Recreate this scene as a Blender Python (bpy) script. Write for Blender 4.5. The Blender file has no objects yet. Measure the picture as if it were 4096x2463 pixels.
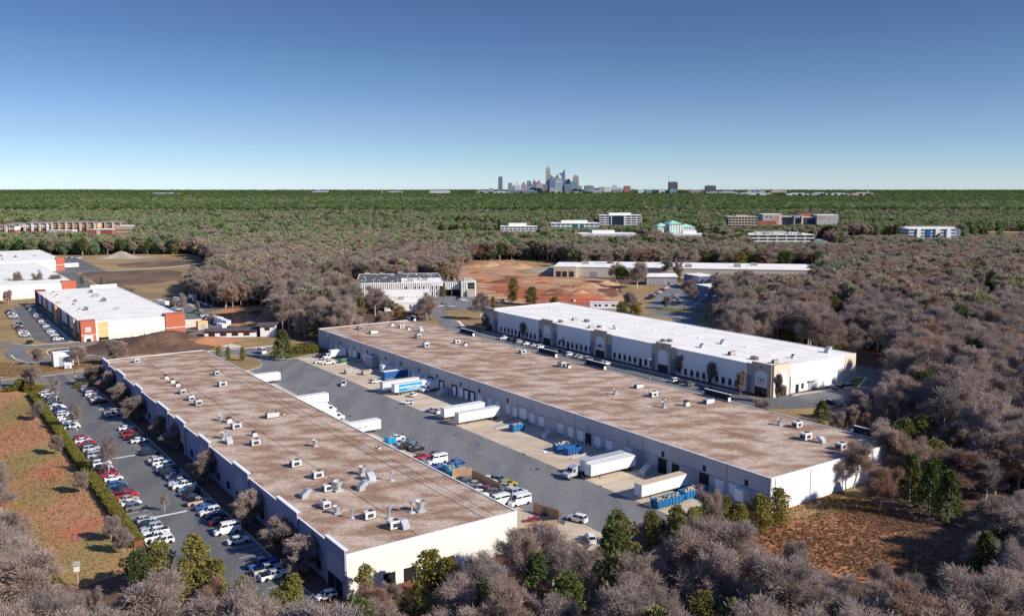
import bpy, bmesh, math, random
from mathutils import Vector, Matrix
random.seed(7)
R = math.radians
scene = bpy.context.scene
# ---------------------------------------------------------------- camera
F, CX, CY, Y0, H = 3547.0, 2048.0, 1231.5, 742.0, 75.0      # photo pixels; camera 75 m above the yard
TH = math.atan((CY - Y0) / F)
cam_d = bpy.data.cameras.new('camera'); cam = bpy.data.objects.new('camera', cam_d)
scene.collection.objects.link(cam); scene.camera = cam
cam.location = (0, 0, H); cam.rotation_euler = (R(90) - TH, 0, 0)
cam_d.sensor_width = 36.0; cam_d.lens = 36.0 * F / 4096.0
cam_d.clip_start = 1.0; cam_d.clip_end = 60000.0
# ---------------------------------------------------------------- sky, sun, exposure
SUN = Vector((0.91, -0.41, 0)).normalized(); ELEV = R(31)
world = bpy.data.worlds.new('World'); scene.world = world; world.use_nodes = True
wn = world.node_tree.nodes; wl = world.node_tree.links
for n in list(wn): wn.remove(n)
wo = wn.new('ShaderNodeOutputWorld'); bg = wn.new('ShaderNodeBackground')
sky = wn.new('ShaderNodeTexSky'); sky.sky_type = 'NISHITA'; sky.sun_disc = False
sky.sun_elevation = ELEV; sky.sun_rotation = math.atan2(SUN.x, SUN.y)
sky.altitude = 0; sky.air_density = 1.0; sky.dust_density = 0.1; sky.ozone_density = 2.5
SKY_STR = 0.15
bg.inputs['Strength'].default_value = SKY_STR
# clear winter sky: pale at the horizon, deepening to blue, then raised above the frame as added fill light (a function of elevation only)
tc = wn.new('ShaderNodeTexCoord'); sx = wn.new('ShaderNodeSeparateXYZ'); wl.new(tc.outputs['Generated'], sx.inputs[0])
rmp = wn.new('ShaderNodeValToRGB'); wl.new(sx.outputs['Z'], rmp.inputs[0])
cr = rmp.color_ramp; cr.interpolation = 'LINEAR'
SKYTAB = [(0.0, (0.352, 0.482, 0.765)), (0.0088, (0.329, 0.447, 0.69)), (0.0232, (0.284, 0.388, 0.615)), (0.0374, (0.255, 0.361, 0.545)), (0.0516, (0.246, 0.315, 0.499)), (0.0732, (0.233, 0.288, 0.445)), (0.101, (0.20, 0.255, 0.389)), (0.1283, (0.179, 0.235, 0.336)), (0.1561, (0.16, 0.205, 0.312)), (0.1953, (0.151, 0.187, 0.279)), (0.45, (0.28, 0.36, 0.57)), (1.0, (0.43, 0.55, 0.78))]
while len(cr.elements) < len(SKYTAB): cr.elements.new(0.5)
for e, (p, c) in zip(cr.elements, SKYTAB): e.position = p; e.color = (*c, 1)
mx = wn.new('ShaderNodeMix'); mx.data_type = 'RGBA'; mx.blend_type = 'MULTIPLY'; mx.inputs[0].default_value = 1.0
wl.new(sky.outputs[0], mx.inputs[6]); wl.new(rmp.outputs[0], mx.inputs[7])
wl.new(mx.outputs[2], bg.inputs['Color']); wl.new(bg.outputs[0], wo.inputs[0])
sl = bpy.data.lights.new('sun', 'SUN'); sun = bpy.data.objects.new('sun', sl); scene.collection.objects.link(sun)
sl.energy = 4.0; sl.angle = R(0.53); sl.color = (1.0, 0.93, 0.82)
sdir = Vector((SUN.x * math.cos(ELEV), SUN.y * math.cos(ELEV), math.sin(ELEV)))
sun.rotation_euler = sdir.to_track_quat('Z', 'Y').to_euler(); sun.location = (0, 0, 300)
vs = scene.view_settings; vs.view_transform = 'Standard'; vs.look = 'None'; vs.gamma = 1.0; vs.use_curve_mapping = False
vs.exposure = 0.7
# ---------------------------------------------------------------- photo pixel -> place (on the ground or a given height / wall)
A = R(35)                                   # the estate's grid is turned 35 degrees to the view
ca, sa = math.cos(A), math.sin(A)
CROP = {0: (0, 0, 1), 1: (0, 1400, 1.3965), 2: (1000, 1400, 1.3965), 3: (2000, 1400, 1.3965), 4: (3000, 1400, 1.3965),
        5: (0, 740, 2.006), 6: (1000, 740, 2.006), 7: (2000, 740, 2.006), 8: (3000, 740, 2.0055)}
def pxy(n, x, y): o = CROP[n]; return o[0] + x / o[2], o[1] + y / o[2]
def ray(px, py):
    dx = (px - CX) / F; dy = -(py - CY) / F
    return dx, math.cos(TH) + dy * math.sin(TH), -math.sin(TH) + dy * math.cos(TH)
def G(n, x, y, z=0.0):                      # world xy where the ray meets height z
    r = ray(*pxy(n, x, y)); t = (z - H) / r[2]; return r[0] * t, r[1] * t
def W(a, b): return a * ca - b * sa, a * sa + b * ca
def toab(p): return p[0] * ca + p[1] * sa, -p[0] * sa + p[1] * ca
def GA(n, x, y, z=0.0): return toab(G(n, x, y, z))
def onB(n, x, y, b0):
    r = ray(*pxy(n, x, y)); t = b0 / (-r[0] * sa + r[1] * ca); return t * (r[0] * ca + r[1] * sa), H + r[2] * t
def topix(x, y, z):
    Z = z - H; d = y * math.cos(TH) - Z * math.sin(TH); v = y * math.sin(TH) + Z * math.cos(TH)
    if d < 1: return None
    return CX + F * x / d, CY - F * v / d
# ---------------------------------------------------------------- object helpers
COL = scene.collection
def tag(o, label=None, cat=None, group=None, kind=None):
    if label: o['label'] = label
    if cat: o['category'] = cat
    if group: o['group'] = group
    if kind: o['kind'] = kind
    return o
def thing(name, label, cat, loc=(0, 0, 0), rz=0.0, group=None):
    o = bpy.data.objects.new(name, None); COL.objects.link(o); o.empty_display_size = 0.5
    o.location = loc; o.rotation_euler = (0, 0, rz); return tag(o, label, cat, group)
def put(me, name, parent=None, loc=(0, 0, 0), rz=0.0, sc=None, mats=None):
    o = bpy.data.objects.new(name, me); COL.objects.link(o)
    o.parent = parent; o.location = loc; o.rotation_euler = (0, 0, rz)
    if sc is not None: o.scale = sc if hasattr(sc, '__len__') else (sc, sc, sc)
    if mats:
        for i, m in mats.items(): o.material_slots[i].link = 'OBJECT'; o.material_slots[i].material = m
    return o
class MB:
    def __init__(s): s.v = []; s.f = []; s.m = []
    def add(s, vs, fs, m=0):
        k = len(s.v); s.v += [tuple(v) for v in vs]
        for f in fs: s.f.append([k + i for i in f]); s.m.append(m)
        return s
    def box(s, x0, x1, y0, y1, z0, z1, m=0):
        return s.add([(x0,y0,z0),(x1,y0,z0),(x1,y1,z0),(x0,y1,z0),(x0,y0,z1),(x1,y0,z1),(x1,y1,z1),(x0,y1,z1)],
                     [(0,3,2,1),(4,5,6,7),(0,1,5,4),(1,2,6,5),(2,3,7,6),(3,0,4,7)], m)
    def prism(s, poly, z0, z1, m=0):
        n = len(poly)
        return s.add([(x,y,z0) for x,y in poly] + [(x,y,z1) for x,y in poly],
                     [list(range(n))[::-1], [n+i for i in range(n)]] + [(i,(i+1)%n,n+(i+1)%n,n+i) for i in range(n)], m)
    def prism_x(s, poly, x0, x1, m=0):      # poly in (y,z), extruded along x
        n = len(poly)
        return s.add([(x0,y,z) for y,z in poly] + [(x1,y,z) for y,z in poly],
                     [list(range(n))[::-1], [n+i for i in range(n)]] + [(i,(i+1)%n,n+(i+1)%n,n+i) for i in range(n)], m)
    def prism_y(s, poly, y0, y1, m=0):      # poly in (x,z), extruded along y
        n = len(poly)
        return s.add([(x,y0,z) for x,z in poly] + [(x,y1,z) for x,z in poly],
                     [list(range(n)), [n+i for i in range(n)][::-1]] + [(i,n+i,n+(i+1)%n,(i+1)%n) for i in range(n)], m)
    def frus(s, cx, cy, z0, z1, w0, d0, w1, d1, m=0, ox=0, oy=0):
        a = [(cx-w0/2,cy-d0/2,z0),(cx+w0/2,cy-d0/2,z0),(cx+w0/2,cy+d0/2,z0),(cx-w0/2,cy+d0/2,z0)]
        b = [(ox+cx-w1/2,oy+cy-d1/2,z1),(ox+cx+w1/2,oy+cy-d1/2,z1),(ox+cx+w1/2,oy+cy+d1/2,z1),(ox+cx-w1/2,oy+cy+d1/2,z1)]
        return s.add(a+b, [(0,3,2,1),(4,5,6,7),(0,1,5,4),(1,2,6,5),(2,3,7,6),(3,0,4,7)], m)
    def tube(s, p0, p1, r0, r1, n=6, m=0, cap=True):
        p0 = Vector(p0); p1 = Vector(p1); d = (p1 - p0)
        if d.length < 1e-6: return s
        q = d.to_track_quat('Z', 'Y'); vs = []
        for p, r in ((p0, r0), (p1, r1)):
            for i in range(n):
                t = 2 * math.pi * i / n; vs.append(p + q @ Vector((r * math.cos(t), r * math.sin(t), 0)))
        fs = [(i, (i+1) % n, n + (i+1) % n, n + i) for i in range(n)]
        if cap: fs += [list(range(n))[::-1], [n + i for i in range(n)]]
        return s.add(vs, fs, m)
    def loft(s, rings, m=0):
        n = len(rings[0]); k = [v for r in rings for v in r]; fs = []
        for j in range(len(rings) - 1):
            for i in range(n): fs.append((j*n+i, j*n+(i+1)%n, (j+1)*n+(i+1)%n, (j+1)*n+i))
        fs += [list(range(n))[::-1], [(len(rings)-1)*n + i for i in range(n)]]
        return s.add(k, fs, m)
    def mesh(s, name, mats, off=(0, 0, 0), fix=False):
        me = bpy.data.meshes.new(name)
        ox, oy, oz = off
        me.from_pydata([(x-ox, y-oy, z-oz) for x, y, z in s.v], [], s.f)
        for m in (mats if isinstance(mats, (list, tuple)) else [mats]): me.materials.append(m)
        if any(s.m): me.polygons.foreach_set('material_index', s.m)
        if fix:
            bm = bmesh.new(); bm.from_mesh(me); bmesh.ops.recalc_face_normals(bm, faces=bm.faces); bm.to_mesh(me); bm.free()
        me.update(); return me
    def build(s, name, mats, parent=None, off=(0, 0, 0), fix=False, loc=(0, 0, 0), rz=0.0):
        return put(s.mesh(name, mats, off, fix), name, parent, loc, rz)
# ---------------------------------------------------------------- materials
def newmat(name):
    m = bpy.data.materials.new(name); m.use_nodes = True; nt = m.node_tree
    return m, nt, nt.nodes['Principled BSDF']
def pm(name, col, rough=0.8, var=0.12, scale=0.6, bump=0.0, metal=0.0, col2=None, scale2=None, stretch=None, rnd=0.0, spec=0.3, col3=None):
    """plain procedural surface: base colour broken up by two noises (fine grain and blotches); optional per-object shift"""
    m, nt, p = newmat(name); N = nt.nodes; L = nt.links
    p.inputs['Roughness'].default_value = rough; p.inputs['Metallic'].default_value = metal
    p.inputs['Specular IOR Level'].default_value = spec
    g = N.new('ShaderNodeNewGeometry'); mp = N.new('ShaderNodeMapping'); L.new(g.outputs['Position'], mp.inputs[0])
    mp.inputs['Rotation'].default_value = (0, 0, -A)
    if stretch: mp.inputs['Scale'].default_value = stretch
    n1 = N.new('ShaderNodeTexNoise'); n1.inputs['Scale'].default_value = scale; n1.inputs['Detail'].default_value = 6; n1.inputs['Roughness'].default_value = 0.7
    n2 = N.new('ShaderNodeTexNoise'); n2.inputs['Scale'].default_value = scale2 or scale * 0.12; n2.inputs['Detail'].default_value = 4
    L.new(mp.outputs[0], n1.inputs[0]); L.new(mp.outputs[0], n2.inputs[0])
    r1 = N.new('ShaderNodeValToRGB'); L.new(n1.outputs[0], r1.inputs[0])
    c = Vector(col)
    r1.color_ramp.elements[0].position = 0.3; r1.color_ramp.elements[1].position = 0.7
    r1.color_ramp.elements[0].color = (*(c * (1 - var)), 1); r1.color_ramp.elements[1].color = (*(c * (1 + var)), 1)
    r2 = N.new('ShaderNodeValToRGB'); L.new(n2.outputs[0], r2.inputs[0])
    r2.color_ramp.elements[0].position = 0.40; r2.color_ramp.elements[1].position = 0.62
    mix = N.new('ShaderNodeMix'); mix.data_type = 'RGBA'
    if col2:
        L.new(r2.outputs[0], mix.inputs[0]); L.new(r1.outputs[0], mix.inputs[6])
        r3 = N.new('ShaderNodeValToRGB'); L.new(n1.outputs[0], r3.inputs[0]); d = Vector(col2)
        r3.color_ramp.elements[0].position = 0.3; r3.color_ramp.elements[1].position = 0.7
        r3.color_ramp.elements[0].color = (*(d * (1 - var)), 1); r3.color_ramp.elements[1].color = (*(d * (1 + var)), 1)
        L.new(r3.outputs[0], mix.inputs[7])
    else:
        mix.blend_type = 'MULTIPLY'; mix.inputs[0].default_value = 1.0
        r2.color_ramp.elements[0].color = (1 - var, 1 - var, 1 - var, 1); r2.color_ramp.elements[1].color = (1, 1, 1, 1)
        L.new(r1.outputs[0], mix.inputs[6]); L.new(r2.outputs[0], mix.inputs[7])
    out = mix.outputs[2]
    if col3:
        n3 = N.new('ShaderNodeTexNoise'); n3.inputs['Scale'].default_value = 0.055; n3.inputs['Detail'].default_value = 7; n3.inputs['Roughness'].default_value = 0.65; L.new(g.outputs['Position'], n3.inputs[0])
        r4 = N.new('ShaderNodeValToRGB'); L.new(n3.outputs[0], r4.inputs[0]); r4.color_ramp.elements[0].position = 0.54; r4.color_ramp.elements[1].position = 0.68
        m3 = N.new('ShaderNodeMix'); m3.data_type = 'RGBA'; L.new(r4.outputs[0], m3.inputs[0]); L.new(out, m3.inputs[6]); m3.inputs[7].default_value = (*col3, 1); out = m3.outputs[2]
    if rnd:
        oi = N.new('ShaderNodeObjectInfo'); hs = N.new('ShaderNodeHueSaturation')
        mr = N.new('ShaderNodeMapRange'); mr.inputs[3].default_value = 1 - rnd; mr.inputs[4].default_value = 1 + rnd
        L.new(oi.outputs['Random'], mr.inputs[0]); L.new(mr.outputs[0], hs.inputs['Value']); L.new(out, hs.inputs['Color']); out = hs.outputs[0]
    L.new(out, p.inputs['Base Color'])
    if bump:
        bp = N.new('ShaderNodeBump'); bp.inputs['Strength'].default_value = bump; bp.inputs['Distance'].default_value = 0.15
        L.new(n1.outputs[0], bp.inputs['Height']); L.new(bp.outputs[0], p.inputs['Normal'])
    return m
M = {}
def mk(k, *a, **kw): M[k] = pm(k, *a, **kw)
mk('asphalt', (0.11, 0.11, 0.112), 0.9, 0.14, 1.2, 0.1, col2=(0.145, 0.142, 0.138), scale2=0.09, stretch=(1.6, 0.35, 1))
mk('asphalt_old', (0.185, 0.182, 0.178), 0.9, 0.14, 1.0, 0.1, col2=(0.145, 0.143, 0.143), scale2=0.1, stretch=(1.8, 0.3, 1))
mk('asphalt_patch', (0.19, 0.19, 0.185), 0.9, 0.08, 1.2)
mk('concrete_apron', (0.47, 0.37, 0.26), 0.9, 0.16, 0.8, 0.05, col2=(0.57, 0.47, 0.35), scale2=0.12, stretch=(0.4, 1, 1))
mk('concrete_walk', (0.42, 0.39, 0.34), 0.9, 0.10, 1.0)
mk('kerb', (0.60, 0.54, 0.44), 0.9, 0.08, 1.0)
mk('paint_line', (0.75, 0.75, 0.72), 0.8, 0.12, 2.0)
mk('paint_blue', (0.10, 0.22, 0.45), 0.8, 0.1, 2.0)
mk('litter', (0.13, 0.075, 0.048), 1.0, 0.45, 0.7, 0.3, col2=(0.085, 0.06, 0.048), scale2=0.06)
mk('lawn', (0.27, 0.21, 0.07), 1.0, 0.22, 1.2, 0.2, col2=(0.42, 0.205, 0.105), scale2=0.035, stretch=(1.6, 0.5, 1), col3=(0.46, 0.13, 0.07))
mk('lawn_tan', (0.32, 0.215, 0.095), 1.0, 0.25, 0.8, 0.2, col2=(0.24, 0.16, 0.07), scale2=0.05, col3=(0.24, 0.115, 0.065))
mk('field_tan', (0.34, 0.235, 0.105), 1.0, 0.25, 0.5, 0.2, col2=(0.22, 0.145, 0.075), scale2=0.022, stretch=(0.6, 1.6, 1))
mk('field_dark', (0.115, 0.073, 0.05), 1.0, 0.35, 0.5, 0.2, col2=(0.19, 0.12, 0.07), scale2=0.03, stretch=(1.2, 0.6, 1))
mk('grass_green', (0.14, 0.125, 0.035), 1.0, 0.22, 1.0, 0.2)
mk('clay', (0.33, 0.15, 0.08), 1.0, 0.42, 0.5, 0.5, col2=(0.47, 0.30, 0.175), scale2=0.05, stretch=(0.5, 1.5, 1))
mk('clay_red', (0.42, 0.12, 0.055), 1.0, 0.36, 0.5, 0.5, col2=(0.30, 0.095, 0.05), scale2=0.06, stretch=(0.4, 1.6, 1))
mk('clay_dark', (0.20, 0.085, 0.045), 1.0, 0.25, 0.4, 0.4)
mk('dirt', (0.43, 0.20, 0.10), 1.0, 0.38, 2.2, 0.1, col2=(0.32, 0.155, 0.085), scale2=0.05)
mk('spoil', (0.36, 0.31, 0.24), 1.0, 0.15, 0.6, 0.4)
mk('mulch', (0.085, 0.05, 0.038), 1.0, 0.4, 0.6, 0.4, col2=(0.16, 0.09, 0.055), scale2=0.07)
mk('gravel_roof', (0.28, 0.17, 0.112), 1.0, 0.50, 2.6, 0.25, col2=(0.50, 0.385, 0.295), scale2=0.22, stretch=(0.55, 1.0, 1))
mk('roof_seam', (0.07, 0.055, 0.05), 1.0, 0.2, 1.0)
mk('roof_white', (0.85, 0.81, 0.735), 0.7, 0.06, 0.7, col2=(0.76, 0.72, 0.65), scale2=0.09)
mk('roof_dark', (0.10, 0.10, 0.105), 0.9, 0.15, 0.8)
mk('roof_grey', (0.40, 0.40, 0.40), 0.8, 0.12, 0.8)
mk('membrane_black', (0.022, 0.022, 0.028), 0.8, 0.2, 1.0)
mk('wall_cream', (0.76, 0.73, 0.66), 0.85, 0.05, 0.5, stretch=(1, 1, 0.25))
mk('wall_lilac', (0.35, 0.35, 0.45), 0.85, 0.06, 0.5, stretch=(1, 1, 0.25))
mk('wall_grey', (0.47, 0.45, 0.48), 0.85, 0.06, 0.5, stretch=(1, 1, 0.25))
mk('wall_white', (0.80, 0.79, 0.76), 0.85, 0.05, 0.5, stretch=(1, 1, 0.25))
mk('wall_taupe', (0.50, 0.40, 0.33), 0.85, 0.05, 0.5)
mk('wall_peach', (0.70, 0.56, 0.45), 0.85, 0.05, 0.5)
mk('wall_slate', (0.17, 0.22, 0.31), 0.85, 0.06, 0.5)
mk('wall_red', (0.47, 0.135, 0.075), 0.85, 0.07, 0.5)
mk('wall_deepred', (0.26, 0.07, 0.055), 0.85, 0.07, 0.5)
mk('wall_ochre', (0.72, 0.46, 0.20), 0.85, 0.05, 0.5)
mk('wall_tan', (0.55, 0.43, 0.29), 0.85, 0.06, 0.5)
mk('wall_beige', (0.60, 0.53, 0.43), 0.85, 0.06, 0.5)
mk('brick_red', (0.33, 0.11, 0.075), 0.9, 0.12, 0.6)
mk('wall_conc', (0.42, 0.40, 0.36), 0.9, 0.14, 0.6, stretch=(1, 1, 0.2))
mk('coping', (0.80, 0.80, 0.80), 0.6, 0.05, 1.0)
mk('door_white', (0.74, 0.77, 0.82), 0.6, 0.04, 1.0)
mk('black', (0.012, 0.012, 0.015), 0.7, 0.1, 1.0)
mk('louver', (0.32, 0.34, 0.40), 0.6, 0.05, 1.0)
mk('glass', (0.016, 0.022, 0.03), 0.12, 0.1, 0.5, spec=0.6)
mk('glass_blue', (0.06, 0.12, 0.17), 0.15, 0.15, 0.2, spec=0.6)
mk('glass_teal', (0.05, 0.16, 0.17), 0.15, 0.15, 0.2, spec=0.6)
mk('galv', (0.50, 0.52, 0.54), 0.5, 0.10, 1.5, metal=0.35)
mk('unit_white', (0.62, 0.61, 0.58), 0.7, 0.10, 1.5, rnd=0.15)
mk('unit_tan', (0.40, 0.36, 0.31), 0.7, 0.12, 1.5, rnd=0.15)
mk('dark_metal', (0.05, 0.05, 0.055), 0.6, 0.2, 2.0)
mk('tyre', (0.015, 0.015, 0.016), 0.9, 0.1, 2.0)
mk('rim', (0.35, 0.35, 0.36), 0.4, 0.1, 2.0, metal=0.5)
mk('lamp_clear', (0.75, 0.75, 0.72), 0.2, 0.05, 2.0)
mk('lamp_red', (0.35, 0.02, 0.02), 0.3, 0.05, 2.0)
mk('trailer_white', (0.80, 0.80, 0.80), 0.5, 0.04, 0.4)
mk('blue_mover', (0.015, 0.28, 0.52), 0.5, 0.06, 0.5)
mk('blue_deep', (0.02, 0.10, 0.30), 0.5, 0.15, 0.5)
mk('blue_skip', (0.015, 0.15, 0.36), 0.6, 0.2, 0.8)
mk('green_skip', (0.01, 0.16, 0.075), 0.6, 0.15, 0.8)
mk('lime', (0.30, 0.62, 0.05), 0.6, 0.05, 1.0)
mk('rubble', (0.45, 0.37, 0.27), 0.95, 0.35, 1.6)
mk('wood_fence', (0.42, 0.27, 0.17), 0.9, 0.12, 0.9)
mk('mint', (0.36, 0.66, 0.55), 0.7, 0.06, 0.3)
mk('shingle', (0.23, 0.20, 0.18), 0.9, 0.1, 0.5)
mk('far_green', (0.08, 0.12, 0.05), 1.0, 0.35, 0.02, col2=(0.06, 0.10, 0.04), scale2=0.004)
mk('pond', (0.012, 0.018, 0.014), 0.25, 0.3, 0.3, spec=0.4)
mk('canvas_red', (0.5, 0.04, 0.04), 0.7, 0.1, 1.0)
mk('teal_gate', (0.02, 0.35, 0.17), 0.6, 0.1, 1.0)
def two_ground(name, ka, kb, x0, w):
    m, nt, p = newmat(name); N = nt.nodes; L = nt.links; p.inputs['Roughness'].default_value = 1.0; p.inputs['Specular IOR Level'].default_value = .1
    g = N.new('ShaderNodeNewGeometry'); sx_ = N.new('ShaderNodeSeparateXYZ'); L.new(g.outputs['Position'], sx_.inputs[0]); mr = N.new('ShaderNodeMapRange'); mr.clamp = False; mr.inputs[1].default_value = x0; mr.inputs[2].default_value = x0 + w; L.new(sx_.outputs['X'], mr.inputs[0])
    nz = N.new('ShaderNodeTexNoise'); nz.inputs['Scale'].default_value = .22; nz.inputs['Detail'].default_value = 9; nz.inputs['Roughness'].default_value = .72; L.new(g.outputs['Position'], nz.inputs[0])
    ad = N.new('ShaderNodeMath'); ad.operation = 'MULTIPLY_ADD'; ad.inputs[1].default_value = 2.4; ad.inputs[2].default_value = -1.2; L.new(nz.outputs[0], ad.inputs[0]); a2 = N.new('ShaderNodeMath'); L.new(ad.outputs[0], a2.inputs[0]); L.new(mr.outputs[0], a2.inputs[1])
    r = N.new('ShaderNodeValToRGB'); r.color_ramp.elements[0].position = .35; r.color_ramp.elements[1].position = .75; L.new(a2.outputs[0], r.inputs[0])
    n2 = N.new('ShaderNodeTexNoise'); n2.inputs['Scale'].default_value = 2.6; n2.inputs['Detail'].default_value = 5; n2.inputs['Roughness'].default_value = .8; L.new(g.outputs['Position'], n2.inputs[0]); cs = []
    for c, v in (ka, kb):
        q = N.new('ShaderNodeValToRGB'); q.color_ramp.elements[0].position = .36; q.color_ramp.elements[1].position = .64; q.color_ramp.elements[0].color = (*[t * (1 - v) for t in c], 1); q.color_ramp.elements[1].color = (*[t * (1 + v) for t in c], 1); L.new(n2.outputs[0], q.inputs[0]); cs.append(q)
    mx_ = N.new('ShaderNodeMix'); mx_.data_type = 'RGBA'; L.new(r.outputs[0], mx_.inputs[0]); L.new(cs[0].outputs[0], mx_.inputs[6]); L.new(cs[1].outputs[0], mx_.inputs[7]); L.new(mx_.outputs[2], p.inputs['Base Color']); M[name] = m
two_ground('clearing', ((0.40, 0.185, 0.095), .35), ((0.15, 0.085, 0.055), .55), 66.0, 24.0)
PAINTS = {'white': (0.78, 0.78, 0.77), 'silver': (0.42, 0.44, 0.46), 'grey': (0.14, 0.145, 0.155), 'black': (0.012, 0.012, 0.014), 'red': (0.42, 0.02, 0.02),
          'maroon': (0.14, 0.015, 0.02), 'blue': (0.02, 0.10, 0.33), 'navy': (0.015, 0.025, 0.06), 'steel blue': (0.12, 0.20, 0.27), 'tan': (0.42, 0.34, 0.25),
          'yellow': (0.40, 0.30, 0.03), 'green': (0.02, 0.10, 0.05)}
for k, c in PAINTS.items():
    m, nt, p = newmat('car_' + k.replace(' ', '_')); p.inputs['Base Color'].default_value = (*c, 1); p.inputs['Roughness'].default_value = 0.3
    p.inputs['Coat Weight'].default_value = 0.6; p.inputs['Coat Roughness'].default_value = 0.08
    nz = nt.nodes.new('ShaderNodeTexNoise'); nz.inputs['Scale'].default_value = 3.0
    mr = nt.nodes.new('ShaderNodeMapRange'); mr.inputs[3].default_value = 0.2; mr.inputs[4].default_value = 0.45
    nt.links.new(nz.outputs[0], mr.inputs[0]); nt.links.new(mr.outputs[0], p.inputs['Roughness']); M['car_' + k] = m
# ---------------------------------------------------------------- ground sheets
CLEAR = []                                  # open areas: no woodland here
def inside(p, poly):
    x, y = p; c = False; j = len(poly) - 1
    for i in range(len(poly)):
        xi, yi = poly[i]; xj, yj = poly[j]
        if (yi > y) != (yj > y) and x < (xj - xi) * (y - yi) / (yj - yi) + xi: c = not c
        j = i
    return c
def clear(poly): CLEAR.append((min(p[0] for p in poly), max(p[0] for p in poly), min(p[1] for p in poly), max(p[1] for p in poly), poly))
def rough_edge(poly, step, amp):
    out = []; rr = random.Random(len(poly) * 31 + int(poly[0][0]))
    for i in range(len(poly)):
        p = Vector(poly[i]); q = Vector(poly[(i + 1) % len(poly)]); d = q - p; n = max(1, int(d.length / step)); nr = Vector((-d.y, d.x)).normalized()
        for k in range(n):
            o = p + d * (k / n); out.append(tuple(o + nr * (rr.uniform(-amp, amp) if k else 0)))
    return out
def sheet(name, poly, mat, z, parent=None, kind='structure', cl=True, rough=None):
    if rough: poly = rough_edge(poly, *rough)
    bm = bmesh.new(); vs = [bm.verts.new((x, y, z)) for x, y in poly]; f = bm.faces.new(vs); bm.normal_update()
    if f.normal.z < 0: f.normal_flip()
    bmesh.ops.triangulate(bm, faces=bm.faces[:])
    me = bpy.data.meshes.new(name); bm.to_mesh(me); bm.free(); me.materials.append(M[mat])
    o = put(me, name, parent)
    if kind and not parent: o['kind'] = kind
    if cl: clear(poly)
    return o
def absheet(name, rect, mat, z, **k):
    a0, a1, b0, b1 = rect; return sheet(name, [W(a0, b0), W(a1, b0), W(a1, b1), W(a0, b1)], mat, z, **k)
def gpoly(n, pts): return [G(n, x, y) for x, y in pts]
def ribbon(line, w):                        # polyline -> polygon of width w
    L_, R_ = [], []
    for i, p in enumerate(line):
        a = Vector(line[max(0, i - 1)]); b = Vector(line[min(len(line) - 1, i + 1)]); d = (b - a).normalized(); n = Vector((-d.y, d.x)) * (w / 2)
        L_.append(tuple(Vector(p) + n)); R_.append(tuple(Vector(p) - n))
    return L_ + R_[::-1]
def smooth(line, n=6):
    out = []; P = [Vector(p) for p in line]
    for i in range(len(P) - 1):
        p0 = P[max(0, i-1)]; p1 = P[i]; p2 = P[i+1]; p3 = P[min(len(P)-1, i+2)]
        for k in range(n):
            t = k / n; out.append(tuple(0.5 * ((2*p1) + (p2-p0)*t + (2*p0-5*p1+4*p2-p3)*t*t + (3*p1-p0-3*p2+p3)*t**3)))
    out.append(tuple(P[-1])); return out
def kerb(line, name='kerb', w=0.18, h=0.13, z=0.0):
    b = MB(); pl = ribbon(line, w); n = len(line)
    for i in range(n - 1):
        q = [pl[i], pl[i+1], pl[2*n-2-i], pl[2*n-1-i]]; b.prism(q[::-1], z, z + h)
    o = b.build(name, M['kerb'], fix=True); o['kind'] = 'structure'; return o
# ================================================================ THE GROUND
g = MB(); S = 40000.0; NG = 10
g.add([(-S, -2000, -0.15), (S, -2000, -0.15), (S, 12900, -0.15), (-S, 12900, -0.15)], [(0, 1, 2, 3)])
tag(g.build('ground', M['litter']), kind='structure')
# grass and dirt under the open parts of the estate
sheet('lawn', gpoly(1, [(-160, 215), (150, 236), (470, 690), (790, 1110), (700, 1240), (430, 1330), (250, 1250), (150, 1000), (40, 900), (-160, 700)]), 'lawn', -0.06, rough=(6, 1.2))
sheet('verge', [W(a, b) for a, b in ((-6, 366), (136, 366), (162, 392), (150, 470), (175, 480), (185, 532), (165, 545), (163, 610), (140, 650), (60, 660), (20, 640), (-6, 480))], 'lawn_tan', -0.08, rough=(10, 1.5))
sheet('field', gpoly(5, [(300, 560), (640, 566), (900, 556), (1540, 556), (1690, 622), (1500, 690), (1480, 850), (1500, 900), (1120, 905), (600, 905), (300, 930), (-100, 940), (-300, 800), (-200, 560)]), 'field_tan', -0.10, rough=(14, 2.5))
sheet('field', gpoly(5, [(700, 690), (1250, 672), (1470, 700), (1460, 760), (1200, 790), (980, 800), (1100, 860), (960, 830), (780, 800), (640, 715)]), 'field_dark', -0.05, cl=False, rough=(9, 3.0))
sheet('field', gpoly(5, [(940, 640), (1300, 600), (1600, 612), (1560, 650), (1200, 660), (1000, 660)]), 'field_dark', -0.05, cl=False, rough=(9, 3.0))
sheet('path', ribbon(smooth(gpoly(5, [(840, 690), (1100, 678), (1400, 655), (1680, 620)])), 5), 'wall_beige', -0.03)
sheet('path', ribbon(smooth(gpoly(5, [(1080, 890), (1200, 886), (1350, 880)])), 7), 'asphalt_old', -0.03)
sheet('verge', gpoly(5, [(1690, 1012), (2054, 965), (2200, 960), (2200, 1130), (2100, 1180), (1870, 1150), (1720, 1080)]), 'dirt', -0.04, rough=(8, 1))
sheet('pond', gpoly(5, [(1722, 1036), (2054, 1006), (2110, 1010), (2090, 1050), (1960, 1108), (1845, 1112)]), 'pond', 0.0)
sheet('far_meadow', [(-9000, 2300), (9000, 2300), (14000, 12800), (-14000, 12800)], 'far_green', -0.12, cl=False)
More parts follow.
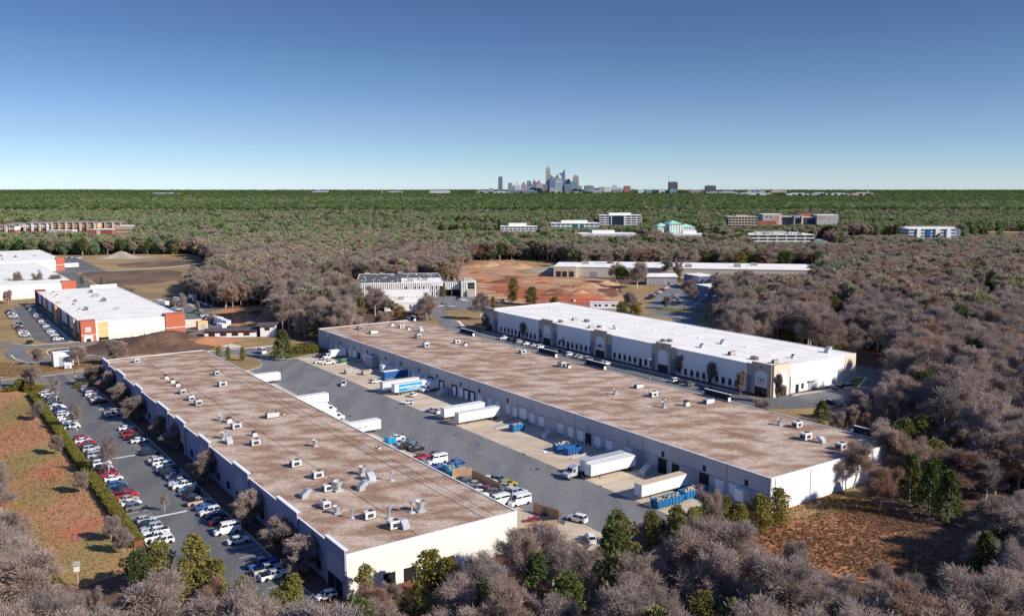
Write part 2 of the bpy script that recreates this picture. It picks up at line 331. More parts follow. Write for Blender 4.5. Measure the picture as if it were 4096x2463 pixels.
# roads behind the front warehouse
sheet('road', ribbon(smooth(gpoly(5, [(-160, 1262), (120, 1290), (400, 1287), (700, 1268), (1000, 1248), (1200, 1222), (1450, 1190), (1700, 1185)])), 8), 'asphalt_old', 0.0)
sheet('road', ribbon(smooth(gpoly(5, [(170, 1296), (118, 1340), (170, 1383), (300, 1402), (480, 1397), (700, 1386), (860, 1368)])), 8.5), 'asphalt_old', 0.006)
RB = [W(a, b) for a, b in ((-6, 386), (20, 385), (45, 382), (62, 384), (80, 396), (100, 401), (122, 397), (142, 396))]
sheet('road', ribbon(smooth(RB), 10), 'asphalt_old', 0.012)
sheet('pavement', ribbon(smooth([W(a, b) for a, b in ((-6, 393), (20, 392.5), (45, 389.5), (60, 392))]), 2.0), 'concrete_walk', 0.02)
sheet('pavement', ribbon(smooth([W(a, b) for a, b in ((84, 404), (102, 408), (124, 404), (146, 403))]), 3.0), 'wall_peach', 0.02)
sheet('path', ribbon(smooth(gpoly(5, [(1580, 1225), (1720, 1255), (1900, 1305)])), 7), 'wall_beige', 0.0)
kerb(smooth(gpoly(5, [(370, 1342), (420, 1368), (620, 1372), (870, 1352)])), w=.7)
kerb(smooth(gpoly(5, [(88, 1362), (130, 1400), (230, 1422), (420, 1422)])), w=.7)
kerb(smooth(gpoly(5, [(120, 1275), (250, 1283), (500, 1268), (640, 1258)])), w=.7)
sheet('mulch_island', smooth(gpoly(5, [(372, 1338), (420, 1318), (640, 1300), (880, 1285), (1000, 1290), (900, 1350), (620, 1369), (430, 1365), (372, 1338)]), 4)[:-1], 'mulch', -0.02)
kerb(smooth(gpoly(5, [(900, 1285), (640, 1300), (420, 1318), (372, 1340)])), w=.7)
# a bank of dark mulch behind the warehouse
def mound(name, cx, cy, rx, ry, h, mat, rot=0.0, seed=1, n=26, kind='structure', z0=-0.3):
    rr = random.Random(seed); b = MB(); vs = []; fs = []
    ph = [rr.uniform(0, 6.3) for _ in range(6)]
    for i in range(n + 1):
        for j in range(n + 1):
            u = -1 + 2 * i / n; v = -1 + 2 * j / n; d = math.hypot(u, v)
            k = max(0.0, 1 - d * (1 + 0.12 * math.sin(3 * math.atan2(v, u) + ph[0]) + 0.08 * math.sin(5 * math.atan2(v, u) + ph[1])))
            z = h * (k * k * (3 - 2 * k)) * (1 + 0.25 * math.sin(6 * u + ph[2]) * math.sin(5 * v + ph[3])) + (rr.uniform(-0.06, 0.06) * h if k > 0.02 else 0)
            x = u * rx; y = v * ry; vs.append((x * math.cos(rot) - y * math.sin(rot), x * math.sin(rot) + y * math.cos(rot), z0 + z))
    for i in range(n):
        for j in range(n): fs.append((i*(n+1)+j, (i+1)*(n+1)+j, (i+1)*(n+1)+j+1, i*(n+1)+j+1))
    b.add(vs, fs); o = b.build(name, M[mat], loc=(cx, cy, 0)); o['kind'] = kind
    for p in o.data.polygons: p.use_smooth = True
    clear([(cx-rx*.8, cy-ry*.8), (cx+rx*.8, cy-ry*.8), (cx+rx*.8, cy+ry*.8), (cx-rx*.8, cy+ry*.8)]); return o
mx_, my_ = W(98, 437); mound('earth_bank', mx_, my_, 34, 27, 6.6, 'mulch', A, 3)
mx_, my_ = W(120, 428); mound('earth_bank', mx_, my_, 20, 13, 3.4, 'dirt', A, 5)
clear([W(26, 150), W(162, 150), W(162, 470), W(26, 470)])
# parking west of the front warehouse
absheet('parking_lot', (39.4, 58.6, 146, 372), 'asphalt', 0.0)
absheet('planting_strip', (58.8, 63.2, 146, 366), 'mulch', 0.03)
absheet('driveway', (46, 52.5, 366, 388), 'asphalt', 0.02)
kerb([W(58.7, b) for b in (146, 256, 366)])
kerb([W(39.2, b) for b in (170, 256, 356)])
lot1 = bpy.data.objects['parking_lot']
lm = MB().box(-2.6, 2.6, -0.06, 0.06, 0, 0.003).mesh('parking_line', M['paint_line'])
ROWP = 2.75
for k in range(60):
    b = 356 - ROWP * (k - 0.5)
    x, y = W(42.0, b); put(lm, 'parking_line', lot1, (x, y, 0.008), A)
for k in range(74):
    b = 352.5 - ROWP * (k - 0.5)
    x, y = W(55.6, b); put(lm, 'parking_line', lot1, (x, y, 0.008), A)
for b, a0, a1 in ((258.5, 45.4, 51.6), (205.8, 43.4, 51.6)):
    o = MB().box(a0, a1, b - 0.4, b + 0.4, 0.009, 0.013).build('stop_line', M['paint_line'], lot1, rz=A)
for b in (319.5, 262.0, 259.2, 196.5):
    m_ = MB(); [m_.box(53.2, 57.2, b - 1.0 + i * 0.7, b - 0.8 + i * 0.7, 0.016, 0.02) for i in range(4)]; m_.build('hatched_bay', M['paint_line'], lot1, rz=A)
    MB().box(53.0, 54.2, b - 2.2, b - 1.4, 0.018, 0.022).build('disabled_bay_sign', M['paint_blue'], lot1, rz=A)
# the truck yard between the two brown-roofed warehouses
sheet('yard', [W(a, b) for a, b in ((100.5, 140), (162, 136), (162, 372), (144, 370), (134.5, 380), (134.5, 403), (116, 405), (118, 380), (124, 366), (123, 361), (116, 356), (100.5, 356))], 'asphalt_old', 0.024)
absheet('concrete_apron', (101.5, 116.2, 150, 354), 'concrete_apron', 0.036)
absheet('concrete_apron', (141.7, 161.6, 133, 367), 'concrete_apron', 0.036)
absheet('concrete_apron', (101.5, 122, 128, 150), 'concrete_apron', 0.03)
yard = bpy.data.objects['yard']
for n_, pts in ((2, [(1068, 492), (1120, 488), (1225, 530), (1180, 548)]), (2, [(1250, 566), (1300, 558), (1420, 600), (1370, 612)]), (2, [(760, 320), (860, 318), (900, 336), (800, 340)]),
                (2, [(330, 205), (470, 200), (560, 245), (400, 250)]), (3, [(700, 690), (760, 720), (830, 760), (780, 770)]), (2, [(300, 130), (420, 150), (400, 165), (290, 148)])):
    sheet('asphalt_patch', gpoly(n_, pts), 'asphalt_patch', 0.028, parent=yard, cl=False)
for n_, x, y in ((3, 208, 664), (2, 815, 325), (2, 1150, 472), (2, 1040, 330)):
    x, y = G(n_, x, y); MB().box(-.6, .6, -.45, .45, 0, .006).build('drain_cover', M['black'], yard, loc=(x, y, 0.03), rz=A)
rs = random.Random(31)
for i in range(70):                          # oil stains and worn spots
    a_, b_ = (rs.uniform(104, 158), rs.uniform(142, 366)) if i < 46 else (rs.uniform(41, 57), rs.uniform(150, 355)); q = rs.uniform(.25, 1.1)
    x, y = W(a_, b_); n_ = 9; sheet('oil_stain', [(x + math.cos(k * .698) * q * rs.uniform(.5, 1.1) * (.7 if a_ > 60 else .5), y + math.sin(k * .698) * q * rs.uniform(.5, 1.6)) for k in range(n_)], 'roof_dark', .041 if a_ > 60 else .012, parent=yard if a_ > 60 else lot1, cl=False)
# apron joints
for k in range(34):
    b = 367 - 7 * k
    if b > 135: MB().box(141.8, 161.4, b - 0.05, b + 0.05, 0.0, 0.003).build('slab_joint', M['roof_seam'], bpy.data.objects['concrete_apron.001'], rz=A, loc=(0, 0, 0.037))
# islands at the yard entrance
def island(poly, mat='grass_green', name='planted_island', kz=0.03):
    poly = smooth(poly + [poly[0]], 5)[:-1]
    sheet(name, poly, mat, kz + 0.11); kerb(poly + [poly[0]], z=kz)
island(gpoly(6, [(150, 1345), (155, 1372), (210, 1395), (300, 1396), (370, 1386), (560, 1340), (420, 1290), (250, 1290)]))
island(gpoly(6, [(-160, 1360), (-20, 1372), (60, 1400), (92, 1438), (60, 1466), (-60, 1490), (-180, 1420)]), 'lawn_tan')
# parking and roads round the white-roofed warehouse on the right
absheet('verge', (209, 250, 176, 430), 'lawn_tan', -0.04)
absheet('parking_lot', (219, 248.2, 196, 390), 'asphalt', 0.0)
absheet('pavement', (248.2, 250.4, 208, 384), 'concrete_walk', 0.05)
absheet('planting_strip', (250.4, 253.6, 204, 386), 'mulch', 0.07)
sheet('parking_lot', gpoly(4, [(-120, 330), (190, 328), (470, 316), (640, 280), (760, 250), (740, 130), (700, 95), (590, 78), (590, 150), (640, 155), (605, 210), (570, 205), (240, 250), (120, 250), (0, 300)]), 'asphalt', 0.008)
sheet('road', ribbon(smooth([W(a, b) for a, b in ((322, 190), (324, 215), (320, 260), (316, 330), (318, 400))]), 11), 'asphalt_old', 0.004)
sheet('verge', [W(a, b) for a, b in ((303, 196), (318, 200), (312, 240), (312, 400), (303, 400))], 'lawn_tan', -0.03)
sheet('pavement', gpoly(4, [(240, 245), (236, 258), (570, 208), (580, 196)]), 'concrete_walk', 0.03, cl=False)
sheet('grass_corner', gpoly(4, [(590, 152), (650, 152), (600, 210), (545, 200)]), 'grass_green', 0.06, cl=False); kerb(gpoly(4, [(590, 152), (650, 152), (600, 212), (560, 206)]), z=0.01, w=.6)
sheet('verge', gpoly(4, [(120, 345), (330, 318), (470, 330), (620, 290), (690, 270), (680, 330), (520, 400), (440, 430), (250, 390)]), 'lawn_tan', -0.02, rough=(5, 1))
sheet('verge', gpoly(8, [(840, 1405), (900, 1420), (1080, 1470), (1160, 1480), (1120, 1380), (980, 1320), (700, 1290), (500, 1285), (600, 1320)]), 'clay_dark', -0.02, rough=(6, 1))
lot3 = bpy.data.objects['parking_lot.001']; lot3e = bpy.data.objects['parking_lot.002']
for k in range(62):
    x, y = W(244.4, 380 - 2.75 * k); put(lm, 'parking_line', lot3, (x, y, 0.010), A)
for k in range(20):
    x, y = W(263 + 2.75 * k, 193.2)
    if k < 10: put(lm, 'parking_line', lot3e, (x, y, 0.016), A + R(90))
# road from there to the striped building
sheet('road', ribbon(smooth([W(234, 384), W(242, 400), W(250, 420), W(262, 450), W(272, 466)]), 9), 'asphalt_old', 0.006)
sheet('pavement', ribbon(smooth([W(240.5, 384), W(248.5, 400), W(257, 420)]), 2.2), 'wall_beige', 0.03)
sheet('verge', gpoly(6, [(1440, 1010), (1840, 990), (1900, 1080), (1900, 1180), (1700, 1100), (1480, 1120)]), 'lawn_tan', -0.05, rough=(7, 1))
sheet('parking_lot', gpoly(6, [(1470, 893), (1800, 876), (1850, 930), (1850, 1000), (1480, 990)]), 'asphalt_old', 0.0)
# the building site of red clay
sheet('building_site', gpoly(7, [(-330, 640), (-150, 605), (120, 600), (300, 598), (530, 628), (640, 742), (880, 760), (960, 860), (990, 940), (930, 1010), (760, 1010), (520, 960), (200, 960), (0, 940), (-180, 900), (-330, 780)]), 'clay', -0.06, rough=(10, 2))
for pts, m_ in (([(-110, 820), (60, 800), (300, 830), (420, 880), (700, 905), (960, 925), (940, 985), (780, 990), (520, 950), (200, 930), (0, 880)], 'clay_red'),
                ([(120, 604), (300, 600), (500, 628), (420, 700), (240, 712), (150, 690), (60, 640)], 'lawn_tan'), ([(760, 790), (930, 800), (960, 880), (900, 900), (780, 850)], 'clay_dark')):
    sheet('building_site', gpoly(7, pts), m_, -0.03, cl=False, rough=(8, 2.5))
for n_, x, y, rx, ry, h, m_, s_ in ((7, 120, 665, 26, 16, 5, 'clay', 11), (7, -110, 650, 30, 18, 6, 'clay', 12), (7, 430, 690, 28, 14, 4.5, 'spoil', 13), (7, 690, 820, 24, 12, 3.4, 'clay', 14), (7, 440, 850, 10, 6, 2.2, 'clay_dark', 15),
                                (7, 650, 905, 22, 8, 2.4, 'clay_red', 16), (7, 20, 780, 22, 9, 2.0, 'clay_dark', 17), (5, 985, 585, 26, 13, 6.0, 'spoil', 18), (5, 1110, 582, 22, 9, 1.6, 'spoil', 19), (7, 850, 800, 16, 9, 3, 'clay', 20)):
    x, y = G(n_, x, y); mound('earth_heap', x, y, rx, ry, h, m_, 0.2, s_)
rq = random.Random(8)
for i in range(34):
    x, y = G(7, rq.uniform(-250, 900), rq.uniform(640, 930)); r_ = rq.uniform(4, 11)
    mound('earth_heap', x, y, r_ * rq.uniform(1, 2.2), r_ * .6, rq.uniform(.8, 2.6), rq.choice(('clay', 'clay_red', 'clay_dark', 'clay')), rq.uniform(-.4, .4), 200 + i, n=12)
for k in range(5):
    y0_ = 720 + 45 * k; sheet('track', ribbon(smooth([G(7, x, y0_ + 18 * math.sin(x / 130 + k)) for x in range(-250, 880 - 40 * k, 110)]), 1.6), 'clay_dark', -0.02 + .001 * k, cl=False)
# car parks and lane to the right of the site
sheet('verge', gpoly(7, [(960, 800), (1240, 800), (1480, 780), (1760, 940), (1760, 1140), (1500, 1150), (1080, 1090), (1000, 980)]), 'lawn_tan', -0.07, rough=(8, 1))
sheet('car_park', gpoly(7, [(1160, 985), (1235, 925), (1290, 820), (1440, 800), (1480, 860), (1680, 930), (1640, 1005), (1270, 1000)]), 'asphalt_old', 0.0)
sheet('road', gpoly(7, [(1050, 1045), (1270, 1030), (1160, 985), (1270, 995), (1640, 1030), (1560, 1060), (1610, 1095), (1560, 1130), (1390, 1105), (1340, 1065), (1080, 1065)]), 'asphalt_old', 0.008)
island(gpoly(7, [(1245, 1000), (1300, 985), (1700, 1010), (1690, 1028), (1270, 1012)]), 'grass_green', kz=0.012)
island(gpoly(7, [(1110, 1052), (1320, 1056), (1380, 1085), (1330, 1098), (1120, 1070)]), 'lawn_tan', kz=0.012)
# west estate: car parks of the long white-roofed buildings
sheet('parking_lot', gpoly(5, [(95, 978), (300, 955), (330, 985), (625, 1252), (395, 1266), (272, 1236), (190, 1115), (150, 1060)]), 'asphalt', 0.002)
for pts in ([(34, 1010), (112, 1000), (150, 1075), (75, 1078)], [(92, 1108), (175, 1098), (250, 1215), (175, 1225)]): sheet('parking_bay', gpoly(5, pts), 'asphalt', 0.008)
sheet('pavement', [W(67.4, 470), W(69.2, 470), W(69.6, 630), W(67.8, 630)], 'concrete_walk', 0.02)
kerb(gpoly(5, [(95, 978), (150, 1060)])); kerb(gpoly(5, [(150, 1072), (190, 1116)])); kerb(smooth(gpoly(5, [(75, 1232), (200, 1240), (272, 1236)])))
sheet('parking_lot', [W(a, b) for a, b in ((117, 462), (146, 470), (143, 500), (152, 538), (163, 541), (160, 610), (128, 606), (120, 600))], 'asphalt', 0.0)
sheet('pavement', gpoly(5, [(1475, 938), (1510, 938), (1640, 1010), (1590, 1012)]), 'concrete_walk', 0.01)
sheet('driveway', gpoly(5, [(430, 700), (610, 702), (780, 820), (560, 830), (400, 760)]), 'asphalt', 0.0)
sheet('driveway', gpoly(5, [(505, 585), (650, 598), (850, 688), (600, 696), (500, 690)]), 'asphalt', 0.0)
sheet('driveway', gpoly(5, [(410, 694), (850, 680), (860, 692), (430, 705)]), 'asphalt_old', 0.01)
# clearing in front of the centre warehouse and dirt below the front walls
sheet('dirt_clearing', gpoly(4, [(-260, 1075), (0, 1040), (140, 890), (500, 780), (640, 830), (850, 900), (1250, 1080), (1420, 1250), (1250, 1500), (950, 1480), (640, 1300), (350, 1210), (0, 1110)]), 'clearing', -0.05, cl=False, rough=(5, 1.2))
clear(gpoly(4, [(-260, 1075), (0, 1040), (140, 890), (500, 780), (640, 830), (850, 900), (1090, 1060), (1120, 1200), (960, 1330), (640, 1270), (350, 1190), (0, 1110)]))
sheet('grass_slope', [W(a, b) for a, b in ((162, 126), (215, 126), (214, 119), (166, 118))], 'lawn_tan', -0.03, rough=(4, .6))
sheet('dirt_strip', [W(a, b) for a, b in ((60, 146), (104, 146), (104, 134), (58, 136))], 'clay_dark', -0.03, rough=(4, .8))
# far meadows
sheet('meadow', gpoly(8, [(700, 332), (1150, 345), (1270, 350), (1250, 375), (900, 362), (780, 352)]), 'grass_green', -0.05, rough=(20, 4))
sheet('meadow', gpoly(8, [(1650, 372), (2300, 385), (2300, 420), (1900, 416), (1650, 400)]), 'grass_green', -0.05, rough=(20, 4))
sheet('meadow', gpoly(8, [(1700, 366), (2300, 376), (2300, 384), (1700, 376)]), 'clay', -0.03, rough=(20, 3))
sheet('meadow', gpoly(6, [(1470, 352), (1700, 330), (1960, 338), (1990, 380), (1700, 372), (1560, 372)]), 'lawn_tan', -0.05, rough=(20, 4))
sheet('car_park', gpoly(8, [(520, 425), (760, 440), (880, 450), (860, 480), (560, 480), (500, 460)]), 'asphalt_old', -0.02)
# ================================================================ BUILDINGS
def text_mesh(s, size, mat, shear=0.0, ext=0.01, bold=0.0):
    cu = bpy.data.curves.new('lettering', 'FONT'); cu.body = s; cu.size = size; cu.shear = shear; cu.extrude = ext; cu.offset = bold
    cu.align_x = 'CENTER'; cu.align_y = 'CENTER'; cu.resolution_u = 3
    o = bpy.data.objects.new('lettering', cu); COL.objects.link(o)
    dg = bpy.context.evaluated_depsgraph_get(); me = bpy.data.meshes.new_from_object(o.evaluated_get(dg))
    bpy.data.objects.remove(o); me.materials.clear(); me.materials.append(M[mat]); return me
def put_text(me, parent, loc, rz, name='lettering'):      # upright, readable from the side whose outward normal is (sin rz, -cos rz)
    o = put(me, name, parent, loc); o.rotation_euler = (R(90), 0, rz); return o
class Bld:
    """a building: an Empty at its base; shapes are given in estate metres (a across, b along) and made children"""
    def __init__(s, name, label, cat, a, b, group=None, world=None, rz=None):
        if world is None: x, y = W(a, b); s.rz = A; s.off = (a, b, 0)
        else: x, y = world; s.rz = rz; s.off = (0, 0, 0)
        s.o = thing(name, label, cat, (x, y, 0), s.rz, group)
    def mb(s, name, mat, f, parent=None, fix=False):
        b = MB(); f(b); return b.build(name, M[mat] if isinstance(mat, str) else [M[m] for m in mat], parent or s.o, s.off, fix)
    def box(s, name, mat, x0, x1, y0, y1, z0, z1, parent=None): return s.mb(name, mat, lambda b: b.box(x0, x1, y0, y1, z0, z1), parent)
    def at(s, me, name, a, b, z, rz=0.0, sc=None, mats=None, parent=None): return put(me, name, parent or s.o, (a - s.off[0], b - s.off[1], z), rz, sc, mats)
def foot(a0, a1, b0, b1, m=3): clear([W(a0 - m, b0 - m), W(a1 + m, b0 - m), W(a1 + m, b1 + m), W(a0 - m, b1 + m)])
_pm = {}
def panel_mesh(w, h, mat, t=0.25, ax='b'):
    k = (round(w, 3), round(h, 3), mat, t, ax)
    if k not in _pm:
        b = MB()
        if ax == 'b': b.box(-t / 2, t / 2, -w / 2 + 0.02, w / 2 - 0.02, 0, h)
        else: b.box(-w / 2 + 0.02, w / 2 - 0.02, -t / 2, t / 2, 0, h)
        _pm[k] = b.mesh('wall_panel', M[mat])
    return _pm[k]
def panels_b(B, a, b0, b1, n, h, mat, side):               # tilt-up panels in the plane a = const; side -1: they face -a
    w = (b1 - b0) / n
    for i in range(n): B.at(panel_mesh(w, h, mat), 'wall_panel', a + side * 0.07, b0 + (i + .5) * w, 0)
def panels_a(B, b, a0, a1, n, h, mat, side):
    w = (a1 - a0) / n
    for i in range(n): B.at(panel_mesh(w, h, mat, ax='a'), 'wall_panel', a0 + (i + .5) * w, b + side * 0.07, 0)
# --- rooftop plant, shared meshes
def U(name, mats, f): b = MB(); f(b); return b.mesh(name, [M[m] for m in mats])
def _ac(b):
    b.box(-1.0, 1.0, -.75, .75, 0, .12, 1); b.box(-.92, .92, -.68, .68, .12, 1.15); b.frus(0, 0, 1.15, 1.25, 1.9, 1.42, 1.7, 1.2)
    b.tube((.35, 0, 1.24), (.35, 0, 1.34), .42, .42, 10, 1); b.box(-.94, -.9, -.5, .5, .3, .9, 1); b.box(-.5, .5, -.71, -.67, .35, .95, 1)
def _acbig(b):
    b.box(-1.9, 1.9, -1.0, 1.0, 0, .2, 1); b.box(-1.8, .6, -.9, .9, .2, 1.6); b.box(.63, 1.8, -.9, .9, .2, 1.45)
    for x in (-1.2, -.1, 1.2): b.tube((x, 0, 1.55), (x, 0, 1.68), .45, .45, 10, 1)
    b.box(-1.83, -1.78, -.7, .7, .4, 1.4, 1)
def _pipe(b): b.box(-.55, .55, -.55, .55, 0, .25); b.tube((0, 0, .25), (0, 0, .6), .32, .36, 12); b.tube((0, 0, .6), (0, 0, 1.35), .42, .62, 12, 0, False); b.tube((0, 0, .62), (0, 0, .66), .4, .42, 12, 1)
def _hood(b): b.box(-.5, .5, -.6, .6, 0, .25); b.prism_y([(-.45, .25), (.45, .25), (1.3, 1.25), (1.3, 1.4), (.5, 1.4), (-.4, .7)], -.6, .6); b.box(1.28, 1.32, -.5, .5, 1.27, 1.38, 1)
def _cone(b): b.tube((0, 0, 0), (0, 0, .22), .6, .35, 10); b.tube((0, 0, .22), (0, 0, 1.0), .12, .12, 8); b.tube((0, 0, 1.0), (0, 0, 1.75), .1, .4, 10)
def _turb(b): b.box(-.5, .5, -.5, .5, 0, .2); b.frus(0, 0, .2, .75, .9, .9, .55, .55); b.tube((0, 0, .75), (0, 0, .95), .5, .5, 10, 1)
UN = {'ac': ('air_conditioner', U('air_conditioner', ('unit_white', 'dark_metal'), _ac)), 'AC': ('air_handler', U('air_handler', ('unit_white', 'dark_metal'), _acbig)),
      'p': ('exhaust_stack', U('exhaust_stack', ('galv', 'black'), _pipe)), 'h': ('vent_hood', U('vent_hood', ('galv', 'black'), _hood)),
      'c': ('flue', U('flue', ('galv',), _cone)), 't': ('roof_vent', U('roof_vent', ('unit_white', 'dark_metal'), _turb)),
      'AT': ('air_handler', U('air_handler', ('unit_tan', 'dark_metal'), _acbig)), 'sk': ('skylight', U('skylight', ('coping',), lambda b: (b.box(-.6, .6, -1.2, 1.2, 0, .15), b.frus(0, 0, .15, .3, 1.1, 2.3, .7, 1.9))))}
def plant(B, z, items):
    rr = random.Random(5); rf = next((c for c in B.o.children if c.name.startswith('roof') and not c.name.startswith('roof_')), None)
    for it in items:
        k, n_, x, y = it[:4]; sc = it[4] if len(it) > 4 else 1.25
        a, b = GA(n_, x, y, z); nm, me = UN[k]
        B.at(me, nm, a, b, z - 0.01, rr.choice((0, 0, R(90))) if k not in 'pc' else 0, sc, parent=rf)
# ------------------------------------------------ front warehouse, brown gravel roof
a0, a1, b0, b1, RZ = 63.4, 101.8, 143.6, 365.5, 8.3
foot(a0, a1, b0, b1, 2)
B = Bld('warehouse', 'long cream warehouse with brown gravel roof nearest the camera, stepped parapets along the car park', 'warehouse', (a0+a1)/2, (b0+b1)/2)
B.box('wall', 'wall_cream', a0 + .1, a1 - .1, b0 + .1, b1 - .1, 0, RZ - .35)
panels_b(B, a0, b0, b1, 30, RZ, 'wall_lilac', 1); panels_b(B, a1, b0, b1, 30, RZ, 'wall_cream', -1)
panels_a(B, b0, a0 + .2, a1 - .2, 5, RZ, 'wall_cream', 1); panels_a(B, b1, a0 + .2, a1 - .2, 5, RZ, 'wall_cream', -1)
roof = B.box('roof', 'gravel_roof', a0 + .22, a1 - .22, b0 + .22, b1 - .22, RZ - .3, RZ - .12)
def coping(B, a0, a1, b0, b1, z, mat='coping', w=.34):
    for r in ((a0 - .1, a0 - .1 + w, b0 - .1, b1 + .1), (a1 + .1 - w, a1 + .1, b0 - .1, b1 + .1), (a0 - .1 + w, a1 + .1 - w, b0 - .1, b0 - .1 + w), (a0 - .1 + w, a1 + .1 - w, b1 + .1 - w, b1 + .1)):
        B.box('coping', mat, *r, z, z + .07)
coping(B, a0, a1, b0, b1, RZ)
for (y0, y1) in ((352.5, 364.5), (326.6, 339.5), (300.5, 310), (267.4, 280.6), (249.5, 258.8), (226.2, 236), (195.8, 207), (165.8, 177.5), (142.9, 151.8)):
    c_ = (y0 + y1) / 2; w_ = y1 - y0
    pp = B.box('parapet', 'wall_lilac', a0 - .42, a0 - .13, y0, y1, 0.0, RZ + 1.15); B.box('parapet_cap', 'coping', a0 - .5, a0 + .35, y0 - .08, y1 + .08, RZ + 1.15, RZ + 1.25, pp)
    # rounded entrance bay below: white arch plate, sign roundel, glazed doors
    rr_ = min(4.0, w_ / 2 - .6); arch = [(c_ - rr_, 3.3)] + [(c_ - rr_ * math.cos(t * math.pi / 10), 4.6 + rr_ * .8 * math.sin(t * math.pi / 10)) for t in range(11)] + [(c_ + rr_, 3.3)]
    B.mb('arch_plate', 'wall_grey', lambda b: b.prism_x(arch, a0 - .52, a0 - .43), pp, fix=True)
    ed = B.box('entrance_door', 'glass', a0 - .50, a0 - .43, c_ - 3.2, c_ + 3.2, 0.1, 3.0)
    B.box('door_frame', 'wall_taupe', a0 - .55, a0 - .505, c_ - .06, c_ + .06, 0.1, 3.0, ed)
    if abs(c_ - 171.6) < 1: B.box('sign', 'black', a0 - .60, a0 - .53, c_ - 1.3, c_ + 1.3, 5.0, 6.4); B.box('sign_lettering', 'louver', a0 - .63, a0 - .605, c_ - .9, c_ + .9, 5.55, 5.85)
wm = MB().box(-.03, .03, -1.1, 1.1, 0, 1.9).mesh('window', M['glass'])
for i in range(27):
    b = 360 - 8.0 * i
    if b > 150: B.at(wm, 'window', a0 - .09, b - 4, 1.2)
for k in range(7): B.box('downspout', 'wall_taupe', a1 + .07, a1 + .2, 160 + 29.3 * k, 160.16 + 29.3 * k, 0, RZ - .5)
# seams and flashing lines on the roof
zt = RZ - .12
for aa, bb0, bb1, w_, m_ in ((76.6, 316, 362, .16, 'roof_seam'), (79.0, 145, 300, .12, 'roof_seam'), (79.4, 300, 362, .12, 'unit_tan'), (94.3, 144.5, 360, .14, 'roof_seam'), (95.9, 144.5, 320, .12, 'unit_tan'), (97.0, 144.5, 300, .12, 'roof_seam')):
    B.box('roof_seam', m_, aa - w_ / 2, aa + w_ / 2, bb0, bb1, zt - .02, zt + .035)
for bb, aa0, aa1 in ((178.5, 72, 79), (225, 71, 94), (268, 79, 95), (301.5, 70, 88), (205, 79.2, 84)): B.box('roof_seam', 'roof_seam', aa0, aa1, bb - .05, bb + .05, zt - .02, zt + .03)
plant(B, zt, [('ac',1,762,68),('t',1,930,160,1.5),('t',1,965,182,1.5),('t',1,993,202,1.5),('ac',1,1020,243),('ac',1,1068,280),('ac',1,1107,306,1.35),('ac',1,1210,138),('ac',1,1243,202,1.4),('p',1,1235,395),('t',1,1280,403,1.6),('ac',1,1320,438,1.35),
    ('p',1,1250,494,1.3),('h',1,1283,522),('AC',2,125,375,1.0),('t',2,25,478,1.4),('ac',2,30,530,1.3),('p',2,365,536,1.3),('ac',2,255,648,1.3),('ac',2,378,712,1.3),('ac',2,435,784,1.2),('p',2,492,784,1.7),('h',2,300,824,1.3),('p',2,628,694,1.5),('h',2,680,730,1.4),('h',2,618,780,1.4),
    ('c',2,790,728,1.3),('ac',2,420,878,1.2),('p',2,485,912,1.25),('c',2,570,936,1.1),('ac',2,665,938,1.25),('c',2,778,940,1.5),('c',2,903,906,1.5),('p',2,952,898,1.7),('ac',2,805,992,1.3),('h',2,868,996,1.2),('t',2,190,360,.6),('t',2,722,550,.7)])
fd = MB().box(-1.3, 1.3, -.04, .04, 0, 2.6).mesh('loading_door', M['black'])
for aa in (72.2, 76.6, 81.0, 85.2): B.at(fd, 'loading_door', aa, b0 - .10, 0.05)
# ------------------------------------------------ centre warehouse, brown roof, loading docks
a0, a1, b0, b1, RZ = 161.5, 210.6, 126.8, 389.5, 8.35
K = a0 / 163.0
foot(a0, a1, b0, b1, 2)
B = Bld('warehouse', 'long grey warehouse with brown gravel roof in the centre, loading docks facing the truck yard', 'warehouse', (a0+a1)/2, (b0+b1)/2)
B.box('wall', 'wall_grey', a0 + .1, a1 - .1, b0 + .1, b1 - .1, 0, RZ - .35)
panels_b(B, a0, b0, b1, 36, RZ, 'wall_grey', 1); panels_b(B, a1, b0, b1, 36, RZ, 'wall_grey', -1)
panels_a(B, b0, a0 + .2, a1 - .2, 6, RZ, 'wall_white', 1); panels_a(B, b1, a0 + .2, a1 - .2, 6, RZ, 'wall_white', -1)
B.box('roof', 'gravel_roof', a0 + .22, a1 - .22, b0 + .22, b1 - .22, RZ - .3, RZ - .12); zt = RZ - .12
coping(B, a0, a1, b0, b1, RZ)
for y0, y1 in ((384.4, 392.5), (330.2, 342), (270, 282), (241, 252.6), (182.2, 193), (127.0, 138.8)):
    y1 = min(y1, b1); pp = B.box('parapet', 'membrane_black', a1 + .14, a1 + .5, y0, y1, RZ - 1.5, RZ + 2.0); B.box('parapet_cap', 'coping', a1 + .05, a1 + .6, y0 - .05, y1 + .05, RZ + 2.0, RZ + 2.1, pp)
    for yy in (y0, y1): B.mb('parapet_return', 'coping', lambda b: b.box(a1 - .9, a1 + .12, yy - .12, yy + .12, RZ + .08, RZ + 1.2), pp)
dm = MB().box(-.05, .05, -1.3, 1.3, 0, 3.0).mesh('dock_door', M['door_white'])
dk = MB().box(-.05, .05, -1.35, 1.35, 0, 3.1).mesh('dock_door', M['black'])
sg = MB(); [sg.box(-.14, .14, y - .28, y + .28, 0, 3.6) for y in (-1.55, 1.55)]; sg.box(-.14, .14, -1.27, 1.27, 3.05, 3.6); sgm = sg.mesh('dock_seal', M['black'])
bmp = MB().box(-.18, 0, -.15, .15, 0, .5).mesh('dock_bumper', M['tyre'])
def door(b, me, z=.75, seal=False):
    b *= K; dd = B.at(me, 'dock_door', a0 - .02, b, z)
    if seal: put(sgm, 'dock_seal', dd, (-.08, 0, 0))
    for s in (-.9, .9): put(bmp, 'dock_bumper', dd, (-.03, s, .3 - z))
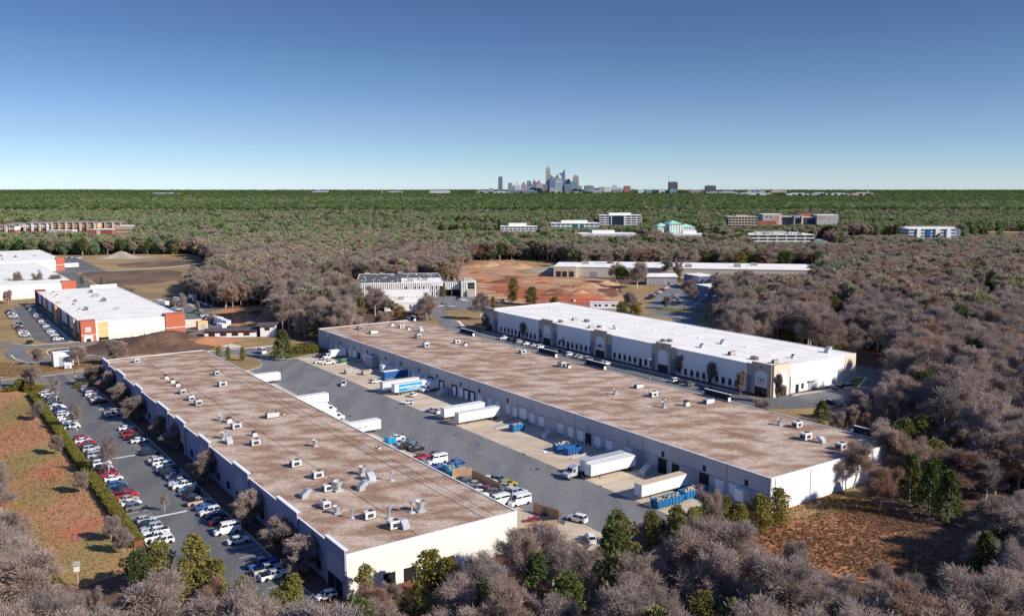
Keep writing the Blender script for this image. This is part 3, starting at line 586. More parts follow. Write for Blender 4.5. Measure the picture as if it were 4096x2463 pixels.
for b in (377.7, 372.9, 368.0, 363.2, 358.1, 353.4, 343.7, 338.4, 327, 323, 319, 304.7, 299.9, 290.3, 281.6, 264.5, 252.2, 235.1, 231.0, 221.7, 216.7, 207.0, 202.0, 197.4, 189.6, 184.5, 176.7, 143.5, 138.9, 135.1, 314.0, 309.2, 295, 246, 241): door(b, dm)
for b in (286, 278, 269.1, 260.9, 256.9): door(b, dm, seal=True)
for b in (348.8, 193.7, 158.4): door(b, dk)
for b in (163.2, 148.5): B.box('drive_in_door', 'black', a0 - .07, a0 + .03, b * K - 1.6, b * K + 1.6, 0.05, 4.1)
B.box('drive_in_door', 'door_white', a0 - .07, a0 + .03, 226.5 * K - 1.9, 226.5 * K + 1.9, 0.05, 4.4)
vm = MB().box(-.04, .04, -.55, .55, -.75, .75).mesh('ventilator', M['black']); vl = MB(); vl.box(-.04, .04, -.6, .6, -.8, .8)
for i in range(5): vl.box(-.09, -.04, -.55, .55, -.7 + i * .3, -.55 + i * .3)
vlm = vl.mesh('louver', M['louver'])
for b in (381.6, 368.2, 353.6, 340.1, 323.2, 309.7, 295.1, 281.5, 264.6, 252.3, 235.2, 163.1, 148.5, 135.1): B.at(vm, 'ventilator', a0 - .03, b * K, 5.35)
for b in (221.8, 207.1, 193.7, 176.6): B.at(vlm, 'louver', a0 - .03, b * K, 5.4)
for b in (376.5, 346.7, 317.4, 288.0, 258.7, 229.5, 200.1, 170.7, 141.3): B.box('downspout', 'wall_grey', a0 - .24, a0 - .06, b * K - .1, b * K + .1, .1, RZ - .25)
B.mb('conduit', 'louver', lambda b: [b.tube((a0 - .16, u * K, 4.25), (a0 - .16, v * K, 4.25), .09, .09, 6) for u, v in ((223.5, 170.7), (170.7, 128.5))])
B.mb('conduit', 'louver', lambda b: [b.tube((a0 - .16, 232 * K, 4.9), (a0 - .16, 224.3 * K, 4.9), .09, .09, 6), b.tube((a0 - .16, 223.9 * K, 4.9), (a0 - .16, 223.9 * K, 4.25), .09, .09, 6)])
for b in (331.5, 334.8): B.box('dock_canopy', 'louver', a0 - 3.2, a0 - .3, b * K - 1.4, b * K + 1.4, 0.3, 5.2)
B.box('sign', 'door_white', a0 - .12, a0 - .06, 380.9 * K, 383.6 * K, 5.9, 7.5)
B.box('sign_lettering', 'blue_deep', a0 - .15, a0 - .12, 381.5 * K, 383.0 * K, 6.7, 7.0)
def ramp(b): # concrete ramp with low side walls up to a drive-in door
    w_ = 1.9; b *= K
    B.mb('ramp', 'concrete_walk', lambda m: m.prism_y([(a0 - 12, .04), (a0 - .2, .04), (a0 - .2, 1.0)], b - w_, b + w_), fix=True)
    for s in (-1, 1): B.mb('ramp_wall', 'concrete_walk', lambda m: m.prism_y([(a0 - 12, .04), (a0 - .2, .04), (a0 - .2, 1.6), (a0 - 12, .35)], b + s * w_ + s * .02, b + s * (w_ + .25)), fix=True)
for b in (348.5, 226.5, 184.8): ramp(b)
for bb0, bb1, aa in ((165, 389, 170.5), (140, 300, 184), (300, 388, 186)): B.box('roof_seam', 'roof_seam', aa - .05, aa + .05, bb0, bb1, zt - .02, zt + .03)
for bb, aa0, aa1 in ((345, 165, 187), (300, 172, 200), (372, 170, 187), (171, 192, 205)): B.box('roof_seam', 'roof_seam', aa0, aa1, bb - .05, bb + .05, zt - .02, zt + .03)
plant(B, zt, [('AC',6,880,1160,1.0),('AC',6,992,1193,1.0),('t',6,1140,1128,1.6),('ac',6,1215,1146),('t',6,1272,1160,1.4),('h',6,1372,1172,1.5),('ac',6,1348,1226,1.5),('ac',6,1408,1298,1.6),('ac',6,1660,1270,1.3),('t',6,1727,1288,1.5),('ac',7,180,1352,1.3),('ac',7,495,1456,1.5),('t',7,550,1466,1.5),
    ('AC',3,775,212,.85),('p',3,643,246,1.25),('ac',3,855,260,1.35),('p',3,915,320,1.3),('t',3,1040,310,1.8),('AC',3,1165,298,.95),('p',4,165,418,1.2),('ac',4,262,430,1.35),('ac',4,310,498,1.5),('h',4,405,518,1.2),('ac',4,508,553,1.4),('t',3,920,276,.6),('sk',2,1640,565,.8)])
for x in (163, 176, 189, 201): B.box('downspout', 'wall_white', x, x + .16, b0 - .22, b0 - .07, .1, RZ - .3)
# ------------------------------------------------ white-roofed warehouse on the right with arched portals
a0, a1, b0, b1, RZ = 253.8, 303.0, 200.5, 386.2, 10.6
KB = .9615
foot(a0, a1, b0, b1, 2)
B = Bld('warehouse', 'white-roofed warehouse at right with taupe arched portals and slate blue piers', 'warehouse', (a0+a1)/2, (b0+b1)/2)
B.box('wall', 'wall_white', a0 + .1, a1 - .1, b0 + .1, b1 - .1, 0, RZ - .35)
panels_b(B, a0, b0, b1, 24, RZ, 'wall_white', 1); panels_b(B, a1, b0, b1, 24, RZ, 'wall_white', -1)
panels_a(B, b0, a0 + .2, a1 - .2, 7, RZ, 'wall_white', 1); panels_a(B, b1, a0 + .2, a1 - .2, 7, RZ, 'wall_white', -1)
B.box('roof', 'roof_white', a0 + .22, a1 - .22, b0 + .22, b1 - .22, RZ - .3, RZ - .12); zt = RZ - .12
coping(B, a0, a1, b0, b1, RZ)
def archpoly(c, hw, z0, zs, zt_): return [(c - hw, z0)] + [(c - hw * math.cos(t * math.pi / 8), zs + (zt_ - zs) * math.sin(t * math.pi / 8)) for t in range(9)] + [(c + hw, z0)]
PORT = (382.0, 332.4, 293.6, 254.6, 204.9)
for i, c_ in enumerate(PORT):
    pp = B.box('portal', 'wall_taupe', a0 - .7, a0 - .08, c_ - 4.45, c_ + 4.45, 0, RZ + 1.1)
    B.box('portal_cap', 'wall_taupe', a0 - .78, a0 + .5, c_ - 4.5, c_ + 4.5, RZ + 1.1, RZ + 1.2, pp)
    B.mb('arch_plate', 'wall_white', lambda b: b.prism_x(archpoly(c_, 2.75, 3.0, 7.6, 9.0), a0 - .78, a0 - .705), pp, fix=True)
    eg = B.box('entrance_glazing', 'glass', a0 - .76, a0 - .705, c_ - 2.7, c_ + 2.7, 0.05, 2.98)
    for s in (-.9, .9): B.box('mullion', 'louver', a0 - .80, a0 - .765, c_ + s - .05, c_ + s + .05, 0.05, 2.98, eg)
    B.box('wall_lamp', 'dark_metal', a0 - .9, a0 - .71, c_ - .25, c_ + .25, 10.1, 10.6, pp)
    for s in (-1, 1):
        if i == 4 and s < 0 or i == 0 and s > 0: continue
        u, v = sorted((c_ + s * 4.47, c_ + s * 6.95))
        B.box('pier', 'wall_taupe', a0 - .4, a0 - .08, u, v, 6.4, RZ + .3); B.box('pier', 'wall_slate', a0 - .42, a0 - .08, u, v, 0, 6.38)
wm = MB(); wm.box(-.04, .04, -.72, .72, 0, 2.35); wmm = wm.mesh('window', M['glass'])
ws = MB().box(-.07, .02, -.78, .78, -.85, -.02).mesh('window_apron', M['wall_peach'])
for b in (387, 383.5, 380.1, 376.8, 373.5, 366.8, 363.5, 360.1, 356.7, 353.3, 336.5, 333.1, 326.5, 323.1, 319.7, 316.3, 313.0, 296.1, 292.7, 289.3, 286.0, 282.6, 275.8, 272.5, 255.7, 252.3, 248.9, 245.6, 242.3, 235.4, 232.1, 228.7, 225.5):
    b *= KB
    if any(abs(b - c_) < 7.3 for c_ in PORT): continue
    put(ws, 'window_apron', B.at(wmm, 'window', a0 - .09, b, 0.95))
for b in (370.2, 329.7, 279.2, 239): B.box('door', 'black', a0 - .14, a0 - .05, b * KB - .72, b * KB + .72, .05, 3.2)
# lettering over the entrances
dxa = lambda b, z: (a0 - .80 - B.off[0], b - B.off[1], z)
put_text(text_mesh('CED', 1.7, 'wall_slate', bold=.05), B.o, dxa(204.9, 5.6), R(-90))
B.box('sign_strip', 'wall_slate', a0 - .81, a0 - .785, 202.7, 207.1, 4.25, 4.45)
B.box('sign_strip', 'black', a0 - .81, a0 - .785, 291.6, 295.6, 4.3, 4.65)
B.mb('mountain_emblem', 'black', lambda b: b.prism_x([(292.0, 4.8), (293.2, 6.2), (294.0, 5.5), (295.3, 4.8)], a0 - .81, a0 - .785), fix=True)
B.mb('emblem_snow', 'coping', lambda b: b.prism_x([(292.9, 5.5), (293.2, 6.0), (293.7, 5.5), (293.2, 5.2)], a0 - .83, a0 - .811), fix=True)
B.box('emblem_block', 'black', a0 - .81, a0 - .785, 295.35, 295.7, 4.75, 5.4)
B.box('sign_strip', 'black', a0 - .81, a0 - .785, 330.8, 332.6, 4.1, 4.5); B.box('sign_strip', 'black', a0 - .81, a0 - .785, 333.0, 333.6, 4.0, 4.6)
for i in range(1, 6): B.box('roof_seam', 'roof_grey', a0 + i*8.2, a0 + i*8.2 + .10, b0 + .4, b1 - .4, zt - .02, zt + .02)
for i in range(1, 16): B.box('roof_seam', 'roof_grey', a0 + .4, a1 - .4, b0 + i*11.6, b0 + i*11.6 + .07, zt - .02, zt + .015)
# lit end wall: second face of the corner portal, doors, end pier
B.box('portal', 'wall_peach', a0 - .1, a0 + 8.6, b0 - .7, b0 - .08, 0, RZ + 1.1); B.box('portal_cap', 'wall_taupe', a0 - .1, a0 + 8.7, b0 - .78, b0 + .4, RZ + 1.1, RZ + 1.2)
B.mb('arch_plate', 'wall_white', lambda b: b.prism_y(archpoly(a0 + 4.4, 2.75, 3.0, 7.6, 9.0), b0 - .78, b0 - .705), fix=True)
B.box('entrance_glazing', 'glass', a0 + 1.7, a0 + 7.1, b0 - .76, b0 - .705, .05, 2.98)
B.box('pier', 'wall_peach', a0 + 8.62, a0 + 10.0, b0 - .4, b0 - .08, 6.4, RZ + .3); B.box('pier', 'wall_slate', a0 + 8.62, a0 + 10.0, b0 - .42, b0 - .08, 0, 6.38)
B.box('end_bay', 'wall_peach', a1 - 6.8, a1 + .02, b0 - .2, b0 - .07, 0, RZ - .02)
B.box('door', 'black', 266.9, 268.7, b0 - .16, b0 - .05, .05, 3.0); B.box('window', 'glass', 270.3, 271.6, b0 - .14, b0 - .05, 1.0, 3.0); B.box('overhead_door', 'louver', 274.2, 277.4, b0 - .14, b0 - .05, .05, 2.9)
B.box('door_canopy', 'louver', 273.8, 278.6, b0 - 1.1, b0 - .07, 3.3, 3.5)
plant(B, zt, [('AT',7,488,1100,.7),('AT',7,600,1085,.75),('AT',7,697,1097,.75),('AT',7,730,1146,.7),('AT',7,797,1142,.6),('h',7,930,1155,1.2),('AT',7,1310,1254,.65),('AT',7,1362,1254,.65),('h',7,1780,1275,1.3),('h',7,1615,1304,1.2),('AT',7,1860,1362,.85),('AT',4,25,52,.8),('AT',4,140,72,.75),('t',4,240,44,1.5),('h',4,430,14,1.6),
    ('sk',7,400,1010,.7),('sk',7,500,1040,.7),('sk',7,860,1050,.7),('sk',7,1090,1105,.8),('sk',7,1240,1165,.8),('sk',7,1490,1140,.8),('sk',7,1410,1195,.8),('sk',7,1590,1225,.8),('sk',7,1970,1300,.8),('sk',4,120,30,.8)])
# ------------------------------------------------ west estate: three white-roofed buildings
def west(a0, a1, b0, b1, RZ, label, front=True, side=True):
    foot(a0, a1, b0, b1, 3)
    B = Bld('warehouse', label, 'warehouse', (a0+a1)/2, (b0+b1)/2)
    B.box('wall', 'wall_white', a0, a1, b0, b1, 0, RZ - .3); B.box('roof', 'roof_white', a0 + .25, a1 - .25, b0 + .25, b1 - .25, RZ - .28, RZ - .1)
    panels_a(B, b0, a0 + .2, a1 - .2, 6, RZ, 'wall_white', -1); panels_b(B, a0, b0, b1, 20, RZ, 'wall_white', -1)
    coping(B, a0, a1, b0, b1, RZ)
    return B
a0, a1, b0, b1, RZ = 72.8, 120.5, 467.5, 629, 8.9
B = west(a0, a1, b0, b1, RZ, 'white-roofed warehouse with red corner towers and ochre bay beside the curving road')
zt = RZ - .1
B.box('corner_tower', 'wall_red', a0 - .7, a0 + 5.8, b0 - .7, b0 + 5, 0, RZ + .9); B.box('corner_tower', 'wall_red', a1 - 9, a1 + .7, b0 - .8, b0 + 6, 0, RZ + 1.0)
B.box('corner_tower', 'wall_deepred', a0 - .7, a0 + 5, b1 - 5, b1 + .5, 0, RZ + .9); B.box('parapet', 'coping', a1 - 16, a1, b1 - .4, b1 + .3, RZ, RZ + 1.6)
for x0, x1 in ((a0 - .7, a0 + 5.8), (a1 - 9, a1 + .7)): B.box('band', 'coping', x0 - .06, x1 + .06, b0 - .88, b0 - .72 - .09, 2.9, 3.15)
B.box('louver', 'louver', a0 + 1.2, a0 + 3.7, b0 - .8, b0 - .71, 4.3, 6.8)
for i in range(4): B.box('louver_blade', 'coping', a0 + 1.1, a0 + 3.8, b0 - .98, b0 - .81, 4.5 + i * .62, 4.75 + i * .62)
B.box('entrance_surround', 'coping', a0 + .4, a0 + 4.4, b0 - .95, b0 - .72, 0, 2.6); B.box('entrance_door', 'glass', a0 + 1.4, a0 + 3.6, b0 - .99, b0 - .955, 0, 1.2)
B.box('portal', 'coping', a0 + 6.0, a0 + 12.4, b0 - .6, b0 - .16, 0, RZ + .5); B.box('ochre_bay', 'wall_ochre', a0 + 7.0, a0 + 11.6, b0 - .68, b0 - .605, 1.3, RZ)
B.box('band', 'coping', a0 + 7.0, a0 + 11.6, b0 - .74, b0 - .685, 5.4, 5.6); B.box('glazing', 'glass', a0 + 7.0, a0 + 11.6, b0 - .66, b0 - .605, 0.05, 1.28)
for i in range(6):
    x = a0 + 13.6 + i * 4.45; B.box('bay_frame', 'wall_ochre', x, x + 3.4, b0 - .30, b0 - .13, 0, 2.3); B.box('bay_panel', 'coping', x + .25, x + 3.15, b0 - .36, b0 - .305, 0.03, 1.8)
    B.box('wall_light', 'dark_metal', x + 1.5, x + 1.8, b0 - .3, b0 - .13, 6.2, 6.5)
for y0, y1, m_ in ((622, 617, 'wall_deepred'), (602, 598, 'wall_deepred'), (583, 578, 'wall_red'), (560, 557, 'wall_deepred'), (545, 538, 'wall_red'), (533, 528, 'wall_deepred'), (508, 503, 'wall_deepred'), (484, 481, 'wall_red')):
    B.box('red_bay', m_, a0 - .55, a0 - .2, y1, y0, 0, RZ + .35)
    if y0 in (545, 484): B.box('canopy', 'wall_ochre', a0 - 1.6, a0 - .56, y1 + .5, y0 - .5, 0, RZ + .2)
bw = MB().box(-.05, .05, -.75, .75, 0, 2.0).mesh('window', M['glass']); bf = MB().box(-.09, 0, -.85, .85, 2.0, 2.6).mesh('window_head', M['wall_ochre'])
for i in range(62):
    b = 625 - 2.5 * i
    if b < 470 or any(u - .8 < b < v + .8 for v, u in ((622, 617), (602, 598), (583, 578), (560, 557), (545, 538), (533, 528), (508, 503), (484, 481))): continue
    put(bf, 'window_head', B.at(bw, 'window', a0 - .26, b, .6), (.02, 0, 0))
plant(B, zt, [('AT',5,730,862,1.0),('AT',5,768,894,1.0),('AT',5,835,930,1.1),('AT',5,552,910,.5),('AT',5,605,934,.7),('AT',5,590,960,.5),('AT',5,692,1002,1.0),('t',5,638,1010,1.4),('AT',5,938,994,.6),('t',5,455,898,1.6),('t',5,430,876,1.6),('AT',5,750,1092,.6),('AT',5,706,1102,.6),('AT',5,470,948,.6)])
for i in range(1, 14): B.box('roof_seam', 'roof_grey', a0 + .4, a1 - .4, b0 + i*11.6, b0 + i*11.6 + .10, zt - .02, zt + .015)
a0, a1, b0, b1 = 52, 101.5, 669, 866
B = west(a0, a1, b0, b1, 9.2, 'white-roofed warehouse behind the red-cornered one, bare trees before its wall')
B.box('corner_tower', 'wall_red', a1 - 8, a1 + .7, b0 - .7, b0 + 6, 0, 10.2); B.box('band', 'coping', a1 - 8.05, a1 + .75, b0 - .8, b0 - .72, 4.0, 4.3)
for i in range(9): x = a0 + 1.5 + i * 4.4; B.box('bay_frame', 'wall_tan', x, x + 3.4, b0 - .46, b0 - .3, 0, 2.6); B.box('bay_panel', 'coping', x + .25, x + 3.15, b0 - .52, b0 - .465, .03, 2.1)
plant(B, 9.1, [('AT',5,20,600,.8),('AT',5,60,760,.8),('AT',5,310,690,.6)])
a0, a1, b0, b1 = 62, 125.0, 876, 1024
B = west(a0, a1, b0, b1, 9.6, 'farthest white-roofed warehouse at left edge with tall red corner tower')
B.box('corner_tower', 'wall_red', a1 - 6, a1 + .7, b0 - .7, b0 + 6, 0, 11.5); B.box('band', 'coping', a1 - 6.05, a1 + .75, b0 - .8, b0 - .72, 5.0, 5.3)
for i in range(8): x = a1 - 12 - i * 5; B.box('bay_frame', 'wall_ochre', x, x + 4, b0 - .46, b0 - .3, 0, 3.4); B.box('bay_panel', 'coping', x + .3, x + 3.7, b0 - .52, b0 - .465, .03, 2.9)
plant(B, 9.5, [('AT',5,125,580,1.0),('AT',5,285,572,.9),('AT',5,10,572,.9)])
x, y = G(5, 552, 664); b_ = MB(); b_.box(-8, 8, -3, 3, .8, 4.2, 0); b_.box(-7, 7, -2.6, 2.6, 0, .8, 1); o = b_.build('storage_container', [M['trailer_white'], M['dark_metal']], loc=(x, y, 0), rz=A); tag(o, 'long white container beside the tall red corner tower', 'container')
# cream yard wall and sheds behind it
def shed(n_, x, y, w, d, h, mat, roofm, label, rz=A, cat='shed', door=None, name='shed'):
    wx, wy = G(n_, x, y); B = Bld(name, label, cat, 0, 0, world=(wx, wy), rz=rz); clear([(wx-w, wy-d), (wx+w, wy-d), (wx+w, wy+d), (wx-w, wy+d)])
    B.box('wall', mat, -w/2, w/2, -d/2, d/2, 0, h); B.mb('roof', roofm, lambda b: b.frus(0, 0, h, h + .3, w + .4, d + .4, w, d))
    B.box('door', door or 'louver', -w*.25, w*.25, -d/2 - .06, -d/2 + .02, 0, h * .75); return B
w0, w1 = GA(5, 1432, 1150), GA(5, 1618, 1138)
B = Bld('screen_wall', 'plain cream screen wall beside the red tower of the west warehouse', 'wall', (w0[0]+w1[0])/2, (w0[1]+w1[1])/2)
L_ = math.hypot(w1[0]-w0[0], w1[1]-w0[1])
B.o.rotation_euler = (0, 0, A + math.atan2(w1[1]-w0[1], w1[0]-w0[0])); B.off = (0, 0, 0); B.box('wall', 'wall_peach', -L_/2, L_/2, -.3, .3, 0, 4.2); B.box('coping', 'coping', -L_/2 - .1, L_/2 + .1, -.4, .4, 4.2, 4.35)
shed(5, 1272, 1192, 6, 3.5, 3.4, 'blue_deep', 'roof_white', 'small blue and white site cabin right of the cream panels', name='site_cabin', cat='cabin')
shed(5, 1420, 1180, 5, 4, 4.2, 'wall_conc', 'roof_grey', 'grey site cabin before the red corner tower', name='site_cabin', cat='cabin')
shed(5, 1622, 1155, 5, 4, 4.0, 'wall_ochre', 'wall_ochre', 'yellow metal shed at the end of the cream screen wall')
# derelict red and white shop with flat dark roof
wx, wy = G(5, 1900, 1212); B = Bld('derelict_shop', 'low red and white derelict shop with flat dark roof', 'shop', 0, 0, world=(wx, wy), rz=R(8)); clear([(wx-26, wy-10), (wx+26, wy-10), (wx+26, wy+12), (wx-26, wy+12)])
B.box('wall', 'wall_white', -15, 10, -3, 5, 0, 3.2); B.box('fascia', 'canvas_red', -15.1, 10.1, -3.2, -3.0, 2.3, 3.2); B.mb('roof', 'roof_dark', lambda b: b.box(-16, 10.5, -4, 6, 3.2, 3.5))
B.box('tower', 'wall_white', 12, 19, -3.4, 5, 0, 5.6); B.mb('roof', 'roof_dark', lambda b: b.frus(15, .8, 5.6, 5.9, 10, 10.5, 9.6, 10)); B.box('fascia', 'canvas_red', 11.9, 19.1, -3.5, -3.42, 5.0, 5.6)
B.box('doorway', 'black', 10.05, 12, -2.6, -2.2, 0, 4.4); B.box('window', 'glass', 14.2, 16.6, -3.5, -3.42, 3.2, 4.6)
for i in range(4): B.box('window', 'glass', -13 + i * 5.6, -10 + i * 5.6, -3.12, -3.02, .8, 2.1)
# white kiosk by the loop road
shed(5, 505, 1440, 7.5, 6, 5.2, 'wall_white', 'coping', 'square white kiosk beside the loop road', name='kiosk', cat='kiosk')
shed(5, 545, 1470, 2.6, 2, 2.0, 'unit_white', 'coping', 'small grey transformer cabinet beside the white kiosk', name='transformer_cabinet', cat='cabinet')
# ------------------------------------------------ striped concrete building
B = Bld('striped_building', 'striped ribbed concrete building with dark roof and white roof patch', 'building', 0, 0, world=(-104, 590), rz=R(8)); clear([(-130, 575), (-40, 580), (-35, 680), (-140, 665)])
w_, d_, h_ = 58, 62, 10.0
B.box('wall', 'wall_conc', 0, w_, 0, d_, 0, h_); B.box('roof', 'roof_dark', .3, w_ - .3, .3, d_ - .3, h_ - .2, h_ + .05); B.box('roof_patch', 'roof_white', 30, w_ - .5, .5, 30, h_ + .06, h_ + .15)
for r in ((0, w_, -.2, .1), (0, w_, d_ - .1, d_ + .2), (-.2, .1, 0, d_), (w_ - .1, w_ + .2, 0, d_)): B.box('coping', 'coping', *r, h_ + .02, h_ + .35)
rib = MB().prism([(-.42, .02), (.42, .02), (.30, -.5), (-.30, -.5)], 0, h_).mesh('rib', M['wall_white'])
for i in range(40): put(rib, 'rib', B.o, (.9 + i * 1.44, 0, 0))
for i in range(24): put(rib, 'rib', B.o, (0, 2 + i * 2.5, 0), R(-90))
for i, x in enumerate((32.5, 38.5, 41.4, 44.3, 50.0, 53.0, 55.6)): B.box('window', 'glass', x, x + 1.0, -.56, -.04, 5.6, 7.4)
for x in (32.5, 41.4, 50, 53, 55.6): B.box('window', 'glass', x, x + 1.0, -.56, -.04, 1.2, 3.4)
B.box('sign', 'coping', 50.2, 57.6, -.62, -.52, 7.8, 9.2); B.box('sign_lettering', 'louver', 50.8, 55, -.65, -.625, 8.4, 8.7)
rr_ = random.Random(4)
for i in range(44):
    x, y = rr_.uniform(2, 56), rr_.uniform(2, 60)
    if x > 28 and y < 32: continue
    put(UN['sk'][1], 'skylight', B.o, (x, y, h_ + .05), 0, .75)
for x, y, k in ((6, 58, 'AT'), (16, 60, 'ac'), (30, 61, 'AT'), (24, 44, 'ac'), (36, 8, 'AT'), (46, 12, 'AT'), (42, 18, 'ac')): put(UN[k][1], UN[k][0], B.o, (x, y, h_ + .1), 0, 1.1)
B = Bld('entrance_block', 'ribbed concrete entrance block with covered link right of the striped building', 'building', 0, 0, world=(-46, 598), rz=R(8)); clear([(-50, 590), (-20, 590), (-18, 625), (-50, 620)])
B.box('link', 'wall_conc', .4, 11, 4, 14, 4.6, 9.2); B.box('undercroft', 'black', .4, 11, 6, 14, 0, 4.58); B.box('column', 'wall_conc', 5, 5.8, 4.2, 5, 0, 4.58)
B.box('tower', 'wall_conc', 11.1, 22, 0, 12, 0, 10.0); B.box('roof', 'roof_white', 11.3, 21.8, .3, 11.8, 10.0, 10.15); B.box('plant_room', 'wall_conc', 13.5, 20, 3, 9, 10.15, 12)
for i in range(7): put(rib, 'rib', B.o, (1.4 + i * 1.45, 4.0, 4.6), 0, (1, 1, .46))
for i in (0, 1, 2, 6): put(rib, 'rib', B.o, (12.0 + i * 1.5, 0, 0), 0, (1, 1, 1.0))
for i in range(3):
    for j in range(2): B.box('window', 'glass', 16.2 + i * 1.5, 17.5 + i * 1.5, -.1, .02, 5.4 + j * 2.1, 7.2 + j * 2.1)
B.box('porch', 'wall_taupe', 15.5, 20.8, -2, -.05, 0, 4.6)
B = Bld('annex', 'lower white-roofed ribbed annex before the striped building', 'building', 0, 0, world=(-82, 552), rz=R(8)); clear([(-90, 540), (-45, 545), (-48, 590), (-90, 590)])
B.box('wall', 'wall_tan', 0, 31, 0, 33, 0, 6.2); B.box('roof', 'roof_white', -.2, 31.2, -.2, 33.2, 6.2, 6.5)
for i in range(21): put(rib, 'rib', B.o, (.9 + i * 1.45, 0, 0), 0, (1, 1, .62))
B.box('lower_block', 'wall_white', 2, 31, -24, -.6, 0, 4.8); B.box('roof', 'roof_white', 1.8, 31.2, -24.2, -.7, 4.8, 5.0)
for x in (17, 23, 28): B.box('window', 'glass', x, x + .8, -24.1, -23.95, 1.2, 3.8)
put(UN['AT'][1], 'air_handler', B.o, (12, -8, 5.0), 0, 1.0)
# ------------------------------------------------ long beige building with white roof beyond the clay site
B = Bld('long_building', 'long beige building with flat white roof beyond the red clay site', 'building', 0, 0, world=(35, 735), rz=R(-9)); clear([(30, 715), (250, 670), (270, 790), (30, 810)])
B.box('wall', 'wall_beige', 19, 216, 0, 55, 0, 8.0); B.box('entrance_wing', 'wall_beige', 0, 18.9, -2.5, 40, 0, 8.4)
B.box('roof', 'roof_white', 19.2, 216.3, -.3, 55.3, 8.0, 8.35); B.box('roof', 'roof_white', -.3, 19.1, -2.8, 40.3, 8.4, 8.7)
for x in (2.2, 7.2, 13.0): B.box('portal', 'wall_tan', x - .3, x + 4.1, -2.62, -2.52, 0, 6.6); B.box('glazing', 'glass', x, x + 3.8, -2.7, -2.63, .2, 4.6)
for i in range(13): B.box('joint', 'wall_taupe', 26 + i * 14.6, 26.15 + i * 14.6, -.05, .02, 0, 8)
B.box('dock_door', 'louver', 30, 36, -.08, .02, 0, 4.6)
for x, y in ((24, 30), (70, 30), (110, 12), (150, 20), (165, 35), (90, 40)): put(UN['AT'][1], 'air_handler', B.o, (x, y, 8.35), 0, 1.5)
wx, wy = G(7, 1300, 802)
B = Bld('metal_shed', 'grey corrugated metal shed with two roller doors behind the car park', 'shed', 0, 0, world=(wx, wy), rz=R(-3)); clear([(wx-14, wy-6), (wx+14, wy-6), (wx+14, wy+16), (wx-14, wy+16)])
B.box('wall', 'roof_grey', -11.5, 11.5, 0, 14, 0, 6.0); B.mb('roof', 'roof_white', lambda b: b.prism_x([(-.5, 6.0), (14.5, 6.0), (14.5, 7.6), (-.5, 6.5)], -12, 12), fix=True)
for x in (-9.3, -3.0): B.box('roller_door', 'louver', x, x + 4.2, -.08, .02, .1, 4.4)
B.box('door', 'dark_metal', 4.6, 5.8, -.08, .02, .1, 2.4)
for i in range(16): B.box('corrugation', 'roof_grey', -11.3 + i * 1.5, -11.2 + i * 1.5, -.06, 0, 4.6, 5.9)
wx, wy = G(7, 1655, 835)
B = Bld('blue_shed', 'dark blue ribbed metal building with white roof among the right hand trees', 'shed', 0, 0, world=(wx, wy), rz=R(20)); clear([(wx-8, wy-6), (wx+14, wy-6), (wx+14, wy+22), (wx-8, wy+22)])
B.box('wall', 'wall_slate', -7, 7, 0, 20, 0, 9.5); B.mb('roof', 'roof_white', lambda b: b.box(-7.2, 7.2, -.2, 20.2, 9.5, 9.8))
for i in range(9): B.box('rib', 'blue_deep', -6.7 + i * 1.6, -6.4 + i * 1.6, -.25, 0, 0, 9.4)
wx, wy = G(7, 1722, 925)
B = Bld('blue_shed', 'blue grey metal building half hidden by bare trees beside the car park', 'shed', 0, 0, world=(wx, wy), rz=R(20)); clear([(wx-6, wy-6), (wx+14, wy-6), (wx+14, wy+18), (wx-6, wy+18)])
B.box('wall', 'wall_slate', -5, 12, 0, 16, 0, 9.0); B.box('roof', 'roof_white', -5.2, 12.2, -.2, 16.2, 9.0, 9.3); B.box('window', 'glass_blue', -4, 1, -.06, .02, 5, 8)
# ------------------------------------------------ far offices (distance from where their foot meets the ground)
def far(px0, px1, by):                       # photo columns and foot row -> world left end, width, depth distance
    x0, y0 = G(0, px0, by); x1, _ = G(0, px1, by); return x0, y0, x1 - x0
def fz(py, y): r = ray(2048, py); return H + r[2] * y / r[1]
def farclear(x0, y0, w, d, front): clear([(x0 - 6, y0 - front), (x0 + w + 6, y0 - front), (x0 + w + 10, y0 + d), (x0 - 10, y0 + d)])
def bands(B, w, d, h, n, frame, glass, cols, t=.35, base=1.0):
    """storeys of ribbon windows: each window its own pane between frame bands"""
    sh = (h - base) / n; wm = w / cols
    pm_ = MB().box(-wm / 2 + .6, wm / 2 - .4, -.1, .05, 0, sh * .58).mesh('window', M[glass])
    for k in range(n):
        for i in range(cols): put(pm_, 'window', B.o, ((i + .5) * wm, 0, base + k * sh + sh * .25))
    ps = MB().box(-.05, .1, -d / 10 + .6, d / 10 - .6, 0, sh * .5).mesh('window', M[glass])
    for k in range(n):
        for i in range(5): put(ps, 'window', B.o, (w - .02, (i + .5) * d / 5, base + k * sh + sh * .25)); put(ps, 'window', B.o, (-.05, (i + .5) * d / 5, base + k * sh + sh * .25))
def office(name, label, px0, px1, by, top, d, n, cols, wall, glass='glass', roofm='roof_white', pent=None, front=60, rz=0, cat='office'):
    x0, y0, w = far(px0, px1, by); h = fz(top, y0); farclear(x0, y0, w, d, front)
    B = Bld(name, label, cat, 0, 0, world=(x0, y0), rz=rz); B.w, B.h, B.y0, B.d = w, h, y0, d
    B.box('wall', wall, 0, w, 0, d, 0, h); B.box('roof', roofm, -.4, w + .4, -.4, d + .4, h, h + .5)
    bands(B, w, d, h, n, wall, glass, cols)
    if pent:
        p0, p1, pt = pent; q0 = (p0 - px0) / (px1 - px0) * w; q1 = (p1 - px0) / (px1 - px0) * w
        B.box('penthouse', wall, q0, q1, d * .3, d * .7, h + .5, fz(pt, y0 + d * .3)); 
    return B
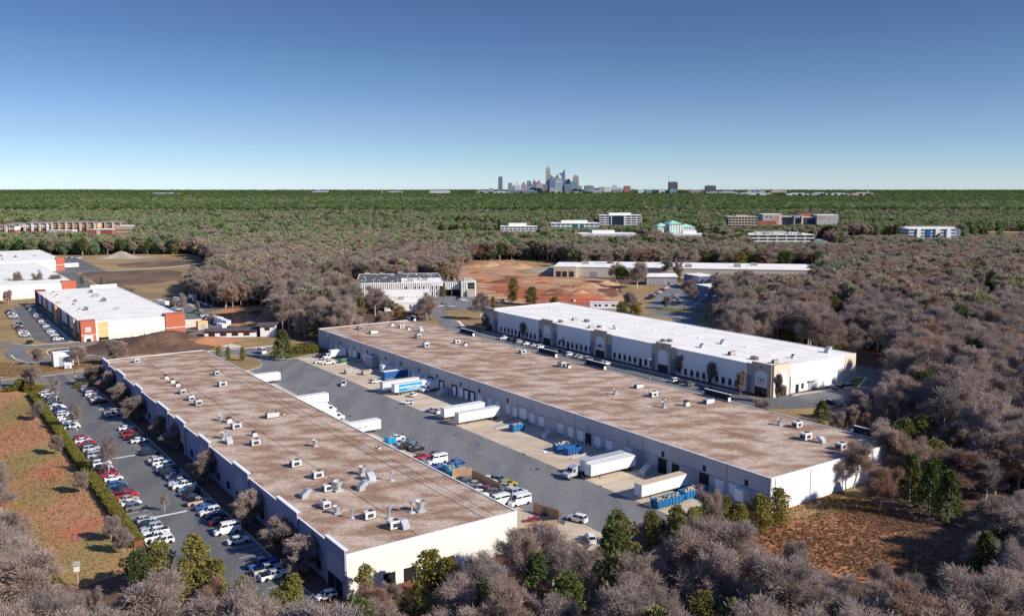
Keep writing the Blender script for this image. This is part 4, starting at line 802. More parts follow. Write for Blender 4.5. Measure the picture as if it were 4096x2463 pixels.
B = office('office_building', 'low white office with banded dark windows, left of the far office group', 2002, 2149, 935, 907, 30, 3, 9, 'wall_white', 'glass_blue', pent=(2035, 2106, 893), front=110)
B = office('office_building', 'white and teal glass office with central glazed bay in the far woods', 2204, 2396, 928, 894, 32, 3, 10, 'wall_white', 'glass_teal', pent=(2246, 2352, 882), front=110)
B.box('glazed_bay', 'glass_teal', B.w * .48, B.w * .68, -1.2, -.1, 0, B.h - 1); B.box('column', 'wall_white', B.w * .565, B.w * .59, -1.6, -1.22, 0, B.h - 1)
B = office('office_building', 'tall six storey office with dark glass centre and white bands', 2398, 2566, 918, 862, 34, 6, 8, 'wall_white', 'glass', pent=(2438, 2526, 852), front=60)
B.box('glazed_bay', 'glass', B.w * .28, B.w * .57, -1.4, -.12, 0, B.h - .6)
for k in range(7): B.box('spandrel', 'glass_blue', B.w * .285, B.w * .565, -1.5, -1.41, 4 + k * 3.1, 4.5 + k * 3.1)
for q in (.275, .575): B.box('column', 'wall_white', B.w * q, B.w * q + 1, -1.7, -.13, 0, B.h)
B.box('porch', 'wall_white', B.w * .36, B.w * .5, -5, -1.6, 5.4, 6.2)
B = office('flat_building', 'long flat white building with raised roof box before the tall office', 2306, 2545, 962, 936, 34, 1, 8, 'wall_white', 'louver', pent=(2371, 2462, 922), front=130)
x0, y0, w = far(2632, 2785, 942); h = fz(896, y0)
B = Bld('hotel', 'cream hotel with pale green hipped roofs in the far woods', 'hotel', 0, 0, world=(x0, y0), rz=R(4)); farclear(x0, y0, w, 40, 80)
def hip(B, x0, x1, y0_, y1, z, rise, mat='mint'):
    cx, cy = (x0+x1)/2, (y0_+y1)/2; r_ = max(0.5, (x1-x0)/2 - (y1-y0_)/2) if x1-x0 > y1-y0_ else .5
    B.mb('roof', mat, lambda b: b.add([(x0-1,y0_-1,z),(x1+1,y0_-1,z),(x1+1,y1+1,z),(x0-1,y1+1,z),(cx-r_,cy,z+rise),(cx+r_,cy,z+rise)], [(0,1,5,4),(2,3,4,5),(1,2,5),(3,0,4),(3,2,1,0)]))
for q0, q1, dy, hh in ((0, .30, 4, .78), (.30, .62, 0, 1.0), (.62, 1.0, 5, .70)):
    B.box('wall', 'wall_white' if q0 else 'wall_cream', w*q0 + .05, w*q1 - .05, dy, 34, 0, h*hh); hip(B, w*q0, w*q1, dy, 34, h*hh + .02, 4.5)
    nn = int(w*(q1-q0)/4.2); st = int(h*hh/3.4); pw = MB().box(-.7, .7, -.08, .05, 0, 1.7).mesh('window', M['glass'])
    for k in range(st):
        for i in range(nn): put(pw, 'window', B.o, (w*q0 + (i+.6)*4.2, dy, 1.2 + k*3.4))
B.box('porte_cochere', 'wall_white', w*.28, w*.46, -12, -.2, 4.0, 4.6); hip(B, w*.28, w*.46, -12, -.5, 4.62, 3)
B = office('flat_building', 'low white building with roof box right of the green roofed hotel', 2690, 2826, 968, 938, 26, 1, 6, 'wall_white', 'glass_blue', pent=(2735, 2790, 922), front=110)
B = office('office_building', 'dark grey gridded office left of the hospital', 2913, 3028, 922, 868, 36, 5, 9, 'wall_taupe', 'glass', 'wall_beige', pent=(2950, 2995, 861), front=60)
# hospital with grey end blocks
x0, y0, w = far(3030, 3354, 916); h = fz(858, y0)
B = Bld('hospital', 'large grey and brick hospital with orange signs in the far woods', 'hospital', 0, 0, world=(x0, y0), rz=0); farclear(x0, y0, w, 50, 70)
B.box('brick_wing', 'brick_red', 0, w*.23, -2, 26, 0, h*.58); B.box('wall', 'roof_grey', w*.065, w*.30, 2, 34, 0, h); B.box('pier', 'wall_peach', w*.265, w*.285, 1.7, 1.95, 0, h*.95)
B.box('centre_wing', 'wall_conc', w*.302, w*.445, 8, 40, 0, h*.84); B.box('drum', 'louver', w*.447, w*.535, 0, 30, 0, h*.92); B.box('glazing', 'glass', w*.462, w*.53, -.1, -.01, h*.25, h*.78)
B.box('pier', 'wall_peach', w*.537, w*.555, -1, 4, 0, h*.92); B.box('upper_block', 'brick_red', w*.54, w*.73, 20, 40, h*.5, h*1.02); B.box('link_wing', 'wall_slate', w*.557, w*.72, 4, 30, 0, h*.8)
B.box('wall', 'roof_grey', w*.722, w*.985, -3, 34, 0, h*.96); B.box('base', 'brick_red', w*.86, w, -8, 30, 0, h*.2)
for k in range(4): B.box('window', 'glass', w*.306, w*.44, 7.9, 8.02, h*.2 + k*h*.15, h*.28 + k*h*.15); B.box('window', 'glass', w*.56, w*.718, 3.9, 4.02, h*.16 + k*h*.15, h*.27 + k*h*.15)
for q in (.10, .15): B.box('window', 'glass_blue', w*q, w*q + 3, 1.9, 2.02, h*.75, h*.9)
for q0, q1, yy in ((.19, .26, 1.9), (.735, .82, -3.1)):
    B.box('sign', 'wall_red', w*q0, w*q1, yy, yy + .08, h*.68, h*.86); put_text(text_mesh('VA', 3.0, 'coping', bold=.05), B.o, (w*q0 + 2.6, yy - .03, h*.77), 0)
    B.box('sign_lettering', 'coping', w*q0 + 5.4, w*q1 - 1, yy - .04, yy - .005, h*.78, h*.80); B.box('sign_lettering', 'coping', w*q0 + 7, w*q1 - 2, yy - .04, yy - .005, h*.73, h*.75)
for q0, q1, z in ((.065, .30, 1.0), (.302, .445, .84), (.557, .72, .8), (.722, .985, .96)): B.box('roof', 'roof_white', w*q0 + .1, w*q1 - .1, 3 if q0 != .722 else -2.8, 33, h*z, h*z + .4)
B = office('office_building', 'white ribbed office with rooftop plant before the hospital', 2996, 3256, 980, 940, 40, 3, 7, 'wall_white', 'glass', 'roof_white', front=100)
rr_ = random.Random(9)
for i in range(26): put(UN[rr_.choice(('AC', 'ac', 'AC', 'h'))][1], 'air_handler', B.o, (rr_.uniform(12, B.w - 8), rr_.uniform(4, 30), B.h + .5), rr_.choice((0, 1.57)), 1.6)
B.box('roof_screen', 'wall_conc', B.w*.12, B.w*.62, 14, 15, B.h + .5, B.h + 4.2)
B = office('hotel', 'white hotel with blue glass centre strip at right', 3634, 3820, 966, 916, 26, 4, 9, 'wall_white', 'glass_blue', 'roof_white', front=90)
B.box('blue_bay', 'blue_deep', B.w*.36, B.w*.46, -.8, -.1, 0, B.h - .5)
for q in (.16, .56, .80): B.box('projecting_bay', 'wall_white', B.w*q, B.w*q + 5, -1.6, -.12, 0, B.h + .8)
B.box('rear_block', 'wall_white', 6, B.w + 12, 27, 42, 0, B.h + 1.6); B.box('roof', 'roof_grey', 5.6, B.w + 12.4, 26.8, 42.4, B.h + 1.6, B.h + 2); B.box('rear_wing', 'wall_slate', B.w + .1, B.w + 14, 14, 26.9, 0, B.h - 1)
# apartments at left
def apt(px0, px1, by, top, wall, low, label, gables=0, cols=8, n=3, rise=3.0, front=90):
    x0, y0, w = far(px0, px1, by); h = fz(top, y0) - rise; farclear(x0, y0, w, 20, front)
    B = Bld('apartment_block', label, 'apartments', 0, 0, world=(x0, y0), rz=0)
    B.box('wall', low, 0, w, 0, 16, 0, h*.4); B.box('upper_wall', wall, 0, w, 0, 16, h*.4, h); hip(B, 0, w, 0, 16, h + .02, rise, 'shingle')
    cw = w/cols; pw = MB().box(-cw*.16, cw*.16, -.1, .05, 0, h/n*.5).mesh('window', M['glass'])
    for k in range(n):
        for i in range(cols):
            for s in (-.22, .22): put(pw, 'window', B.o, ((i + .5 + s)*cw, 0, h/n*(k + .28)))
    for i in range(0, cols, 2): B.box('bay', wall if i % 4 else 'wall_peach', i*cw + .3, i*cw + cw*.55, -1.5, -.12, 0, h + .4)
    return B
apt(-60, 60, 930, 898, 'wall_cream', 'brick_red', 'red and cream townhouses at the far left edge', cols=6)
apt(22, 92, 922, 890, 'wall_cream', 'wall_tan', 'cream apartment block with pale gables at far left', cols=5)
apt(96, 202, 924, 887, 'wall_white', 'brick_red', 'white and brick apartment block left of the long one', cols=7)
apt(205, 390, 924, 884, 'wall_tan', 'brick_red', 'long four storey brick and tan apartment block', cols=13, n=4)
apt(388, 495, 920, 884, 'wall_tan', 'brick_red', 'brick apartment wing with reddish roof right of the long block', cols=7, n=3)
x0, y0, w = far(352, 530, 944); h = fz(906, y0)
B = Bld('school', 'red brick school hall with tan wing before the apartments', 'school', 0, 0, world=(x0, y0), rz=0); farclear(x0, y0, w, 40, 90)
B.box('wall', 'brick_red', 0, w*.55, 0, 34, 0, h*.66); B.box('hall', 'wall_tan', w*.56, w, 10, 44, 0, h); B.box('roof', 'roof_white', -.3, w*.55 + .1, -.3, 34.3, h*.66, h*.66 + .4); B.box('roof', 'roof_white', w*.56 - .1, w + .3, 9.7, 44.3, h, h + .4); B.box('base', 'brick_red', w*.56, w, 9.6, 9.95, 0, h*.3)
for i in range(6): B.box('window', 'glass', w*.58 + i*w*.065, w*.58 + i*w*.065 + 2.4, 9.9, 10.02, h*.5, h*.66)
B.box('entrance', 'wall_peach', w*.2, w*.28, -.5, -.02, 0, h*.6)
office('flat_building', 'low white roofed building in trees below the apartments', 190, 292, 932, 922, 14, 1, 7, 'wall_white', 'louver', front=60, cat='building')
for i, (px, py, lb) in enumerate(((330, 885, 'small red roofed house left of the dark pines'), (446, 880, 'red roofed gabled house above the brick apartment wing'), (482, 880, 'pink brick gabled house right of the red roofed one'), (585, 884, 'small red roofed house alone in the grey woods'), (724, 874, 'wide red roofed house far out in the woods'), (764, 872, 'tall narrow pink brick house end far out in the woods'))):
    wx, wy = G(0, px, py + 6); w = 18 if i != 4 else 30
    B = Bld('house', lb, 'house', 0, 0, world=(wx, wy), rz=R(6)); clear([(wx-w, wy-50), (wx+w, wy-50), (wx+w, wy+14), (wx-w, wy+14)])
    B.box('wall', 'brick_red', -w/2, w/2, 0, 10, 0, 9); hip(B, -w/2, w/2, 0, 10, 9.02, 4.5, 'wall_red'); B.box('window', 'glass', -w*.3, -w*.1, -.08, .02, 5, 7); B.box('window', 'glass', w*.1, w*.3, -.08, .02, 5, 7)
# ================================================================ SKYLINE, about 8.5 km away
def facade(name, col, glass, sx=.28, sz=.27):
    m, nt, p = newmat(name); N = nt.nodes; L = nt.links
    tc_ = N.new('ShaderNodeTexCoord'); br = N.new('ShaderNodeTexBrick'); L.new(tc_.outputs['Object'], br.inputs[0])
    mp = N.new('ShaderNodeMapping'); L.new(tc_.outputs['Object'], mp.inputs[0]); mp.inputs['Rotation'].default_value = (R(90), 0, 0); L.new(mp.outputs[0], br.inputs[0])
    br.offset = 0; br.inputs['Scale'].default_value = 1.0; br.inputs['Brick Width'].default_value = 9.0; br.inputs['Row Height'].default_value = 8.0; br.inputs['Mortar Size'].default_value = 2.0
    br.inputs['Color1'].default_value = (*glass, 1); br.inputs['Color2'].default_value = (*[c * 1.5 for c in glass], 1); br.inputs['Mortar'].default_value = (*col, 1)
    L.new(br.outputs[0], p.inputs['Base Color']); p.inputs['Roughness'].default_value = .45; M[name] = m
facade('fac_slate', (0.20, 0.23, 0.29), (0.07, 0.10, 0.15)); facade('fac_teal', (0.20, 0.30, 0.33), (0.09, 0.17, 0.20)); facade('fac_grey', (0.36, 0.36, 0.39), (0.16, 0.17, 0.20))
facade('fac_white', (0.58, 0.58, 0.60), (0.30, 0.31, 0.34)); facade('fac_brown', (0.27, 0.22, 0.21), (0.12, 0.10, 0.11)); facade('fac_tan', (0.44, 0.38, 0.34), (0.20, 0.18, 0.18))
facade('fac_pink', (0.45, 0.32, 0.29), (0.25, 0.18, 0.18)); facade('fac_red', (0.34, 0.13, 0.12), (0.22, 0.10, 0.10)); facade('fac_blue', (0.16, 0.24, 0.34), (0.06, 0.13, 0.22)); facade('fac_dark', (0.11, 0.105, 0.12), (0.05, 0.05, 0.06))
Z9 = lambda X: 1960 + X / 6.17
Y9 = lambda Y: 640 + Y / 6.17
ZA = lambda X: 1900 + X / 2.468
YA = lambda Y: 620 + Y / 2.468
ZB = lambda X: 2300 + X / 1.898
YB = lambda Y: 660 + Y / 1.898
def tower(px0, px1, top, mat, label, D=8500.0, d=None, name='tower_block', cat='tower', crown=None):
    x0 = (px0 - CX) / F * D; x1 = (px1 - CX) / F * D; w = x1 - x0; d = d or max(24, min(60, w)); h = fz(top, D)
    o = Bld(name, label, cat, 0, 0, world=((x0 + x1) / 2, D), rz=R(random.uniform(-4, 4))); o.w, o.h, o.d = w, h, d
    clear([(x0 - 20, D - 60), (x1 + 20, D - 60), (x1 + 20, D + d + 20), (x0 - 20, D + d + 20)])
    hb = h * (crown[0] if crown else 1.0)
    o.box('shaft', mat, -w/2, w/2, 0, d, 0, hb)
    kind = crown[1] if crown else 'flat'
    if kind == 'flat': o.box('roof_plant', 'louver', -w*.3, w*.3, d*.2, d*.8, hb, hb + 5)
    if kind == 'step':
        n = 3
        for k in range(n): q = .44 - .12*k; o.box('setback', mat, -w*q, w*q, d*(.06+.1*k), d*(.94-.1*k), hb + (h-hb)*k/n, hb + (h-hb)*(k+1)/n)
    if kind == 'dome': o.mb('dome', 'roof_grey', lambda b: [b.tube((0, d/2, hb + (h-hb)*.0), (0, d/2, hb + (h-hb)*.45), w*.48, w*.40, 12), b.tube((0, d/2, hb + (h-hb)*.45), (0, d/2, hb + (h-hb)*.85), w*.40, w*.18, 12), b.tube((0, d/2, hb + (h-hb)*.85), (0, d/2, h), w*.18, w*.02, 12)])
    if kind == 'gable': o.mb('gable', mat, lambda b: b.prism_y([(-w/2, hb), (w/2, hb), (w*.18, h), (-w*.1, h)], 0, d), fix=True)
    return o
RE = 8900.0
tower(Z9(205), Z9(310), Y9(418), 'fac_slate', 'slate glass tower standing alone left of the skyline', RE)
tower(Z9(-2), Z9(78), Y9(705), 'fac_grey', 'short grey block left of the lone slate tower', RE, crown=None)
tower(Z9(445), Z9(548), Y9(572), 'fac_teal', 'teal glass tower above the dark stadium', RE)
tower(Z9(550), Z9(612), Y9(635), 'fac_grey', 'slim grey tower right of the teal one', RE + 100)
tower(Z9(612), Z9(715), Y9(545), 'fac_white', 'white stepped tower left of the brown gabled tower', RE, crown=(.6, 'step'))
tower(Z9(668), Z9(745), Y9(640), 'fac_white', 'lower white grey block before the white stepped tower', RE - 150)
tower(Z9(762), Z9(888), Y9(548), 'fac_tan', 'brown tower with sloping gable top', RE, crown=(.72, 'gable'))
tower(Z9(905), Z9(1012), Y9(520), 'fac_teal', 'teal tower behind the blue block', RE + 120)
tower(Z9(905), Z9(1036), Y9(590), 'fac_blue', 'blue glass block left of the purple brown tower', RE)
tower(Z9(1050), Z9(1172), Y9(482), 'fac_brown', 'purple brown tower with low rounded cap', RE, crown=(.82, 'dome'))
tower(Z9(1166), Z9(1280), Y9(482), 'fac_tan', 'tan tower with grey dome', RE + 60, crown=(.72, 'dome'))
tower(Z9(890), Z9(1066), Y9(662), 'fac_grey', 'low grey ribbed slab above the stadium', RE - 200)
tower(Z9(1066), Z9(1134), Y9(700), 'fac_dark', 'small dark block beside the grey ribbed slab', RE - 200)
tower(Z9(1136), Z9(1290), Y9(600), 'fac_grey', 'wide grey block left of the dark brown one', RE - 250)
tower(Z9(1292), Z9(1450), Y9(600), 'fac_brown', 'dark brown block with white roof plant', RE - 350)
tower(Z9(1364), Z9(1480), Y9(165), 'fac_tan', 'tallest tan tower with stepped spiked crown', RE + 200, crown=(.80, 'step')).mb('spire', 'fac_slate', lambda b: [b.tube((x, 20, fz(Y9(250), 9100)), (x, 20, fz(Y9(185), 9100)), 4, 1, 5) for x in (-20, -8, 8, 20)])
tower(Z9(1480), Z9(1545), Y9(350), 'fac_brown', 'brown tower with rounded top behind the tallest one', RE + 300, crown=(.9, 'dome'))
tower(Z9(1405), Z9(1462), Y9(470), 'fac_white', 'narrow white tower before the tallest one', RE - 100)
tower(Z9(1462), Z9(1606), Y9(458), 'fac_blue', 'blue glass slab with pale ribs', RE - 150)
tower(Z9(1545), Z9(1615), Y9(430), 'fac_grey', 'grey tower between blue slab and domed glass tower', RE + 150)
t_ = tower(Z9(1612), Z9(1766), Y9(335), 'fac_blue', 'glass tower with white ribs and pale dome', RE - 380, crown=(.76, 'dome'))
for i in range(7): t_.box('rib', 'coping', -t_.w/2 + t_.w*i/6 - 1.2, -t_.w/2 + t_.w*i/6 + 1.2, -2.5, -.1, 0, t_.h*.76)
t_.box('cornice', 'coping', -t_.w*.52, t_.w*.52, -3, t_.d, t_.h*.565, t_.h*.59)
t_ = tower(Z9(1690), Z9(1840), Y9(330), 'fac_blue', 'blue glass tower with open triangular frame top', RE)
h2 = fz(Y9(212), RE); w = t_.w
t_.mb('glass_wedge', 'fac_blue', lambda b: b.prism_y([(-w*.30, t_.h), (w*.5, t_.h), (w*.5, h2 - 6), (w*.34, h2 - 8), (-w*.1, t_.h + 4)], 2, t_.d), fix=True)
t_.mb('top_frame', 'coping', lambda b: (b.box(-w*.5, -w*.45, 0, 4, t_.h, h2), b.box(w*.45, w*.5, -.5, 1.8, t_.h, h2), b.box(-w*.45, w*.45, 0, 4, h2 - 5, h2), b.tube((-w*.12, 1, t_.h), (w*.46, 1, h2 - 4), 3, 3, 5), b.tube((-w*.46, 1, h2 - 4), (-w*.12, 1, t_.h), 3, 3, 5)))
tower(Z9(1836), Z9(1966), Y9(480), 'fac_grey', 'grey tower under construction right of the open frame tower', RE + 200)
tower(Z9(1822), Z9(1986), Y9(612), 'fac_slate', 'dark glass block before the grey construction tower', RE - 100)
tower(Z9(1966), Z9(2136), Y9(528), 'fac_teal', 'wide teal glass block with grid of floors', RE - 60)
tower(Z9(2026), Z9(2176), Y9(368), 'fac_pink', 'pink brown tower with rounded shoulders', RE + 150, crown=(.86, 'step'))
tower(Z9(2146), Z9(2250), Y9(645), 'fac_grey', 'short grey block right of the teal grid', RE - 120)
tower(Z9(1462), Z9(1632), Y9(705), 'fac_grey', 'low plain grey box before the blue slab', RE - 420, name='city_block', cat='building')
t_ = tower(Z9(440), Z9(1150), Y9(758), 'fac_slate', 'long dark blue stadium below the towers', RE - 500, d=110, name='stadium', cat='stadium'); t_.box('stand_roof', 'wall_slate', -t_.w*.42, t_.w*.42, 30, 60, t_.h, t_.h + 8)
for i, (X0, X1, Yt, m_, lb) in enumerate(((1075, 1166, 305, 'fac_slate', 'slate block right of the main towers'), (1166, 1224, 330, 'fac_dark', 'low dark block right of the slate one'), (1221, 1270, 318, 'fac_pink', 'small pink brown block right of the main towers'), (1270, 1336, 323, 'fac_white', 'pale grey slab right of the pink brown block'),
        (1346, 1394, 302, 'fac_white', 'white tower alone right of the pale slab'), (1394, 1446, 330, 'fac_tan', 'low tan block beside the white tower'), (1353, 1426, 346, 'fac_brown', 'dark brown box below the white tower'), (1463, 1527, 308, 'fac_red', 'red brick tower right of the city'),
        (1535, 1580, 341, 'fac_dark', 'small dark box right of the red tower'), (1600, 1660, 348, 'fac_white', 'low white block between red tower and dark tower'), (1676, 1740, 347, 'fac_slate', 'low slate block left of the dark tower'), (1806, 1860, 347, 'fac_white', 'small white block left of the dark concrete tower'),
        (1900, 1986, 268, 'fac_dark', 'dark concrete tower standing alone with mast'), (1912, 1978, 342, 'fac_slate', 'slate podium before the lone dark tower'), (2096, 2230, 349, 'fac_brown', 'low brown block right of the lone dark tower'), (2260, 2362, 304, 'fac_dark', 'dark grey office tower at right of the city'),
        (2266, 2470, 366, 'fac_grey', 'long low grey sheds below the dark office tower'), (1832, 2000, 383, 'fac_brown', 'long low brown sheds below the lone dark tower'), (20, 140, 358, 'fac_grey', 'long low grey block at the left end of the city'), (142, 178, 332, 'fac_grey', 'small grey tower at the left end of the city'),
        (182, 330, 362, 'fac_white', 'low pale block below the lone slate tower'), (895, 1050, 366, 'fac_tan', 'low tan sheds below the pink brown tower'), (1080, 1160, 330, 'fac_grey', 'grey block before the slate one'), (1140, 1260, 350, 'fac_grey', 'long low grey block before the dark block'))):
    t_ = tower(ZA(X0), ZA(X1), YA(Yt), m_, lb, 8400 if Yt > 340 else 8700, name='city_block', cat='building')
    if i == 12: t_.mb('mast', 'dark_metal', lambda b: b.tube((-t_.w*.55, 10, 0), (-t_.w*.55, 10, fz(YA(212), 8700)), 2.2, 1.4, 6))
for i, (X0, X1, Yt, m_, lb) in enumerate(((1080, 1216, 203, 'fac_grey', 'grey ribbed sheds right of the dark office tower'), (1200, 1480, 213, 'fac_white', 'long white sheds right of the grey ribbed ones'), (1290, 1330, 198, 'fac_pink', 'small pink block on the horizon left of a teal one'), (1332, 1376, 198, 'fac_teal', 'small teal block on the horizon'),
        (1382, 1430, 198, 'fac_pink', 'small pink block on the horizon right of the teal one'), (1470, 1590, 194, 'fac_pink', 'wide pink block on the horizon'), (1592, 1760, 217, 'fac_white', 'low white sheds right of the wide pink block'), (1780, 1900, 213, 'fac_grey', 'grey flats in the middle of the far right row'), (1910, 2060, 217, 'fac_white', 'pale flats in the far right row'), (2082, 2250, 213, 'fac_pink', 'brick and white flats at the right end of the far row'))):
    tower(ZB(X0), ZB(X1), YB(Yt), m_, lb, 6400 if Yt > 205 else 7600, name='city_block', cat='building')
x_ = (ZB(2200) - CX) / F * 7000
b_ = MB(); b_.tube((0, 0, 0), (0, 0, fz(YB(133), 7000)), 3.5, 1.0, 5); [b_.tube((0, 0, fz(YB(150 + 10*k), 7000)), (0, 0, fz(YB(148 + 10*k), 7000)), 5, 5, 6) for k in range(3)]
tag(b_.build('radio_mast', M['unit_white'], loc=(x_, 7000, 0)), 'thin radio mast on the horizon at right', 'mast')
b_ = MB(); b_.tube((0, 0, 0), (0, 0, fz(749, 7000)), 3.0, 1.0, 5); tag(b_.build('radio_mast', M['unit_white'], loc=((1532 - CX) / F * 7000, 7000, 0)), 'thin mast on the horizon left of the city', 'mast')
for px0, px1, top, lb in ((1255, 1315, 766, 'low pale sheds on the left horizon'), (1552, 1612, 767, 'pale low sheds left of the city end'), (1720, 1800, 763, 'grey low block left of the city end'), (600, 720, 774, 'thin grey roofs far out left in the woods'), (3490, 3560, 781, 'white low roof far right in the woods'), (3600, 3740, 779, 'long grey roof far right in the woods'), (3985, 4050, 779, 'grey roof at the far right edge')):
    tower(px0, px1, top, 'fac_white', lb, 6500 if top > 770 else 7800, name='far_building', cat='building')
# ================================================================ VEHICLES
def ring(x, w, zb, zt, top=.84):
    return [(x, -w*.92, zb), (x, -w, zb + (zt-zb)*.3), (x, -w, zt - (zt-zb)*.16), (x, -w*top, zt), (x, w*top, zt), (x, w, zt - (zt-zb)*.16), (x, w, zb + (zt-zb)*.3), (x, w*.92, zb)]
def quadm(ps, mat, name):                     # thin pane: quad with a little thickness outward
    b = MB(); P = [Vector(p) for p in ps]; n = (P[1]-P[0]).cross(P[3]-P[0]).normalized(); c = sum(P, Vector())/4
    q = [c + (p-c)*.90 + n*.012 for p in P]; q0 = [p - n*.03 for p in q]; b.add(q0 + q, [(4,5,6,7),(0,1,5,4),(1,2,6,5),(2,3,7,6),(3,0,4,7)]); return b.mesh(name, M[mat])
WHEEL = {}
def wheelm(r, w):
    if (r, w) not in WHEEL:
        b = MB(); b.tube((0, -w/2, 0), (0, w/2, 0), r, r, 12, 0); b.tube((0, -w/2 - .012, 0), (0, w/2 + .012, 0), r*.6, r*.6, 8, 1); WHEEL[(r, w)] = b.mesh('wheel', [M['tyre'], M['rim']])
    return WHEEL[(r, w)]
SPEC = {  # profile stations (x, ztop, half width), greenhouse (base x0,x1,z), (roof x0,x1,z), half widths, wheel x, wheel r
 'sedan': ([(-2.36,.70,.74),(-2.25,.95,.84),(-1.6,1.0,.90),(-.5,.97,.91),(.95,.95,.91),(1.75,.84,.88),(2.2,.70,.80),(2.36,.52,.68)], (-1.85,1.05,.94), (-1.1,.25,1.44), (.80,.60), (-1.42,1.40), .33),
 'suv':   ([(-2.34,.80,.78),(-2.26,1.1,.88),(-1.6,1.14,.94),(0,1.12,.95),(.95,1.1,.95),(1.7,1.02,.92),(2.2,.90,.84),(2.36,.62,.72)], (-2.2,1.1,1.08), (-1.95,.35,1.74), (.86,.68), (-1.40,1.42), .37),
 'hatchback': ([(-2.0,.75,.74),(-1.92,1.0,.82),(-1.2,1.0,.87),(0,.98,.88),(.8,.96,.88),(1.5,.86,.85),(1.9,.72,.78),(2.02,.52,.66)], (-1.9,.95,.95), (-1.5,.25,1.48), (.78,.60), (-1.22,1.25), .31),
 'van':   ([(-2.9,1.2,.94),(-2.85,1.42,1.0),(-1.5,1.42,1.02),(0,1.42,1.02),(1.6,1.38,1.02),(2.2,1.20,.98),(2.75,.98,.90),(2.95,.62,.78)], (-2.85,2.0,1.38), (-2.80,1.25,2.58), (.99,.86), (-1.85,1.85), .36),
 'pickup': ([(-2.85,.95,.84),(-2.8,1.12,.92),(-1.2,1.12,.95),(0,1.12,.95),(1.1,1.1,.95),(2.0,1.04,.93),(2.65,.94,.86),(2.85,.64,.76)], (-.95,1.2,1.08), (-.70,.55,1.78), (.86,.70), (-1.75,1.80), .39)}
CARM = {}
for k, (prof, gb, gr, (hb, hr), wx_, wr) in SPEC.items():
    b = MB(); b.loft([ring(x, w, .26, z) for x, z, w in prof])
    base = [(gb[0], -hb, gb[2]), (gb[1], -hb, gb[2]), (gb[1], hb, gb[2]), (gb[0], hb, gb[2])]; top = [(gr[0], -hr, gr[2]), (gr[1], -hr, gr[2]), (gr[1], hr, gr[2]), (gr[0], hr, gr[2])]
    b.add(base + top, [(4,5,6,7),(0,1,5,4),(1,2,6,5),(2,3,7,6),(3,0,4,7)])
    b.frus((gr[0]+gr[1])/2, 0, gr[2], gr[2] + .04, gr[1]-gr[0], hr*2, (gr[1]-gr[0])*.9, hr*1.8)
    if k == 'pickup': b.box(-2.7, -1.05, -.78, .78, 1.10, 1.13, 1)
    for s in (-1, 1): b.box(gb[1]-.35, gb[1]-.15, s*(hb+.12)-.06, s*(hb+.12)+.06, gb[2], gb[2]+.16)
    for x in wx_:
        for s in (-1, 1): b.tube((x, s*(prof[3][2]*.86), wr+.02), (x, s*(prof[3][2]+.004), wr+.02), wr*1.16, wr*1.16, 10, 1)
    nm = 'body'; parts = [('body', b.mesh('body', [M['car_white'], M['black']]), (0,0,0), True)]
    parts.append(('windscreen', quadm([base[1], base[2], top[2], top[1]], 'glass', 'windscreen'), (0,0,0), False))
    parts.append(('rear_window', quadm([base[3], base[0], top[0], top[3]], 'glass', 'rear_window'), (0,0,0), False))
    xs = [0, .48, 1] if k != 'van' else [0, .62, 1]
    for s in (0, 1):
        for j in range(2):
            def lerp(p, q, t): return tuple(Vector(p) + (Vector(q)-Vector(p))*t)
            if s == 0: q = [lerp(base[0], base[1], xs[j]), lerp(base[0], base[1], xs[j+1]), lerp(top[0], top[1], xs[j+1]), lerp(top[0], top[1], xs[j])]
            else: q = [lerp(base[3], base[2], xs[j+1]), lerp(base[3], base[2], xs[j]), lerp(top[3], top[2], xs[j]), lerp(top[3], top[2], xs[j+1])]
            if k == 'van': q = [lerp(q[0], q[3], .35), lerp(q[1], q[2], .35), lerp(q[1], q[2], .8), lerp(q[0], q[3], .8)]
            parts.append(('side_window', quadm(q, 'glass', 'side_window'), (0,0,0), False))
    fx, fz_, fw = prof[-2][0] + .03, prof[-2][1] - .12, prof[-2][2]; rx, rz_, rw = prof[0][0] - .01, prof[1][1] - .22, prof[0][2]
    hl = MB().box(-.06, .08, -.17, .17, -.07, .07).mesh('headlight', M['lamp_clear']); tl = MB().box(-.05, .05, -.13, .13, -.1, .1).mesh('tail_light', M['lamp_red'])
    for s in (-1, 1): parts.append(('headlight', hl, (fx - .02, s*(fw - .14), fz_), False)); parts.append(('tail_light', tl, (rx, s*(rw - .10), rz_), False))
    for x in wx_:
        for s in (-1, 1): parts.append(('wheel', wheelm(wr, .22), (x, s*(prof[3][2] - .12), wr), False))
    # one-piece copy for distant cars
    fb = MB(); fb.v = list(b.v); fb.f = [list(f) for f in b.f]; fb.m = list(b.m)
    for nm_, me, lo, _ in parts[1:]:
        if nm_ in ('headlight', 'tail_light'): continue
        mi = 2 if 'wind' in nm_ else 1
        fb.add([(v.co.x+lo[0], v.co.y+lo[1], v.co.z+lo[2]) for v in me.vertices], [list(p.vertices) for p in me.polygons], mi)
    CARM[k] = (parts, fb.mesh('car_shell', [M['car_white'], M['black'], M['glass']]))
NAMEK = {'sedan': 'car', 'suv': 'car', 'hatchback': 'car', 'van': 'van', 'pickup': 'pickup_truck'}
KINDW = {'sedan': 'sedan', 'suv': 'SUV', 'hatchback': 'hatchback', 'van': 'van', 'pickup': 'pickup truck'}
